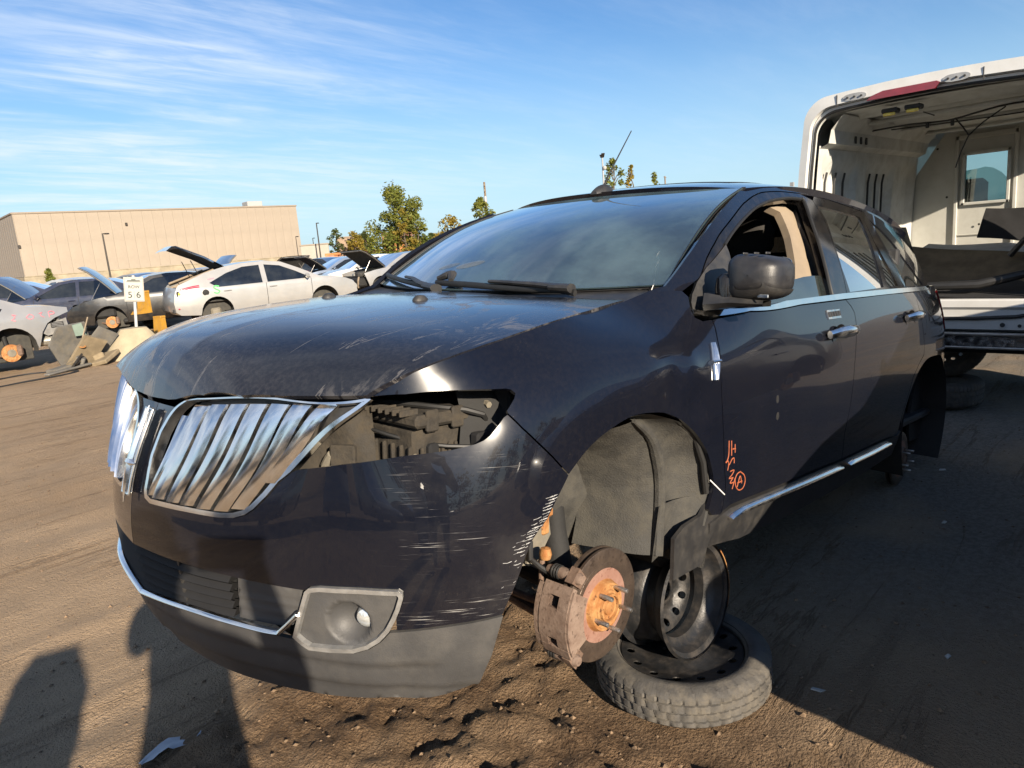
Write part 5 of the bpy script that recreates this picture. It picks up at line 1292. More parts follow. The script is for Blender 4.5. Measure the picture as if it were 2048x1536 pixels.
# outer skin running back from the opening
mb = MB(); rows = []
for x, k in ((.012, .985), (.0, 1.), (-.10, 1.), (-1.6, 1.), (-3.2, .995), (-3.6, .97)): rows.append([(x, y*k, .62+(z-.62)*(1-.02*(1-k)*20) if k < 1 else z) for y, z in O1])
nl = len(O1)-7
mb.grid([r_[:nl] for r_ in rows], True, flip=True); mb.build('body_skin', M_VAN, van, 30)
for (xa, xb) in ((.012, -1.28), (-2.62, -3.6)):      # the sliding door is gone: skin only before and behind its opening
    mb = MB(); mb.grid([[(x, y, z) for y, z in O1[nl-1:]] for x in np.linspace(xa, xb, 4)], True, flip=True); mb.build('side_skin', M_VAN, van, 30)
# rear frame: flat lip between outer and inner outlines, stepped with a seal channel
def ring(Pa, xa, Pb, xb, nm, mat, sm=True):
    mb = MB(); mb.grid([[(xa, y, z) for y, z in Pa], [(xb, y, z) for y, z in Pb]], sm); return mb.build(nm, mat, van, 40)
def lerpO(t): return [(a[0]+(b[0]-a[0])*t, a[1]+(b[1]-a[1])*t) for a, b in zip(O1, O2)]
ring(O1, .012, lerpO(.60), .018, 'rear_frame', M_VAN); ring(lerpO(.60), .018, lerpO(.66), -.03, 'rear_frame_step', M_VAN); ring(lerpO(.66), -.03, lerpO(.86), -.032, 'rear_frame_inner', M_VAN); ring(lerpO(.86), -.032, O2, -.06, 'rear_frame_edge', M_VANIN)
MB().tube([(-.03, y, z) for y, z in lerpO(.90)], .011, 8).build('door_seal', M_SEAL, van)
MB().tube([(-.028, y, z) for y, z in lerpO(.63)], .005, 6).build('frame_seam', M_VANGAP, van)
# roof header: panel joints, lamp, two empty lamp sockets
for y in (-.62, .34, .62): MB().box((.012, y, 2.365), (.02, .006, .085), .002, None).build('header_joint', M_VANGAP, van)
def header_pt(y, dz=0): return (.018, y, 2.385-.25*max(0, abs(y)-.72)**1.3+dz)
mb = MB(); mb.prism([(-.235, -.028), (-.20, .0), (-.12, .022), (.23, .022), (.25, .010), (.22, -.028)], 0, .022, T(.004, -.17, 2.352) @ Matrix(((0, 0, 1, 0), (1, 0, 0, 0), (0, 1, 0, 0), (0, 0, 0, 1)))); mb.build('high_stop_lamp', M_REDL, van)
for y in (-.49, .18):
    mb = MB(); rows = []; pr = [(y+.085*math.copysign(abs(math.cos(a))**.7, math.cos(a)), 2.372+.026*math.sin(a)) for a in np.linspace(0, 2*math.pi, 24, endpoint=False)]
    mb.prism(pr, 0, .012, T(.010, 0, 0) @ Matrix(((0, 0, 1, 0), (1, 0, 0, 0), (0, 1, 0, 0), (0, 0, 0, 1)))); mb.build('lamp_socket', M_GREYP, van)
    for q in (-.05, 0, .05): MB().lathe([(0, .014), (.007, .013), (.008, 0)], 8, T(.020, y+q, 2.372) @ RY(math.pi/2)).build('socket_contact', M_VANGAP, van)
# side lamp socket on the corner post
MB().prism([(-.985, 1.62), (-.955, 1.62), (-.955, 1.80), (-.985, 1.80)], 0, .02, T(.008, 0, 0) @ Matrix(((0, 0, 1, 0), (1, 0, 0, 0), (0, 1, 0, 0), (0, 0, 0, 1)))).build('hinge_plate', M_GREYP, van)
for z in (1.68, 1.74): MB().lathe([(0, .014), (.010, .013), (.012, 0)], 10, T(.026, -.97, z) @ RY(math.pi/2)).build('hinge_bolt', M_VANGAP, van)
MB().box((-1.95, .905, 2.17), (1.40, .06, .20), .01).build('sun_patch_lintel', M_VAN, van)  # added above the side opening to lower the sun patch on the bulkhead
# inner walls: posts, recessed bays with vertical pressed ribs
for sd in (-1, 1):
    def iw(x, z, d): return (x, sd*(vsec(z)*.87-d), z)
    mb = MB(); rows = []
    xs = np.concatenate([np.linspace(-.06, -2.78, 80)]); zs = np.linspace(.80, 2.06, 24)
    for x in xs:
        row = []
        for z in zs:
            d = 0.
            for (x0, x1) in ((-.16, -.98), (-1.22, -2.02), (-2.25, -2.72)):
                if x1 < x < x0:
                    e = min(x0-x, x-x1, .06)/.06; ez = min(max(0, 1.93-z), max(0, z-.86), .06)/.06; d = -.045*min(e, ez)
                    ph = (x-x0)/(x1-x0)*4; f = abs((ph % 1)-.5)
                    if ez > .99 and .86 < z < 1.86: d += .022*max(0, 1-f/.16)*min(1, max(0, (1.86-z)/.05))
            row.append(iw(x, z, d))
        rows.append(row)
    if sd < 0: mb.grid(rows, True, flip=True)
    else:
        mb.grid([r_ for r_, x in zip(rows, xs) if x > -1.30], True); mb.grid([r_ for r_, x in zip(rows, xs) if x < -2.60], True)
    mb.build('inner_wall', M_VANIN, van, 25)
    mb = MB(); mb.grid([[iw(-.06, 2.04, .0), iw(-.06, 2.07, .07), iw(-.06, 2.17, .08), iw(-.06, 2.27, .16)], [iw(-2.78, 2.04, .0), iw(-2.78, 2.07, .07), iw(-2.78, 2.17, .08), iw(-2.78, 2.27, .16)]], False, flip=sd > 0); mb.build('roof_rail', M_VANIN, van)
    for (x0, x1) in ((-.16, -.98), (-1.22, -2.02))[:1 if sd > 0 else 2]:
        for q in range(1, 4):
            x = x0+(x1-x0)*q/4+.09; MB().tube([iw(x, .90, .030-.045), iw(x, 1.78, .030-.045), iw(x-.03, 1.86, .03-.045)], .010, 6).build('rib_seam', M_VANGAP, van)
    for x in (-.62, -.75, -.88): MB().box(iw(x, 2.115, .082), (.035, .012, .06), .004).build('rail_slot', M_VANGAP, van)
mb = MB(); rows = []
for x in np.linspace(-.06, -2.78, 28): rows.append([(x, y, 2.275+.02*(1-(y/.8)**2)-.03*(abs((x*1.1) % 1-.5) < .08)) for y in np.linspace(-.80, .80, 11)])
mb.grid(rows, True); mb.build('roof_lining', M_VANIN, van, 25)
for x in (-.75, -1.65, -2.45): MB().box((x, 0, 2.245), (.07, 1.62, .035), .01).build('roof_bow', M_VANIN, van)
for y in (-.30, -.14): 
    lp_ = empty('load_lamp', (-.20, y, 2.235)); lp_.parent = van
    MB().box((0, 0, .015), (.10, .11, .035), .008).build('lamp_body', M_VANGAP, lp_); MB().box((.035, 0, -.012), (.03, .085, .022), .006).build('lamp_lens', M_YEL, lp_)
MB().box((-1.42, 0, .80), (2.76, 1.74, .06), .01).build('load_floor', M_BOARD, van)
# bulkhead with a sliding-door panel and a broken window
def bh(y, z, x=-2.80): return (x, y, z)
def bhfn(u, v): return np.stack([np.full_like(np.asarray(u, float), -2.80), np.asarray(u, float), np.asarray(v, float)], -1)
winh = [(-.34, 1.53), (.02, 1.53), (.02, 2.0), (-.34, 2.0)]
panel('bulkhead', bhfn, [(-.86, .80), (.86, .80), (.84, 1.6), (.80, 2.25), (-.54, 2.25), (-.80, 1.85), (-.86, 1.5)], M_PLY, van, holes=[winh], step=.2, th=.02, nrm_sign=1)
for (c, d) in (((-2.785, -.42, 1.5), (.025, .035, 1.44)), ((-2.785, .09, 1.5), (.025, .035, 1.44)), ((-2.785, -.165, 2.18), (.025, .55, .05)), ((-2.785, .42, 1.5), (.02, .02, 1.42)), ((-2.785, -.165, 1.20), (.012, .48, .012))): MB().box(c, d, .006).build('bulkhead_frame', M_PLY, van)
for (c, d) in (((-2.775, -.355, 1.765), (.02, .03, .53)), ((-2.775, .035, 1.765), (.02, .03, .53)), ((-2.775, -.16, 1.515), (.02, .42, .03)), ((-2.775, -.16, 2.015), (.02, .42, .03))): MB().box(c, d, .005).build('window_frame', M_VANIN, van)
panel('broken_pane', bhfn, [(-.34, 1.53), (.02, 1.53), (.02, 1.74), (-.03, 1.80), (-.10, 1.85), (-.17, 1.87), (-.22, 1.86), (-.34, 1.85)], M_CLEAR, van, step=.1, th=.004, off=.004, nrm_sign=1)
for (y, z) in ((-.55, 1.0), (-.60, 2.1), (.25, 1.35), (.3, 1.8), (-.50, 1.6), (.28, 1.05), (-.2, 1.3)): MB().lathe([(0, .004), (.010, .003), (.012, 0)], 8, T(-2.778, y, z) @ RY(math.pi/2)).build('rivet', M_VANGAP, van)
# cab beyond the bulkhead: windscreen opening with daylight, dark trim
MB().box((-4.0, 0, 1.0), (2.2, 1.7, .1), .02).build('cab_floor', M_VANGAP, van)
mb = MB(); mb.grid([[(-3.2, -.95, 1.15), (-4.7, -.85, 1.15)], [(-3.2, -.88, 2.3), (-3.9, -.80, 2.3)]], False); mb.build('cab_side', M_VAN, van)
mb = MB(); mb.grid([[(-3.2, .95, 1.15), (-4.7, .85, 1.15)], [(-3.2, .88, 2.3), (-3.9, .80, 2.3)]], False); mb.build('cab_side', M_VAN, van)
mb = MB(); mb.grid([[(-3.4, -.9, 2.35), (-3.4, .9, 2.35)], [(-4.0, -.8, 2.2), (-4.0, .8, 2.2)]], False); mb.build('cab_roof', M_VAN, van)
mb = MB(); mb.grid([[(-4.0, -.8, 2.2), (-4.0, .8, 2.2)], [(-4.75, -.85, 1.25), (-4.75, .85, 1.25)]], False); mb.build('windscreen', M_CLEAR, van)
MB().box((-5.1, 0, .95), (.9, 1.75, .6), .2).build('cab_nose', M_VAN, van)
MB().box((-3.25, .45, 1.45), (.12, .45, .65), .05).build('cab_seat', M_SEAT, van); MB().box((-3.25, -.45, 1.45), (.12, .45, .65), .05).build('cab_seat', M_SEAT, van)
# sill, step and bumper
mb = MB(); rows = []
for (x, z) in ((-.06, .835), (.00, .835), (.015, .825), (.02, .78), (.005, .76), (.005, .71), (.02, .695), (.015, .62), (-.02, .60)): rows.append([(x, y, z-.0*abs(y)) for y in (-.82, -.4, 0, .4, .74, .80, .835)])
mb.grid(rows, False, flip=True); mb.build('door_sill', M_VAN, van, 30)
MB().tube([(.022, -.8, .69), (.024, .35, .70), (.024, .60, .715), (.022, .76, .75), (.018, .83, .90), (.01, .85, 1.2)], .013, 8).build('sill_seal', M_SEAL, van)
MB().prism([(.70, .55), (1.0, .55), (1.0, 1.3), (.86, 1.3), (.86, .80), (.80, .72), (.70, .70)], 0, .02, T(-.02, 0, 0) @ Matrix(((0, 0, 1, 0), (1, 0, 0, 0), (0, 1, 0, 0), (0, 0, 0, 1)))).build('rear_corner_panel', M_VAN, van)
for (y, z, r_) in ((.52, .655, .016), (.62, .65, .012), (.93, .67, .010)): MB().lathe([(0, .003), (r_, .003), (r_, 0)], 12, T(.024 if y < .8 else .002, y, z) @ RY(math.pi/2)).build('drain_hole', M_VANGAP, van)
MB().box((.06, -.05, .545), (.09, 1.60, .10), .012).build('bumper_beam', M_CHROME2, van)
for z in (.598, .50): MB().box((.09, -.05, z), (.06, 1.60, .016), .004).build('bumper_rib', M_STEEL, van)
MB().box((.0, .02, .425), (.10, .18, .085), .01).build('side_marker', M_MUDF, van)
MB().box((-1.5, 0, .52), (3.0, 1.5, .16), .04).build('chassis', M_DARK, van)
MB().box((-3.2, 0, .50), (2.6, 1.4, .35), .06).build('cab_underbody', M_DARK, van)
for sx in (-1.1, -4.4):
    for sy in (-.72, .72): MB().lathe([(.0, 0), (.30, 0), (.32, .05), (.32, .17), (.30, .22), (0, .22)], 28, T(sx, sy+.11, .32) @ RX(math.pi/2)).build('wheel', M_RUBBER, van)
# hanging loom under the roof
wl_ = empty('wiring_loom', (-4.6, .545, 0)); tag(wl_, 'black wiring loom sagging from the roof inside the white van', 'wiring')
def cable(P, r=.006): MB().tube([tuple(p) for p in smooth_poly(P, .08)], r, 6).build('cable', M_SEAL, wl_)
cable([(-.95, -.75, 2.20), (-.90, -.45, 2.20), (-.85, -.15, 2.18), (-.80, .05, 2.20), (-.75, .30, 2.22), (-.75, .7, 2.20)], .008)
cable([(-.85, -.10, 2.19), (-.75, -.02, 2.10), (-.70, .03, 2.03)]); cable([(-.78, .25, 2.21), (-.74, .12, 2.12), (-.70, .03, 2.03)]); cable([(-.70, .03, 2.03), (-.72, -.02, 1.92), (-.74, -.06, 1.80)], .005)
cable([(-1.3, -.7, 2.22), (-1.25, -.2, 2.20), (-1.2, .3, 2.19), (-1.2, .75, 2.2)], .006)
cable([(-.35, -.20, 2.22), (-.33, -.12, 2.18)], .005)
for (y, z) in ((-.30, 2.17), (-.12, 2.16), (.48, 2.17)): MB().box((-.86, y, z), (.02, .025, .05), .004).build('clip', M_SEAL, wl_)
# salvage thrown inside
def sheet(name, label, pts, mat, th=.012, bend=.05, M=None, cat='panel'):
    P = [Vector(p) for p in pts]; mb = MB(); rows = []
    for t in np.linspace(0, 1, 9):
        row = []
        for q in np.linspace(0, 1, 9):
            a = P[0].lerp(P[1], q); b = P[3].lerp(P[2], q); c = a.lerp(b, t); n = (P[1]-P[0]).cross(P[3]-P[0]).normalized()
            c = c+n*(bend*math.sin(math.pi*q)*math.sin(math.pi*t*.9+.2)+.012*math.sin(7*q+3*t)); row.append(c)
        rows.append(row)
    n = (P[1]-P[0]).cross(P[3]-P[0]).normalized(); mb.grid([[tuple(c) for c in r_] for r_ in rows], True); mb.grid([[tuple(c-n*th) for c in r_] for r_ in rows], True, flip=True)
    edge = [r_[0] for r_ in rows]+rows[-1][1:]+[r_[-1] for r_ in rows[::-1][1:]]+rows[0][::-1][1:]
    mb.grid([[tuple(c) for c in edge], [tuple(c-n*th) for c in edge]], False)
    return tag(mb.build(name, mat), label, cat)
VX = -4.6
sheet('headliner_panel', 'large curved dark headliner panel leaning across the van floor, edge lit', [(VX-.15, .02, .84), (VX-.20, 1.05, .84), (VX-1.0, 1.30, 1.05), (VX-1.1, -.10, 1.22)], M_BOARD, .014, -.10)
sheet('trim_panel', 'black felt trim panel standing at an angle against the van partition', [(VX-1.5, .50, 1.22), (VX-1.55, 1.25, 1.10), (VX-1.75, 1.30, 1.42), (VX-1.7, .52, 1.46)], M_TRIMB, .014, .02)
sheet('black_sheet', 'flat black sheet lying on the van floor beneath the headliner', [(VX-.05, -.05, .85), (VX-.05, 1.25, .85), (VX-.85, 1.3, .90), (VX-.9, -.1, .92)], M_TRIMB, .010, .03)
sheet('grey_board', 'pale grey board behind the headliner inside the van', [(VX-1.3, .0, 1.05), (VX-1.3, .95, .98), (VX-2.0, 1.0, 1.10), (VX-2.0, .0, 1.16)], M_VANIN, .012, .03)
mb = MB(); mb.tube([(VX-.10, .35, .92), (VX-.12, .8, .93), (VX-.25, 1.1, 1.0), (VX-.5, 1.35, 1.12)], [.03, .035, .03, .03], 10); tag(mb.build('rubber_trim', M_SEAL), 'thick black rubber trim strip lying along the van sill', 'trim')
mb = MB(); rows = [[(VX-1.0+.28*math.cos(a), 1.12+.28*math.sin(a)*1.0, 1.05+h) for a in np.linspace(0, math.pi, 14)] for h in (0, .03)]; mb.tube([(VX-.9, .85+.5*t, 1.08+.22*math.sin(math.pi*t)) for t in np.linspace(0, 1, 12)], .045, 10, flat=.5); tag(mb.build('arch_moulding', M_BLACKP), 'black arched plastic moulding lying on the boards in the van', 'moulding')
mb = MB(); mb.prism([(-.09, 0), (.06, -.02), (.08, .03), (.02, .06), (-.04, .12), (-.09, .10)], 0, .008, T(VX+.03, .07, .86) @ RZ(R(90)) @ RX(R(75))); tag(mb.build('metal_bracket', M_DIRTM), 'small drilled steel bracket on the van sill behind the SUV tail', 'bracket')


# ================================================================= the other wrecks
def car_paint(name, c, metal=.0, dirt=.12, rough=.3):
    return simple(name, c, rough, metal, .06, 3, dirt=dirt, dirtc=(.30, .25, .18), coat=1.0)
M_SILVER = car_paint('silver_paint', (.30, .30, .30), .35, .10)
M_SILV2 = car_paint('pale_silver_paint', (.31, .31, .305), .25, .12)
M_NAVY = car_paint('navy_paint', (.010, .014, .035), .0, .06)
M_BLACK2 = car_paint('plain_black_paint', (.010, .010, .011), .0, .06)
M_BLUEC = car_paint('slate_blue_paint', (.055, .085, .15), .2, .08)
M_WHITEC = car_paint('white_paint', (.42, .415, .40), .0, .12)
M_GREYC = car_paint('mid_grey_paint', (.20, .205, .21), .4, .12)
M_PALEB = car_paint('pale_blue_paint', (.16, .20, .27), .35, .10)
M_REDC = car_paint('dark_red_paint', (.22, .012, .016), .1, .08)
M_TINT = glass('tinted_car_glass', (.08, .09, .09), 1.55, .03, refl=2.0)
M_LINING = simple('bonnet_lining', (.040, .039, .036), .9, 0, .4, 9, .3, 40)
M_FRAMEM = simple('grey_inner_metal', (.22, .22, .215), .5, .3, .25, 9, dirt=.3, dirtc=(.22, .18, .13))
M_ALU = simple('dull_aluminium', (.42, .41, .37), .42, .7, .2, 14, dirt=.3, dirtc=(.25, .21, .15))
M_PINK = simple('pink_marker', (.55, .17, .22), .7, 0, .2, 30)
M_GREENM = simple('green_spray', (.09, .48, .13), .7, 0, .2, 30)
M_TAIL = simple('tail_lamp_red', (.42, .012, .05), .15, 0, .2, 9, coat=1.)
M_STICK = simple('white_sticker', (.75, .74, .72), .6, 0, .05, 30)
SEDAN = dict(rear=[(-2.34, .34), (-2.42, .42), (-2.44, .66), (-2.40, .84), (-2.34, .98)], boot=[(-2.34, .98), (-2.05, 1.035), (-1.72, 1.06)], back=[(-1.72, 1.06), (-1.30, 1.25), (-.95, 1.375)], roof=[(-.95, 1.375), (-.55, 1.435), (-.05, 1.45), (.35, 1.405)],
             screen=[(.35, 1.405), (.75, 1.225), (1.18, .995)], bonnet=[(1.18, .995), (1.62, .945), (2.0, .865), (2.20, .78)], nose=[(2.20, .78), (2.36, .66), (2.40, .50), (2.33, .33)],
             wins=[[(1.00, .985), (.62, 1.18), (.28, 1.335), (-.10, 1.375), (-.10, .975)], [(-.19, .975), (-.19, 1.378), (-.62, 1.36), (-.98, 1.24), (-1.35, 1.06), (-1.28, .975)]], W=.905, ax=(1.40, -1.38), rw=.375, sill=.27)
HATCH = dict(rear=[(-2.10, .36), (-2.20, .44), (-2.22, .66), (-2.18, .84), (-2.12, 1.0)], boot=[(-2.12, 1.0), (-2.06, 1.07), (-1.98, 1.10)], back=[(-1.98, 1.10), (-1.45, 1.30), (-.95, 1.42)], roof=[(-.95, 1.42), (-.55, 1.465), (.0, 1.475), (.42, 1.42)],
             screen=[(.42, 1.42), (.85, 1.225), (1.32, .985)], bonnet=[(1.32, .985), (1.70, .945), (2.02, .875), (2.20, .80)], nose=[(2.20, .80), (2.32, .68), (2.34, .50), (2.26, .34)],
             wins=[[(1.10, .965), (.72, 1.17), (.36, 1.335), (-.02, 1.39), (-.02, .955)], [(-.14, .955), (-.14, 1.39), (-.55, 1.375), (-.95, 1.26), (-1.38, 1.06), (-1.22, .945)]], W=.895, ax=(1.40, -1.28), rw=.37, sill=.27)
TRUCK = dict(rear=[(-2.38, .50), (-2.46, .60), (-2.48, .95), (-2.46, 1.25)], boot=[(-2.46, 1.25), (-2.42, 1.30), (-2.38, 1.34)], back=[(-2.38, 1.34), (-2.25, 1.62), (-2.05, 1.86)], roof=[(-2.05, 1.86), (-1.2, 1.92), (-.2, 1.92), (.15, 1.86)],
             screen=[(.15, 1.86), (.50, 1.60), (.82, 1.34)], bonnet=[(.82, 1.34), (1.4, 1.31), (2.0, 1.25), (2.18, 1.20)], nose=[(2.18, 1.20), (2.33, 1.08), (2.38, .75), (2.30, .48)],
             wins=[[(.66, 1.34), (.40, 1.58), (.10, 1.78), (-.30, 1.80), (-.30, 1.33)], [(-.40, 1.33), (-.40, 1.80), (-1.25, 1.79), (-1.25, 1.34)], [(-1.35, 1.35), (-1.35, 1.79), (-1.95, 1.74), (-2.15, 1.40)]], W=.98, ax=(1.45, -1.42), rw=.45, sill=.45)
def wreck(name, label, cat, loc, rz, spec, paint, group=None, bonnet=0., hatch=0., wheels='....', no_front=False, no_rear=False, z=.0, glass_m=None, tilt=0., far=False, extras=None):
    root = empty(name, M=T(loc[0], loc[1], z) @ RZ(rz) @ RY(tilt)); tag(root, label, cat, group)
    S = spec; W = S['W']; glass_m = glass_m or M_TINT
    belt = S['wins'][0][0][1]-.02
    def hwid(x, zz_):
        x = np.asarray(x, float); zz_ = np.asarray(zz_, float); ex = S['nose'][2][0]-.85
        y = W*(1-.135*np.clip((np.abs(x)-ex)/.85, 0, 1.2)**2)
        y = y-np.clip(zz_-belt, 0, 9)*.40-.10*np.clip(.50-zz_, 0, 1)**1.0*1.2-.03*((np.clip(zz_, 0, belt)-.62)/.4)**2
        return y
    fn = lambda u, v: np.stack([np.asarray(u, float), hwid(u, v), np.asarray(v, float)], -1)
    top = S['rear']+S['boot'][1:]+S['back'][1:]+S['roof'][1:]+S['screen'][1:]+S['bonnet'][1:]+S['nose'][1:]
    lo = []
    for xc in S['ax']:
        a = np.linspace(R(4), R(176), 13); lo.append([(xc+S['rw']*math.cos(t), .36+(S['sill']-.27)+S['rw']*math.sin(t)) for t in a])
    body = top+[(S['ax'][0]+S['rw']+.02, S['sill'])]+lo[0]+[(S['ax'][0]-S['rw']-.02, S['sill']), (S['ax'][1]+S['rw']+.02, S['sill'])]+lo[1]+[(S['ax'][1]-S['rw']-.02, S['sill']+.05)]
    if no_rear: body = [(-1.86, .60), (-1.96, .74), (-2.10, .82), (-2.34, .90)]+[p for p in body if p not in S['rear'][:-1]]
    if no_front: body = [p for p in body if p[0] < S['nose'][0][0]-.12]+[]; 
    for mir in (False, True):
        panel('body_side', fn, body, paint, root, holes=S['wins'], step=.13, bstep=.07, th=.02, mirror=mir, nrm_sign=-1)
        for w_ in S['wins']: panel('side_window', fn, inset(w_, -.006), glass_m, root, step=.3, bstep=.1, off=-.010, th=.004, mirror=mir, nrm_sign=-1)
        if not far:
            for xd in (S['wins'][0][-1][0]-.045,): pass
            for (xh, zh) in ((S['wins'][0][-1][0]+.12, belt-.10), (S['wins'][1][-1][0]+.22, belt-.10)):
                y = float(hwid(xh, zh)); MB().tube([(xh-.09, (y+.012)*(-1 if mir else 1), zh), (xh, (y+.03)*(-1 if mir else 1), zh+.004), (xh+.09, (y+.012)*(-1 if mir else 1), zh)], .014, 6).build('door_handle', paint, root)
            ym = float(hwid(S['wins'][0][0][0]-.12, belt)); MB().box((S['wins'][0][0][0]-.14, (ym+.10)*(-1 if mir else 1), belt+.08), (.09, .18, .13), .04).build('door_mirror', paint, root)
            # shut lines
            for xs_ in (S['wins'][0][-1][0]-.045, S['wins'][0][0][0]-.02):
                zz_ = np.linspace(S['sill']+.06, belt, 6); MB().tube([(xs_+.02*(q-.7), float(hwid(xs_, q))*(-1 if mir else 1), q) for q in zz_], .006, 4).build('shut_line', M_VANGAP, root)
    def strip(seg, nm, mat, par=root, M=None, lift=0., nose=0.):
        P = resample(seg, .16, False); rows = []
        for (x, zz_) in P:
            y = float(hwid(x, zz_)); rows.append([(x+nose*(1-t*t)*(.10 if abs(x) > S['nose'][0][0]-.3 else .02), y*t, zz_+.030*(1-t*t)+lift) for t in np.linspace(-1, 1, 9)])
        mb = MB(); mb.grid(rows, True, flip=True); return mb.build(nm, mat, par, 40, M)
    if not no_rear: strip(S['rear'], 'rear_bumper', paint, nose=-1.)
    else:
        zc = .62; MB().box((S['rear'][0][0]+.12, 0, .50), (.10, 1.35, .16), .03).build('crash_beam', M_ALU, root); MB().box((S['rear'][0][0]+.16, 0, .74), (.06, 1.5, .34), .03).build('rear_panel', M_FRAMEM, root)
    if hatch:
        hx, hz = S['roof'][0]; h = empty('tailgate'); h.parent = root; h.matrix_local = T(hx, 0, hz) @ RY(hatch) @ T(-hx, 0, -hz)
        strip(S['back'], 'tailgate_glass', M_GLOSSB, h); strip(S['boot']+[(S['boot'][0][0]-.02, S['boot'][0][1]-.16)][::-1] if False else [(S['boot'][0][0]-.03, S['boot'][0][1]-.18)]+S['boot'], 'tailgate_skin', paint, h)
        strip(S['back'], 'tailgate_lining', M_LINING, h, lift=-.05); strip(S['boot'], 'tailgate_inner', M_FRAMEM, h, lift=-.05)
        MB().box((-1.2, 0, .62), (1.5, 1.35, .04), .01).build('boot_floor', M_LINING, root); 
        for sd in (-1, 1): MB().tube([(hx-.25, sd*.62, hz-.06), (S['back'][0][0]-.05, sd*.70, S['back'][0][1]+.0)], .05, 8, flat=.6).build('hatch_pillar', M_BEIGE, root); MB().tube([(hx-.55, sd*.60, 1.12), (hx-.72, sd*.58, 1.62)], .010, 6).build('gas_strut', M_SEAL, root)
    else:
        strip(S['boot'], 'boot_lid', paint); strip(S['back'], 'rear_window', glass_m)
    strip(S['roof'], 'roof', paint); strip(S['screen'], 'windscreen', glass_m)
    bx, bz = S['bonnet'][0]
    if bonnet:
        b = empty('bonnet'); b.parent = root; b.matrix_local = T(bx-.02, 0, bz+.04) @ RY(-bonnet) @ T(-bx, 0, -bz)
        strip(S['bonnet'], 'bonnet_skin', paint, b); strip([(x, z_) for x, z_ in S['bonnet']], 'bonnet_lining', M_LINING, b, lift=-.035)
        P = S['bonnet']; 
        for sd in (-1, 1): MB().tube([(x, sd*(float(hwid(x, z_))-.05), z_-.03) for x, z_ in P], .03, 6, flat=.6).build('bonnet_frame', M_FRAMEM, b)
        MB().tube([(P[-1][0]-.03, y, P[-1][1]-.02) for y in np.linspace(-.72, .72, 5)], .03, 6, flat=.6).build('bonnet_frame', M_FRAMEM, b)
        MB().tube([(bx+.62, .55, bz-.08), (bx+.30, .52, bz+.52*math.sin(bonnet))], .010, 6).build('bonnet_prop', M_STEEL, root)
        rg = random.Random(hash(name) % 97 if False else len(label))
        MB().box(((bx+S['nose'][0][0])/2+.05, 0, bz-.42), (S['nose'][0][0]-bx-.1, 1.35, .30), .05).build('engine', M_DARK, root)
        for k in range(9): MB().box((rg.uniform(bx+.15, S['nose'][0][0]-.15), rg.uniform(-.55, .55), bz-.20+rg.uniform(-.05, .06)), (rg.uniform(.12, .3), rg.uniform(.12, .3), rg.uniform(.1, .18)), .03).build('engine_part', rg.choice([M_DARK, M_FRAMEM, M_ALU, M_LINING]), root)
    else: strip(S['bonnet'], 'bonnet', paint)
    if no_front:
        fx = S['nose'][0][0]; MB().box((fx+.02, 0, .48), (.10, 1.25, .13), .03).build('crash_beam', M_ALU, root); MB().box((fx-.12, 0, .58), (.06, 1.15, .42), .02).build('radiator', M_DARK, root)
        rg = random.Random(7)
        for k in range(8): MB().box((fx-.10+rg.uniform(-.1, .12), rg.uniform(-.75, .75), rg.uniform(.36, .80)), (rg.uniform(.08, .2), rg.uniform(.08, .25), rg.uniform(.05, .2)), .02, None).build('front_clutter', rg.choice([M_ALU, M_FRAMEM, M_DIRTM, M_STICK]), root)
        for sd in (-1, 1): MB().tube([(fx-.15, sd*.55, .80), (fx-.02, sd*.70, .62), (fx-.05, sd*.60, .40)], .03, 6).build('lamp_loom', M_BEIGE, root)
    elif not far:
        strip(S['nose'], 'front_bumper', paint, nose=1.)
        for sd in (-1, 1): MB().box((S['nose'][0][0]-.02, sd*.60, S['nose'][0][1]-.06), (.22, .34, .12), .05).build('headlamp', M_LENS if not bonnet else M_DARK, root)
    else: strip(S['nose'], 'front_bumper', paint, nose=1.)
    # floor, cabin and wheel wells
    zs = S['sill']
    MB().box((0, 0, zs+.04), (S['ax'][0]-S['ax'][1]-.5, W*1.75, .10), .03).build('floor_pan', M_DARK, root)
    MB().box((S['ax'][0]+.1, 0, zs+.18), (1.2, .95, .2), .05).build('front_underbody', M_DARK, root); MB().box((S['ax'][1]-.15, 0, zs+.18), (1.3, 1.0, .25), .05).build('rear_underbody', M_DARK, root)
    MB().box((-.15, 0, belt-.18), (1.9, 1.5, .05), .02).build('cabin_deck', M_CABIN, root)
    for sx in (.15, -.75):
        for sd in (-1, 1): MB().box((sx-.25, sd*.36, belt+.10), (.16, .46, .52), .07).build('seat_back', M_SEAT, root)
    zc = .36+(S['sill']-.27)
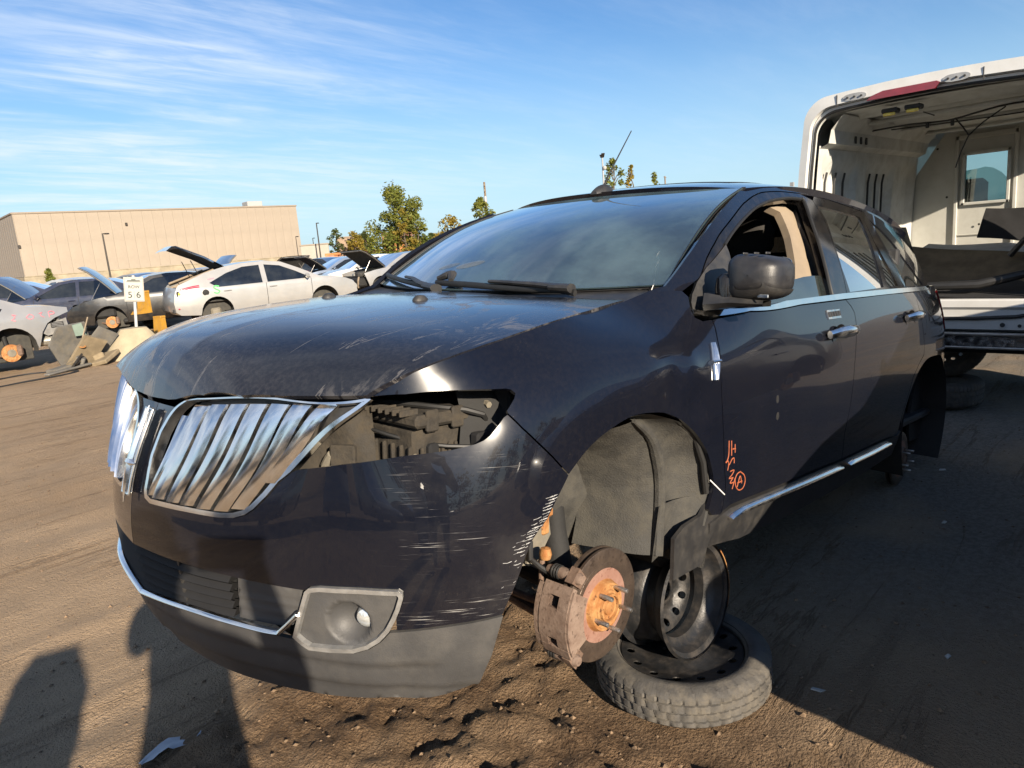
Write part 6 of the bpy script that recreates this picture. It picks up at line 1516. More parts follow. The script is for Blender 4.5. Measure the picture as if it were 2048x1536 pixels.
    for i, xc in enumerate(S['ax']):
        for sd in (-1, 1):
            mb = MB(); rows = []
            for a in np.linspace(R(-12), R(192), 16): rows.append([(xc+(S['rw']+.01)*math.cos(a), sd*y, zc+(S['rw']+.01)*math.sin(a)) for y in (W-.06, W-.33)])
            mb.grid(rows, True, flip=sd < 0); mb.build('wheel_well', M_LINER if not far else M_DARK, root, 60)
            MB().box((xc, sd*(W-.36), zc+.08), (.74, .03, .60), .02).build('well_wall', M_LINER if not far else M_DARK, root)
            st_ = wheels[i*2+(0 if sd > 0 else 1)]
            A = T(xc, sd*(W-.17), zc-.06) @ RX(-math.pi/2*sd)
            if st_ == 'd':
                bk = empty('brake'); bk.parent = root
                MB().lathe([(.0, .012), (.06, .012), (.062, .004), (.150, .003), (.152, -.006), (.150, -.02), (.05, -.022)], 28, A).build('disc', M_RUST, bk, 30)
                MB().lathe([(.0, .020), (.035, .020), (.065, .016), (.066, .006)], 20, A).build('hub', M_DIRTM, bk)
                MB().box((xc-.13, sd*(W-.18), zc-.03), (.09, .10, .20), .03).build('caliper', M_RUSTD, bk)
                MB().tube([(xc+.03, sd*(W-.24), zc-.02), (xc+.05, sd*(W-.30), zc+.32)], .035, 8).build('strut', M_DARK, root); MB().tube([(xc+.1, sd*(W-.22), zc-.1), (xc+.3, sd*(W-.4), zc-.05)], .025, 8).build('control_arm', M_RUSTD, root)
            elif st_ == 'w':
                MB().lathe([(.20, .10), (.29, .11), (.318, .085), (.325, .0), (.318, -.085), (.29, -.11), (.2, -.10)], 32, A).build('tyre', M_RUBBER, root); MB().lathe([(0, .06), (.05, .065), (.17, .05), (.20, .09), (.21, .10)], 24, A).build('rim', M_ALU, root)
            else: MB().box((xc, sd*(W-.30), zc-.02), (.25, .12, .22), .04).build('hub_carrier', M_DIRTM, root)
    # stands: spare rims under the sills
    if not far:
        for xs_ in (S['ax'][0]-.75, S['ax'][1]+.75):
            MB().lathe([(.19, 0), (.20, .01), (.17, .06), (.17, .14), (.20, .19), (.19, .2)], 20, T(xs_, -.55, (z*-1)) ).build('stand_rim', M_BLKSTEEL, root)
    if extras: extras(root, fn, hwid)
    return root
def on_side(fn, path, w, mat, root, nm, mir=False, off=.004):
    ribbon(fn, smooth_poly(path, .03), w, off, .003, mir, -1).build(nm, mat, root)

# row 56, left of the sign: silver saloon seen from its rear quarter, bumper off
def silver_extras(root, fn, hwid):
    # inner rear corner with vent and silencer where the bumper was
    MB().box((-2.20, .0, .70), (.10, 1.42, .34), .04).build('rear_valance', M_FRAMEM, root)
    for sd in (-1, 1):
        mb = MB(); mb.prism([(-1.85, .60), (-1.98, .72), (-2.28, .80), (-2.30, .58), (-1.95, .52)], 0, .02, Matrix(((1, 0, 0, 0), (0, 0, sd, sd*.80), (0, 1, 0, 0), (0, 0, 0, 1)))); mb.build('corner_panel', M_FRAMEM, root)
        MB().box((-2.12, sd*.835, .70), (.20, .02, .09), .005).build('cabin_vent', M_BLACKP, root)
        for k in range(3): MB().box((-2.12, sd*.847, .675+.025*k), (.17, .008, .010), .002).build('vent_slat', M_FRAMEM, root)
        for k in range(7): MB().lathe([(0, .004), (.012, .004), (.013, 0)], 8, T(-1.92-.055*k, sd*.855, .755+.012*k) @ RX(-math.pi/2*sd)).build('clip_hole', M_DARK, root)
        mb = MB(); rows = []
        for t in np.linspace(0, 1, 10):
            r_ = .15*math.sin(math.pi*(.12+.76*t))**.5; rows.append([(-1.85-.42*t, sd*.62+r_*math.cos(a)*1.2, .43+r_*.75*math.sin(a)) for a in np.linspace(0, 2*math.pi, 14)])
        mb.grid(rows, True); mb.build('silencer', M_ALU, root, 60)
    for mir in (True, False):
        on_side(fn, [(-1.52, .93), (-1.46, .95), (-1.50, .90), (-1.44, .86), (-1.50, .84)], .012, M_PINK, root, 'marker_stroke', mir); on_side(fn, [(-1.66, .88), (-1.72, .93), (-1.78, .88), (-1.72, .84), (-1.66, .88)], .010, M_PINK, root, 'marker_stroke', mir)
        on_side(fn, [(-1.86, .92), (-1.92, .94), (-1.88, .89), (-1.94, .85)], .010, M_PINK, root, 'marker_stroke', mir); on_side(fn, [(-2.02, .84), (-2.02, .94), (-2.10, .93), (-2.10, .89), (-2.03, .89)], .012, M_PINK, root, 'marker_stroke', mir)
    MB().box((-1.98, -.62, 1.055), (.12, .09, .006), .001).build('sticker', M_STICK, root)
CARG = 'wrecks in the facing row'
sv_rz = R(-10)
wreck('silver_saloon', 'silver saloon missing its rear bumper with a rusty rear disc, left of the row sign', 'car', (.05, -13.35), R(3), SEDAN, M_SILVER, CARG, wheels='.dd.'.replace('.', 'd'), no_rear=True, z=.05, extras=silver_extras)
# black saloon behind the sign, bonnet up, nose to the lane
wreck('black_saloon', 'black saloon with its bonnet up and headlamp gone, behind the row sign', 'car', (-6.35, -18.6), R(-24), SEDAN, M_BLACK2, CARG, bonnet=R(56), wheels='dddd', z=.03)
wreck('navy_saloon', 'navy blue saloon with lifted bonnet between the silver saloon and the black one', 'car', (-5.10, -21.90), R(-30), SEDAN, M_NAVY, CARG, bonnet=R(50), wheels='dddd', z=.05)
wreck('navy_coupe', 'second navy saloon, farther back behind the silver saloon roof', 'car', (-3.60, -25.00), R(-28), SEDAN, M_NAVY, CARG, bonnet=0, wheels='dddd', z=.15)
# hatchback with the open tailgate
def volt_extras(root, fn, hwid):
    for mir in (False, True):
        sg = -1 if mir else 1
        for k in range(2): on_side(fn, [(-1.62, .985+.035*k), (-1.80, .975+.03*k), (-2.06, .93+.03*k)], .022, M_TAIL, root, 'tail_lamp', mir, .008)
        y = float(hwid(-1.52, .85)); MB().lathe([(0, .004), (.07, .004), (.078, .0)], 18, T(-1.50, sg*(y+.0), .84) @ RX(-math.pi/2*sg)).build('filler_hole', M_DARK, root)
        on_side(fn, [(-1.18, .96), (-1.26, .98), (-1.31, .94), (-1.24, .89), (-1.18, .85), (-1.24, .80), (-1.32, .83)], .030, M_GREENM, root, 'sprayed_letter', mir)
        on_side(fn, [(-1.25, 1.16), (-1.40, 1.14)], .025, M_PINK, root, 'sprayed_dash', mir)
        y = float(hwid(-2.05, .86)); MB().box((-2.06, sg*(y-.02), .86), (.16, .02, .13), .01).build('lamp_hole', M_DARK, root); MB().box((-2.06, sg*(y-.01), .86), (.08, .02, .07), .02).build('lamp_bulb', M_YEL, root)
        y = float(hwid(-2.12, .50)); MB().box((-2.13, sg*(y-.10), .52), (.04, .26, .025), .005).build('bumper_reflector', M_TAIL, root)
    MB().box((-2.215, .0, .47), (.06, 1.5, .12), .03).build('bumper_lower', M_PLAST, root); MB().box((-2.24, -.0, .66), (.02, .34, .12), .005).build('plate', M_STICK, root)
    MB().box((-1.95, 0, .85), (.05, 1.3, .30), .02).build('boot_sill', M_PLAST, root)
    mb = MB(); mb.prism([(-2.02, 1.00), (-1.15, 1.36), (-1.10, 1.30), (-1.95, .90)], 0, .03, Matrix(((1, 0, 0, 0), (0, 0, 1, .66), (0, 1, 0, 0), (0, 0, 0, 1)))); mb.build('hatch_trim', M_BEIGE, root)
wreck('silver_hatchback', 'pale silver hatchback with its tailgate raised and a green sprayed letter', 'hatchback', (-7.55, -15.7), R(168), HATCH, M_SILV2, CARG, hatch=R(46), wheels='....', z=.10, extras=volt_extras)
wreck('slate_blue_car', 'slate blue car showing only its raised bonnet above the silver hatchback', 'car', (-8.40, -23.20), R(172), SEDAN, M_BLUEC, CARG, bonnet=R(62), wheels='....', z=.05)
wreck('pale_blue_car', 'pale blue car with a white-edged raised bonnet beyond the hatchback nose', 'car', (-17.00, -26.00), R(-14), SEDAN, M_PALEB, CARG, bonnet=R(46), wheels='....', z=.05)
wreck('white_car', 'white car with a bare front wheel arch beside the grey car', 'car', (-15.94, -22.50), R(-18), SEDAN, M_WHITEC, CARG, wheels='dddd', z=.05)
wreck('grey_car', 'grey car with its bonnet up and front end torn off', 'car', (-14.79, -18.99), R(-8), SEDAN, M_SILVER, CARG, bonnet=R(48), wheels='dddd', no_front=True, z=.05)
wreck('silver_car', 'silver car nearest the left edge of the black SUV windscreen', 'car', (-20.19, -22.98), R(-15), SEDAN, M_SILV2, CARG, wheels='dddd', z=.10)
FARG = 'distant wrecks in the rows behind'
fr = random.Random(12)
far_cols = [('white', M_WHITEC), ('navy', M_NAVY), ('grey', M_GREYC), ('silver', M_SILVER), ('dark red', M_REDC), ('slate blue', M_BLUEC), ('black', M_BLACK2)]
FAR = [(-7.5, -31, 100, 0), (-3.0, -29, 95, 45), (-10.5, -32, 102, 0), (-14.5, -35, 105, 0), (-18.5, -36, 110, 0), (-21.5, -33, 112, 0), (-19.5, -31.5, 100, 0), (-24.5, -30.5, 115, 0), (-27.0, -34.0, 118, 0), (-23.0, -24.2, 100, 0), (-12.5, -28.5, 100, 0), (-15.5, -30.2, 100, 48), (1.6, -20.5, 95, 44)]
FARL = ['white far car behind the row sign, roof and screen showing', 'navy far car with a raised bonnet behind the silver saloon', 'grey far car low behind the hatchback roof', 'silver far car in the back row before the tan warehouse', 'dark red far car whose roof shows above the hatchback', 'slate blue far car in the back row right of the warehouse corner', 'black far car behind the grey car with the torn front', 'white far car in the back row below the far lamp post', 'navy far car in the back row in front of the brick building', 'grey far car behind the silver car by the SUV windscreen', 'silver far car behind the raised slate blue bonnet', 'dark red far car with raised bonnet behind the pale blue car', 'slate blue wreck with raised bonnet cut off by the left edge']
for i, (x, y, a, bn) in enumerate(FAR):
    cn, cm = far_cols[i % 7]; wreck('distant_car', FARL[i], 'car', (x, y), R(a), SEDAN if i % 3 else HATCH, cm, FARG, bonnet=R(bn), wheels='....', far=True, z=.08)


# ================================================================= background
M_TAN = simple('tan_metal_siding', (.262, .222, .175), .6, .0, .05, .5, dirt=.08, dirtc=(.22, .178, .132))
M_TAND = simple('tan_siding_trim', (.225, .188, .147), .6, 0, .05, 1)
M_STONE = simple('pale_stone_base', (.27, .232, .165), .9, 0, .2, .8, .3, 3)
M_ROOFU = simple('pale_roof_unit', (.32, .32, .31), .6, 0, .05, 2)
M_BRICK = simple('red_brick', (.24, .11, .07), .9, 0, .15, 1.5)
M_BRICKT = simple('tan_brick', (.26, .19, .135), .9, 0, .1, 1.5)
M_WALLW = simple('cream_render', (.30, .28, .24), .85, 0, .05, 1)
M_POLE = simple('dark_bronze_pole', (.035, .030, .026), .5, .3, .1, 6)
M_WOOD = simple('weathered_pole_wood', (.17, .125, .085), .9, 0, .25, 4)
M_FENCE = simple('rust_orange_rack', (.42, .16, .05), .7, 0, .2, 3)
wh = empty('warehouse', (-19.6, -104.0, 0)); tag(wh, 'long windowless tan metal warehouse with a pale stone base band', 'building')
A0 = Vector((-21.6, -103.6)); A1 = Vector((-59.0, -101.7)); dv = (A1-A0); LW = dv.length; dv.normalize(); nv = Vector((dv.y, -dv.x)); nv = nv if nv.dot(Vector((1.4, 2))-A0) > 0 else -nv
wh.matrix_world = Matrix(((dv.x, nv.x, 0, A0.x), (dv.y, nv.y, 0, A0.y), (0, 0, 1, 0), (0, 0, 0, 1)))
HB = 10.0; npan = 28
MB().box((LW/2, -21, HB/2-.1), (LW-.1, 41.6, HB-.25), 0).build('wall_core', M_TAN, wh)
pm = MB().box((0, 0, 0), (LW/npan-.012, .10, HB-2.3), .006); po = None
for k in range(npan):
    if po is None: po = pm.build('wall_panel', M_TAN, wh)
    else: po = po.copy(); COL.objects.link(po)
    po.location = (LW/npan*(k+.5), -.10, 2.3+(HB-2.3)/2)
sm2 = MB().box((0, 0, 0), (.10, 1.45, HB-2.3), .03); po = None
for k in range(28):
    if po is None: po = sm2.build('wall_panel', M_TAN, wh)
    else: po = po.copy(); COL.objects.link(po)
    po.location = (-.02, -.75-1.5*k, 2.3+(HB-2.3)/2)
MB().box((LW/2, -.05, 1.15), (LW+.2, .22, 2.25), .05).build('stone_base', M_STONE, wh); MB().box((-.05, -21, 1.15), (.22, 42, 2.25), .05).build('stone_base', M_STONE, wh)
MB().box((LW/2, -.05, 2.32), (LW+.25, .30, .12), .03).build('base_cap', M_STONE, wh); MB().box((LW/2, -.06, HB+.03), (LW+.2, .25, .22), .04).build('parapet_trim', M_TAND, wh); MB().box((-.06, -21, HB+.03), (.25, 42, .22), .04).build('parapet_trim', M_TAND, wh)
MB().box((LW*.86, -4, HB+.55), (2.4, 2, 1.1), .05).build('roof_unit', M_ROOFU, wh)
for (u, z) in ((LW*.335, 8.2), (-.0, 6.0)): MB().box((u, .06, z), (.28, .2, .4), .03).build('wall_lamp', M_POLE, wh)
def at(px, py, dist):        # ground position seen at image column px, at a plan distance (metres)
    d = _f+_r*((px-1024)/1429.)-_u2*((py-768)/1429.); h = Vector((d.x, d.y)).normalized(); return Vector((CAM_POS[0]+h.x*dist, CAM_POS[1]+h.y*dist))
_u2 = _r.cross(_f)
def block(name, label, c, d, rz, mat, cat='building', trim=None, wins=0):
    b = empty(name, (c[0], c[1], 0), rz); tag(b, label, cat)
    MB().box((0, 0, d[2]/2), d, .05).build('wall', mat, b); MB().box((0, 0, d[2]+.08), (d[0]+.2, d[1]+.2, .18), .03).build('parapet', trim or M_TAND, b)
    for k in range(wins):
        w = MB().box((-d[0]/2+d[0]*(k+.5)/wins, d[1]/2+.03, d[2]*.55), (d[0]/wins*.5, .08, d[2]*.35), .02).build('window', M_TINT, b); MB().box((-d[0]/2+d[0]*(k+.5)/wins, d[1]/2+.06, d[2]*.36), (d[0]/wins*.56, .10, .08), .01).build('sill', M_STONE, w)
    for k in range(6): MB().box((-d[0]/2+d[0]*(k+.5)/6, d[1]/2+.02, d[2]/2), (.06, .05, d[2]-.2), .01).build('wall_joint', M_TAND, b)
    return b
p = at(628, 490, 112); block('cream_annex', 'small cream block at the right end of the warehouse', p, (2.6, 4, 3.6), R(60), M_WALLW)
p = at(705, 490, 150); block('tan_brick_building', 'low tan brick building beyond the far lamp posts', p, (13, 6, 5.2), R(58), M_BRICKT, wins=0)
p = at(800, 485, 160); block('red_brick_building', 'low red brick building behind the big green tree', p, (24, 6, 5.6), R(50), M_BRICK, wins=5)
# rusty pallet racking in front of the brick building
for i, (px_, dd) in enumerate(((665, 70), (700, 72), (745, 74), (790, 76), (825, 76))):
    p = at(px_, 500, dd); rk_ = empty('pallet_stack', (p.x, p.y, 0), R(50+9*i)); tag(rk_, ['rust orange pallet stack at the foot of the far lamp post', 'rust orange pallet stack right of the far lamp post', 'rust orange pallet stack behind the grey bonnet', 'tall orange pallet stack left of the tree trunk', 'tall orange pallet stack right of the tree trunk'][i], 'pallets', 'orange pallet stacks')
    for k in range(7 if i < 3 else 9): MB().box((0, 0, .2+.26*k), (2.6, 1.2, .05), .01).build('deck', M_FENCE, rk_); [MB().box((q, 0, .32+.26*k), (.12, 1.15, .16), .01).build('bearer', M_FENCE, rk_) for q in (-1.2, 0, 1.2)]
# --- trees
def make_leaf(name, a, b, c):
    m = Mat(name, a, .6, 0, .3); oi = m.n('ShaderNodeObjectInfo'); gi = m.n('ShaderNodeNewGeometry')
    col = m.mix(m.ramp(m.noise(.55, 4, .6), .35, .65), a, b); col = m.mix(m.ramp(m.noise(2.6, 3), .55, .72), col, c); m.set('Base Color', col)
    tl = m.n('ShaderNodeBsdfTranslucent'); m.l(col, tl.inputs[0]); mx = m.n('ShaderNodeMixShader'); mx.inputs[0].default_value = .35; m.l(m.b.outputs[0], mx.inputs[1]); m.l(tl.outputs[0], mx.inputs[2]); m.l(mx.outputs[0], m.o.inputs['Surface']); return m.m
M_LEAF = make_leaf('green_leaves', (.105, .130, .022), (.175, .185, .034), (.235, .205, .040))
M_LEAFY = make_leaf('yellowing_leaves', (.20, .165, .028), (.27, .19, .032), (.13, .135, .028))
M_LEAFD = make_leaf('dark_leaves', (.045, .065, .018), (.075, .095, .025), (.11, .11, .03))
M_BARK = simple('grey_bark', (.095, .075, .055), .9, 0, .3, 6, .4, 30)
def tree(name, label, p, h, w, mat, seed, n=2600, leaf=.16, base=.18, shape='oval', group='trees at the edge of the yard', conical=0.):
    rg = random.Random(seed); t = empty(name, (p[0], p[1], 0), rg.random()*6.28); tag(t, label, 'tree', group)
    cl = []
    mb = MB(); tr = [(rg.gauss(0, .02*h*k), rg.gauss(0, .02*h*k), h*.92*k) for k in np.linspace(0, 1, 7)]; tr[0] = (0, 0, 0); r0 = .022*h
    mb.tube(tr, [r0*(1-.85*k) for k in np.linspace(0, 1, 7)], 8)
    for k in range(16):
        q = base+(.95-base)*rg.random(); a = rg.random()*6.28; z0 = h*q; rr = w/2*(math.sin(math.pi*min(1, (q-base+.10)/(1.06-base)))**.6)*(1-conical*q)*rg.uniform(.55, 1.)
        e = (rr*math.cos(a), rr*math.sin(a), min(h*.97, z0+rr*rg.uniform(.15, .6))); mb.tube([(0, 0, z0*.92), (e[0]*.5, e[1]*.5, z0+(e[2]-z0)*.35), e], [r0*.35, r0*.22, r0*.06], 5)
        cl.append((e, w*.16*rg.uniform(.7, 1.3)))
    mb.build('trunk', M_BARK, t)
    for k in range(26):
        q = base+(1-base)*rg.random(); a = rg.random()*6.28; rr = w/2*(math.sin(math.pi*min(1, (q-base+.08)/(1.05-base)))**.6)*(1-conical*q)*math.sqrt(rg.random()); cl.append(((rr*math.cos(a), rr*math.sin(a), h*q), w*.15*rg.uniform(.6, 1.3)))
    V = []; F = []
    for k in range(n):
        c, s_ = rg.choice(cl); d = Vector((rg.gauss(0, 1), rg.gauss(0, 1), rg.gauss(0, .8))); d.normalize(); d *= s_*rg.random()**.45
        q = Vector(c)+d; l_ = leaf*rg.uniform(.6, 1.3); ax_ = Vector((rg.gauss(0, 1), rg.gauss(0, 1), rg.gauss(0, .6))).normalized(); bx_ = ax_.cross(Vector((rg.gauss(0, 1), rg.gauss(0, 1), rg.gauss(0, 1)))).normalized()
        b = len(V); V += [tuple(q-ax_*l_), tuple(q+bx_*l_*.5), tuple(q+ax_*l_), tuple(q-bx_*l_*.5)]; F.append((b, b+1, b+2, b+3))
    m2 = MB(); m2.add(V, F, False); m2.build('crown', mat, t); return t
def hz_y(px_): return 571.5-.0833*px_
def put_tree(px_, top_py, dist, wpx, label, mat, seed, **k):
    p = at(px_, hz_y(px_), dist); k_ = 1/math.sqrt(1+((px_-1024)/1429.)**2); h = 1.5+(hz_y(px_)-top_py)/1429.*dist*k_; w = wpx/1429.*dist*k_; return tree('broadleaf_tree', label, p, h, w, mat, seed, **k)
put_tree(797, 386, 62, 118, 'big yellow-green tree with a broad crown left of the windscreen', M_LEAF, 3, n=9500, leaf=.125, base=.08)
put_tree(838, 430, 63, 52, 'smaller tree leaning against the right side of the big tree', M_LEAF, 5, n=1700, leaf=.14, base=.06)
put_tree(812, 425, 60.5, 46, 'yellowing young tree in front of the big tree crown', M_LEAFY, 8, n=1500, leaf=.13, base=.10)
put_tree(905, 440, 75, 70, 'orange-tinged tree just above the left windscreen edge', M_LEAFY, 11, n=1800, leaf=.16, base=.05)
put_tree(968, 402, 88, 48, 'narrow tree beside the wooden utility pole', M_LEAF, 15, n=1500, leaf=.2, base=.1)
put_tree(1232, 326, 72, 48, 'tree beside the antenna with an uneven crown', M_LEAF, 21, n=1700, leaf=.16, base=.1)
put_tree(1268, 338, 74, 30, 'slim tree second from the antenna', M_LEAFY, 22, n=1000, leaf=.15, base=.1)
put_tree(1314, 344, 76, 26, 'small slim tree third from the antenna, alone above the roof', M_LEAF, 23, n=900, leaf=.14, base=.1)
put_tree(677, 462, 140, 34, 'thin half-bare tree right of the far lamp posts', M_LEAFD, 31, n=600, leaf=.26, base=.2)
put_tree(713, 466, 140, 38, 'rounded tree behind the tan brick building', M_LEAFY, 33, n=1200, leaf=.28, base=.1)
put_tree(735, 463, 142, 30, 'dark tree behind the tan brick building, next to the big tree', M_LEAFD, 35, n=1000, leaf=.28, base=.1)
put_tree(101, 536, 62, 28, 'little pine at the foot of the warehouse wall', M_LEAF, 41, n=1100, leaf=.12, base=.06, conical=.8)
put_tree(870, 468, 120, 40, 'low bushy tree by the brick building', M_LEAFD, 43, n=900, leaf=.25, base=.05)
# --- poles
def lamp_post(label, px_, top_py, dist, arm=-1, r=.09):
    p = at(px_, hz_y(px_), dist); h = 1.5+(hz_y(px_)-top_py)/1429.*dist/math.sqrt(1+((px_-1024)/1429.)**2); o = empty('lamp_post', (p.x, p.y, 0), R(40)); tag(o, label, 'lamp post', 'yard lamp posts')
    MB().tube([(0, 0, 0), (0, 0, h)], [r, r*.65], 10).build('pole', M_POLE, o); MB().lathe([(0, .35), (.16, .33), (.2, 0)], 12).build('base', M_STONE, o)
    MB().box((arm*.35, 0, h-.02), (.75, .10, .07), .02).build('arm', M_POLE, o); MB().box((arm*.62, 0, h-.02), (.42, .28, .12), .03).build('lamp_head', M_POLE, o); return o
lamp_post('lamp post in front of the warehouse wall above the row sign', 221, 469, 76)
lamp_post('tall lamp post right of the warehouse corner', 642, 448, 108, r=.12); lamp_post('shorter lamp post beside the cream block', 652-21, 477, 135, r=.1)
lamp_post('slender lamp post before the right end of the warehouse', 598, 474, 105, r=.07)
def utility(label, px_, top_py, dist):
    p = at(px_, hz_y(px_), dist); h = 1.5+(hz_y(px_)-top_py)/1429.*dist; o = empty('utility_pole', (p.x, p.y, 0), R(42)); tag(o, label, 'utility pole')
    MB().tube([(0, 0, 0), (0, 0, h)], [.20, .13], 10).build('pole', M_WOOD, o)
    for z in (h-.5, h-1.2): MB().box((0, 0, z), (1.9, .12, .14), .02).build('cross_arm', M_WOOD, o); [MB().lathe([(0, .16), (.05, .14), (.06, .05), (.03, 0)], 8, T(q, 0, z+.07)).build('insulator', M_STONE, o) for q in (-.85, -.4, .4, .85)]
    MB().lathe([(0, .8), (.18, .78), (.2, .7), (.2, .05), (0, 0)], 12, T(.38, 0, h-2.6)).build('transformer', M_GREYP, o)
    return p, h
p, h = utility('wooden utility pole with cross-arms and transformer left of the roof', 979, 370, 96)
# security camera mast by the antenna, with floodlights
p = at(1213, hz_y(1213), 48); h = 1.5+(hz_y(1213)-322)/1429.*48; o = empty('camera_mast', (p.x, p.y, 0), R(45)); tag(o, 'pale mast with two floodlights and a dome camera beside the antenna', 'mast')
MB().tube([(0, 0, 0), (0, 0, h)], [.07, .05], 8).build('pole', M_GREYP, o)
for sd in (-1, 1): MB().box((sd*.26, 0, h+.02), (.42, .22, .06), .02, T(0, 0, 0) @ T(sd*.26, 0, h) @ RY(-sd*.5) @ T(-sd*.26, 0, -h)).build('floodlight', M_POLE, o)
MB().lathe([(0, .12), (.10, .10), (.14, 0), (.10, -.10), (0, -.14)], 14, T(.10, .1, h-.75)).build('dome_camera', M_ROOFU, o)
p = at(1334, hz_y(1334), 110); h = 1.5+(hz_y(1334)-360)/1429.*110; o = empty('utility_pole', (p.x, p.y, 0), R(20)); tag(o, 'thin far utility pole right of the three trees above the roof', 'utility pole'); MB().tube([(0, 0, 0), (0, 0, h)], .1, 8).build('pole', M_WOOD, o); MB().box((0, 0, h-.15), (1.8, .08, .08), .01).build('cross_arm', M_WOOD, o)

# --- row sign in its concrete block
M_CONC = simple('pale_concrete', (.30, .255, .175), .95, 0, .12, 5, .5, 14)
M_SIGN = simple('sign_white', (.34, .33, .30), .5, 0, .05, 5)
M_INK = simple('sign_green_black_ink', (.015, .030, .022), .6, 0, .1, 9)
M_INKR = simple('faded_red_rule', (.45, .18, .14), .6, 0, .1, 9)
M_GALV = simple('galvanised_post', (.28, .285, .285), .45, .5, .1, 9)
sgn = empty('row_sign', (-3.25, -12.35, 0), math.atan2(1.988+12.35, 1.395+3.25)-math.pi/2+.02); tag(sgn, 'white ROW 5 6 sign on a steel post set in a pale concrete block', 'sign')
mb = MB(); rows = []; rg = random.Random(3)
for (z, sx, sy) in ((-.05, .62, .42), (.02, .60, .40), (.10, .55, .37), (.30, .40, .27), (.45, .29, .20), (.53, .22, .16)):
    rows.append([(sx*math.copysign(abs(math.cos(a))**.45, math.cos(a))*rg.uniform(.96, 1.04), sy*math.copysign(abs(math.sin(a))**.45, math.sin(a))*rg.uniform(.95, 1.05), z) for a in np.linspace(0, 2*math.pi, 29)[:-1]]); rows[-1].append(rows[-1][0])
rows.append([(0, 0, .55)]*29); mb.grid(rows, True, flip=True); mb.build('concrete_block', M_CONC, sgn, 40)
lean = RY(R(-6))
MB().box((0, 0, .95), (.055, .03, 1.1), .008, lean).build('post', M_GALV, sgn)
MB().box((0, .03, 1.24), (.33, .012, .45), .005, lean).build('sign_plate', M_SIGN, sgn)
def glyph(txt, size, x, z, mat, nm):
    cu = bpy.data.curves.new(nm, 'FONT'); cu.body = txt; cu.size = size*.81; cu.align_x = 'CENTER'; cu.extrude = .001; o = bpy.data.objects.new(nm, cu); COL.objects.link(o); cu.materials.append(mat); o.parent = sgn
    o.matrix_local = lean @ T(x*.81, .038, 1.24+(z-1.52)*.81) @ RZ(math.pi) @ RX(math.pi/2); cu.offset = .0012
    bpy.context.view_layer.update(); me_ = bpy.data.meshes.new_from_object(o.evaluated_get(bpy.context.evaluated_depsgraph_get())); o2 = bpy.data.objects.new(nm, me_); COL.objects.link(o2); o2.parent = sgn; o2.matrix_local = o.matrix_local.copy(); bpy.data.objects.remove(o); return o2
glyph('ROW', .095, 0, 1.545, M_INK, 'sign_word'); glyph('5', .20, .085, 1.33, M_INK, 'sign_number'); glyph('6', .20, -.085, 1.33, M_INK, 'sign_number')
for (x, z, w_, h_) in ((0, 1.74, .09, .018), (0, 1.715, .26, .022), (0, 1.69, .30, .010)): MB().box((x*.81, .037, 1.24+(z-1.52)*.81), (w_*.81, .003, h_*.81), .001, lean).build('sign_logo_bar', M_INK, sgn)
for (x, z, w_, h_) in ((-.185, 1.52, .006, .50), (.185, 1.52, .006, .50), (0, 1.775, .37, .006), (0, 1.265, .37, .006), (0, 1.40, .004, .16)): MB().box((x*.81, .037, 1.24+(z-1.52)*.81), (w_*.81, .003, h_*.81), .0008, lean).build('sign_rule', M_INKR if abs(x) > .1 or z > 1.5 else M_INK, sgn)
# --- scrap heap beside the sign
def scrap(name, label, c, d, rot, mat, cat='scrap', poly=None):
    c = (c[0]*.8-.2, -12.2+(c[1]+12.2)*.8, c[2]*.8); M = T(*c) @ RZ(rot[2]) @ RY(rot[1]) @ RX(rot[0]) @ Matrix.Scale(.78, 4); mb = MB()
    if poly: mb.prism(poly, -d/2, d/2, M)
    else:
        mb.box((0, 0, 0), d, .02, M)
    return tag(mb.build(name, mat), label, cat, 'scrap heap by the row sign')
M_CARD = simple('dusty_carpet_backing', (.20, .158, .10), .95, 0, .2, 5, .4, 20); M_GREYSC = simple('dusty_grey_plastic', (.115, .11, .10), .85, 0, .2, 5, dirt=.4, dirtc=(.2, .17, .12))
scrap('scrap_sheeting', 'tall dark grey plastic panel leaning in the scrap heap', (-2.55, -12.55, .48), .05, (R(70), R(8), R(10)), M_GREYSC, 'panel', [(-.45, -.45), (.30, -.50), (.50, .1), (.25, .50), (-.35, .45)])
scrap('scrap_sheeting', 'second dark panel lying across the heap towards the sign', (-2.95, -12.25, .35), .05, (R(62), R(-35), R(20)), M_GREYSC, 'panel', [(-.25, -.50), (.25, -.48), (.28, .45), (-.20, .50)])
scrap('scrap_board', 'tan fibre board with a rusty stain on the scrap heap', (-2.65, -12.0, .26), .07, (R(58), R(-28), R(22)), M_CARD, 'board', [(-.27, -.48), (.22, -.52), (.30, .40), (-.22, .46)])
MB_ = MB().lathe([(.035, .0), (.06, .006), (.03, .012)], 14, T(-2.25, -11.93, .36) @ RX(R(-30))); tag(MB_.build('rust_ring', M_RUST), 'small rusty ring on the tan fibre board', 'ring')
scrap('scrap_tray', 'dark flat tray at the foot of the scrap heap', (-2.2, -11.9, .06), (.75, .35, .08), (.05, .1, R(25)), M_GREYSC, 'tray'); scrap('scrap_cover', 'black angled lid lying before the tan board', (-2.35, -11.75, .13), .04, (R(50), R(10), R(60)), M_BLACKP, 'lid', [(-.22, -.15), (.2, -.18), (.24, .15), (-.15, .2)])
scrap('scrap_strip', 'long dark strip lying flat in front of the heap', (-2.15, -11.55, .04), (1.15, .14, .05), (0, .03, R(30)), M_GREYSC, 'strip'); scrap('scrap_offcut', 'brown cardboard offcut between heap and sign block', (-2.98, -11.9, .12), (.6, .4, .10), (.2, .3, R(40)), M_CARD, 'offcut')
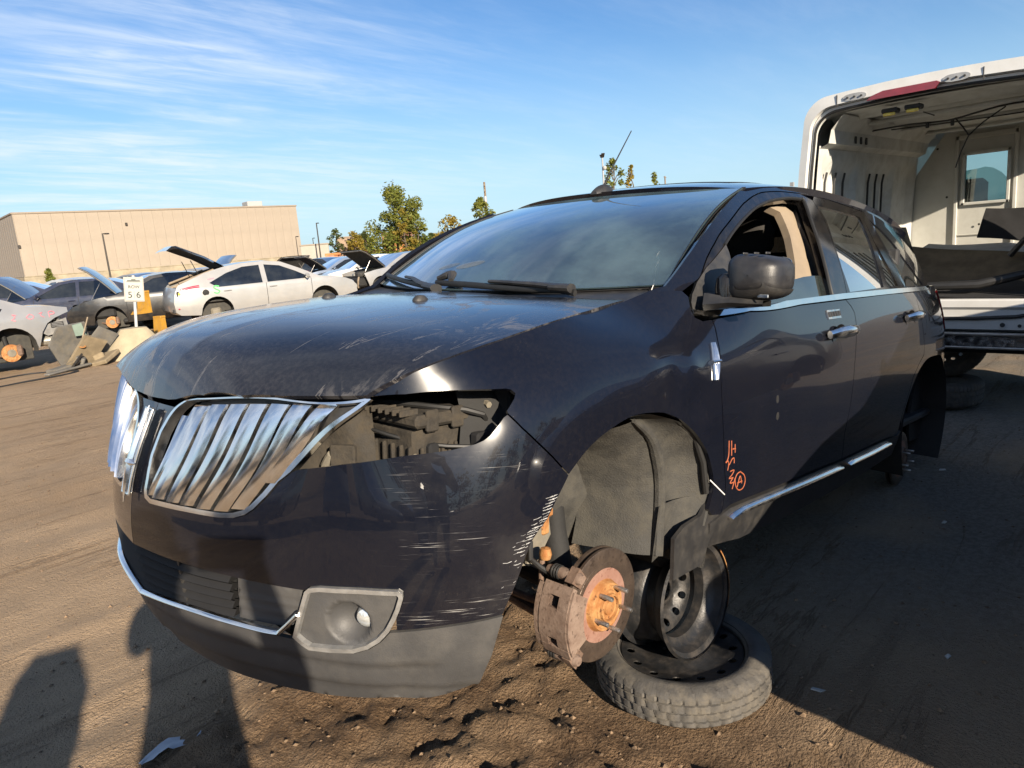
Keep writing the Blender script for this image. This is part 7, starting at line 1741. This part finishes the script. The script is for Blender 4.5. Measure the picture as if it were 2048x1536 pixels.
scrap('scrap_glass', 'greenish plastic shard sticking out of the heap', (-2.68, -12.35, .78), .02, (R(80), R(20), R(5)), simple('green_plastic', (.20, .26, .22), .4, 0, .1, 6), 'shard', [(-.10, -.18), (.12, -.10), (.08, .16), (-.12, .12)]); scrap('scrap_stick', 'thin brown stick poking up from the heap', (-2.80, -12.3, .80), (.03, .03, .55), (R(10), R(-25), 0), M_BEIGE, 'stick')
rg = random.Random(8)
NAMES = ['crumpled tan sheet low in the heap', 'dark lump beside the silencer of the silver saloon', 'bent grey bracket in the heap', 'small black block under the leaning panel', 'tan flap at the heap edge', 'grey duct piece behind the board']
for k in range(6): scrap('scrap_piece', NAMES[k], (-2.1-.9*rg.random(), -12.4+.6*rg.random(), .10+.12*rg.random()), (rg.uniform(.2, .45), rg.uniform(.15, .3), rg.uniform(.08, .18)), (rg.uniform(-.5, .5), rg.uniform(-.5, .5), rg.uniform(0, 3)), [M_CARD, M_DARK, M_GREYSC, M_BLACKP, M_CARD, M_GREYSC][k], 'scrap')
# yellow stands behind the sign
M_YELP = simple('yellow_paint', (.36, .185, .015), .55, 0, .12, 6, dirt=.3, dirtc=(.25, .18, .1))
for i, (x, y, z0, h_) in enumerate(((-4.72, -15.3, 0., .52), (-4.50, -15.4, .62, .5))):
    st2 = empty('yellow_stand', (x, y, 0), R(20)); tag(st2, ['lower yellow steel stand under the hatchback bumper', 'upper yellow steel stand beside the hatchback bumper'][i], 'stand')
    MB().prism([(-.16, 0), (.22, 0), (.16, .06), (.02, .12), (-.04, h_), (-.16, h_)], -.12, .12, T(0, 0, z0) @ Matrix(((1, 0, 0, 0), (0, 0, 1, 0), (0, 1, 0, 0), (0, 0, 0, 1)))).build('foot_plate', M_YELP, st2); MB().box((-.10, 0, z0+h_-.02), (.14, .26, .05), .01).build('cap', M_YELP, st2)
# cable and ring on the ground, torn plastic sheet
cb_ = MB().tube([tuple((x, y, float(ground_z(np.array([x]), np.array([y]))[0])+.012)) for x, y in smooth_poly([(-.2, -11.2), (-.8, -11.9), (-1.5, -12.1), (-2.0, -11.5), (-1.6, -11.2), (-1.0, -11.1), (-.3, -10.8)], .1)], .018, 6); tag(cb_.build('cable', M_SEAL), 'black cable looping on the dirt before the silver saloon', 'cable')
def rag(name, label, c, s, mat, seed):
    rg = random.Random(seed); mb = MB(); rows = []
    for i in range(9): rows.append([(c[0]+s*(i-4)/4*1.2+rg.gauss(0, s*.05), c[1]+s*.35*(j-2)/2*(1-.5*abs(i-4)/4)+.15*s*math.sin(i*.9)+rg.gauss(0, s*.03), float(ground_z(np.array([c[0]]), np.array([c[1]]))[0])+.006+abs(rg.gauss(0, s*.05))) for j in range(5)])
    mb.grid(rows, True); return tag(mb.build(name, mat), label, 'litter')
rag('torn_sheet', 'torn scrap of pale plastic on the dirt at the bottom left', (.76, -.31), .085, simple('pale_plastic_film', (.30, .34, .40), .4, 0, .1, 20), 5)

M_CHIP = simple('pale_plastic_chip', (.42, .41, .38), .6, 0, .1, 20)
rl_ = random.Random(6)
for i, (x, y, l_) in enumerate(((-.72, 1.18, 'pale chip on the shaded dirt right of the spare tyre'), (-1.15, 1.45, 'pale chip farther right on the shaded dirt'), (-2.4, 1.15, 'broken pale shard beside the sill shadow'), (-.15, 1.25, 'small chip on the lit dirt below the spare tyre'), (-3.2, .95, 'broken shard behind the rear wheel arch'))):
    z = float(ground_z(np.array([x]), np.array([y]))[0]); a = rl_.random()*6.28; s_ = .012+.012*rl_.random()
    tag(MB().prism([(-s_, -s_*.3), (s_*.8, -s_*.5), (s_, s_*.3), (-s_*.4, s_*.5)], 0, .004, T(x, y, z+.003) @ RZ(a) @ RX(.2)).build('litter_chip', M_CHIP), l_, 'litter', 'plastic chips on the dirt')
# ================================================================= behind the photographer
nb = wreck('neighbour_saloon', 'black saloon parked in the next bay beside the photographer', 'car', (-2.50, 2.99), R(0), SEDAN, M_BLACK2, 'wrecks in the near row', wheels='dddd', z=.15)
wreck('near_row_car', 'silver saloon with raised bonnet two bays along behind the photographer', 'car', (-1.9, 6.2), R(2), SEDAN, M_SILVER, 'wrecks in the near row', bonnet=R(50), wheels='dddd', z=.15)
wreck('near_row_car', 'navy hatchback three bays along behind the photographer', 'car', (-1.8, 9.4), R(-3), HATCH, M_NAVY, 'wrecks in the near row', bonnet=R(45), wheels='dddd', z=.15)
for i, (x, y, a, c, l) in enumerate(((9.5, 4.5, 175, M_GREYC, 'grey'), (9.8, 1.2, 183, M_WHITEC, 'white'), (9.6, 8.0, 178, M_BLACK2, 'black'), (10.2, 11.5, 180, M_BLUEC, 'blue'), (9.4, -2.4, 177, M_NAVY, 'navy'))):
    wreck('opposite_row_car', l+' car in the row across the lane in front of the SUV', 'car', (x, y), R(a), SEDAN if i % 2 else HATCH, c, 'wrecks across the lane', bonnet=R(45*(i % 2)), wheels='....', far=True, z=.12)
for i, (x, y, h_, w_) in enumerate(((6, 46, 9, 8), (15, 44, 11, 9), (24, 40, 10, 9), (-4, 48, 8, 8), (-14, 50, 10, 9), (33, 30, 11, 10), (38, 18, 10, 9), (40, 4, 11, 10), (-24, 52, 9, 9))):
    tree('broadleaf_tree', ['round', 'tall', 'broad', 'low', 'leaning', 'dense', 'sparse', 'young', 'old'][i]+' tree in the line behind the photographer', (x, y), h_, w_, M_LEAFD, 60+i, n=900, leaf=.38, base=.05, group='tree line behind the photographer')

# --- the photographer, standing at the camera with the phone held up
def skin_body(name, J, E, mat, parent=None, sub=2):
    me = bpy.data.meshes.new(name); ks = list(J); me.from_pydata([J[k][0] for k in ks], [(ks.index(a), ks.index(b)) for a, b in E], []); me.update()
    o = bpy.data.objects.new(name, me); COL.objects.link(o)
    if parent is not None: o.parent = parent
    md = o.modifiers.new('skin', 'SKIN'); md.use_smooth_shade = True; sd_ = me.skin_vertices[0].data
    for i, k in enumerate(ks):
        r_ = J[k][1]; sd_[i].radius = r_ if isinstance(r_, tuple) else (r_, r_); sd_[i].use_root = (k == 'pelvis')
    o.modifiers.new('smooth', 'SUBSURF').levels = sub; o.modifiers['smooth'].render_levels = sub
    if mat: me.materials.append(mat)
    return o
def make_clothes():
    m = Mat('clothes_and_skin', (.1, .1, .1), .85); ax = m.axes(); z = ax[2]
    c = m.mix(m.ramp(z, .955, .96), (.018, .022, .035), (.050, .052, .055)); c = m.mix(m.ramp(z, .06, .065), (.02, .018, .016), c); c = m.mix(m.ramp(z, 1.485, 1.49), c, (.42, .27, .20)); c = m.mix(m.ramp(ax[1], .375, .38), c, (.42, .27, .20))
    m.set('Base Color', c); m.bump(m.noise(30, 4), .2, .01); return m.m
ph = empty('person', M=T(1.70, 2.29, 0) @ RZ(R(-135.4)-math.pi/2)); tag(ph, 'person in dark jacket and jeans holding up a phone to photograph the SUV', 'person')
Jt = {'pelvis': ((0, 0, .97), (.155, .12)), 'waist': ((0, .01, 1.10), (.15, .11)), 'chest': ((0, .0, 1.30), (.175, .125)), 'neckb': ((0, -.01, 1.44), (.09, .08)), 'neck': ((0, .0, 1.51), (.058, .058)), 'headb': ((0, .02, 1.58), (.07, .085)), 'head': ((0, .02, 1.67), (.078, .098)), 'top': ((0, .0, 1.745), (.055, .065))}
Et = [('pelvis', 'waist'), ('waist', 'chest'), ('chest', 'neckb'), ('neckb', 'neck'), ('neck', 'headb'), ('headb', 'head'), ('head', 'top')]
for s_, sg in (('l', -1), ('r', 1)):
    Jt.update({'hip'+s_: ((sg*.10, 0, .90), .095), 'knee'+s_: ((sg*.115, .02, .50), .062), 'ank'+s_: ((sg*.12, -.02, .09), .045), 'toe'+s_: ((sg*.135, .16, .035), .035), 'sh'+s_: ((sg*.19, -.01, 1.40), .065), 'el'+s_: ((sg*.27, .12, 1.22), .048), 'wr'+s_: ((sg*.12, .33, 1.44), .033), 'pa'+s_: ((sg*.095, .375, 1.475), (.03, .018))})
    Et += [('pelvis', 'hip'+s_), ('hip'+s_, 'knee'+s_), ('knee'+s_, 'ank'+s_), ('ank'+s_, 'toe'+s_), ('neckb', 'sh'+s_), ('sh'+s_, 'el'+s_), ('el'+s_, 'wr'+s_), ('wr'+s_, 'pa'+s_)]
    for f_, (dx, dy, dz) in enumerate(((-.02, .02, .035), (-.012, .035, .025), (-.010, .038, .008), (-.012, .035, -.010), (.0, .0, .045))):
        a_ = Vector(Jt['pa'+s_][0]); k1 = a_+Vector((dx*sg*.6, dy*.8, dz)); k2 = k1+Vector((-.025*sg, .006, dz*.2)); Jt['f%s%da' % (s_, f_)] = (tuple(k1), .0085); Jt['f%s%db' % (s_, f_)] = (tuple(k2), .0075); Et += [('pa'+s_, 'f%s%da' % (s_, f_)), ('f%s%da' % (s_, f_), 'f%s%db' % (s_, f_))]
skin_body('body', Jt, Et, make_clothes(), ph)
mb = MB(); rows = []
for t in np.linspace(.0, 1, 8): rows.append([((.085*math.cos(a))*math.sin(math.pi*(.5*t+.02)), -.005+(.108*math.sin(a))*math.sin(math.pi*(.5*t+.02)), 1.79-.13*t*t-.03*max(0, math.sin(a))*t*-1) for a in np.linspace(0, 2*math.pi, 20)])
mb.grid(rows, True); mb.build('hair', M_CABIN, ph, 80)
MB().lathe([(0, .03), (.010, .018), (.012, 0)], 8, T(0, .112, 1.645) @ RX(R(-80))).build('nose', None, ph).data.materials.append(M_BEIGE)
for sg in (-1, 1): MB().lathe([(0, .006), (.008, .004), (.011, 0)], 10, T(sg*.032, .112, 1.68) @ RX(R(-90))).build('eye', M_GLOSSB, ph); MB().lathe([(0, .012), (.022, .008), (.028, 0)], 10, T(sg*.083, .01, 1.655) @ RY(sg*math.pi/2)).build('ear', M_BEIGE, ph)
MB().box((0, .122, 1.607), (.05, .012, .012), .005).build('mouth', M_BEIGE, ph)
phn = empty('phone', M=cam_ob.matrix_world @ T(0, 0, .012)); tag(phn, 'phone held up by the person in the dark jacket', 'phone')
MB().box((.03, -.005, 0), (.155, .078, .008), .004).build('phone_body', M_GLOSSB, phn)
# unseen upright block, locker in shape, added to cast the second ground shadow
lk = empty('locker_shadow_caster', (2.32, 2.55, 0), R(-21)); tag(lk, 'narrow upright locker-shaped block added out of view to cast a shadow', 'locker')
mb = MB(); mb.prism([(-.14, .06), (.14, .06), (.14, 1.42), (.10, 1.50), (-.06, 1.50), (-.14, 1.36)], -.14, .14, Matrix(((1, 0, 0, 0), (0, 0, 1, 0), (0, 1, 0, 0), (0, 0, 0, 1)))); mb.build('cabinet', M_GREYC, lk)
for z in (.35, .65, .95, 1.2): MB().box((0, .145, z), (.24, .012, .22), .004).build('drawer', M_GREYC, lk); MB().box((0, .16, z+.06), (.12, .015, .015), .004).build('drawer_pull', M_STEEL, lk)
for sx in (-.1, .1): MB().lathe([(0, -.02), (.03, -.02), (.03, .02), (0, .02)], 14, T(sx, 0, .03) @ RX(math.pi/2)).build('castor', M_RUBBER, lk)
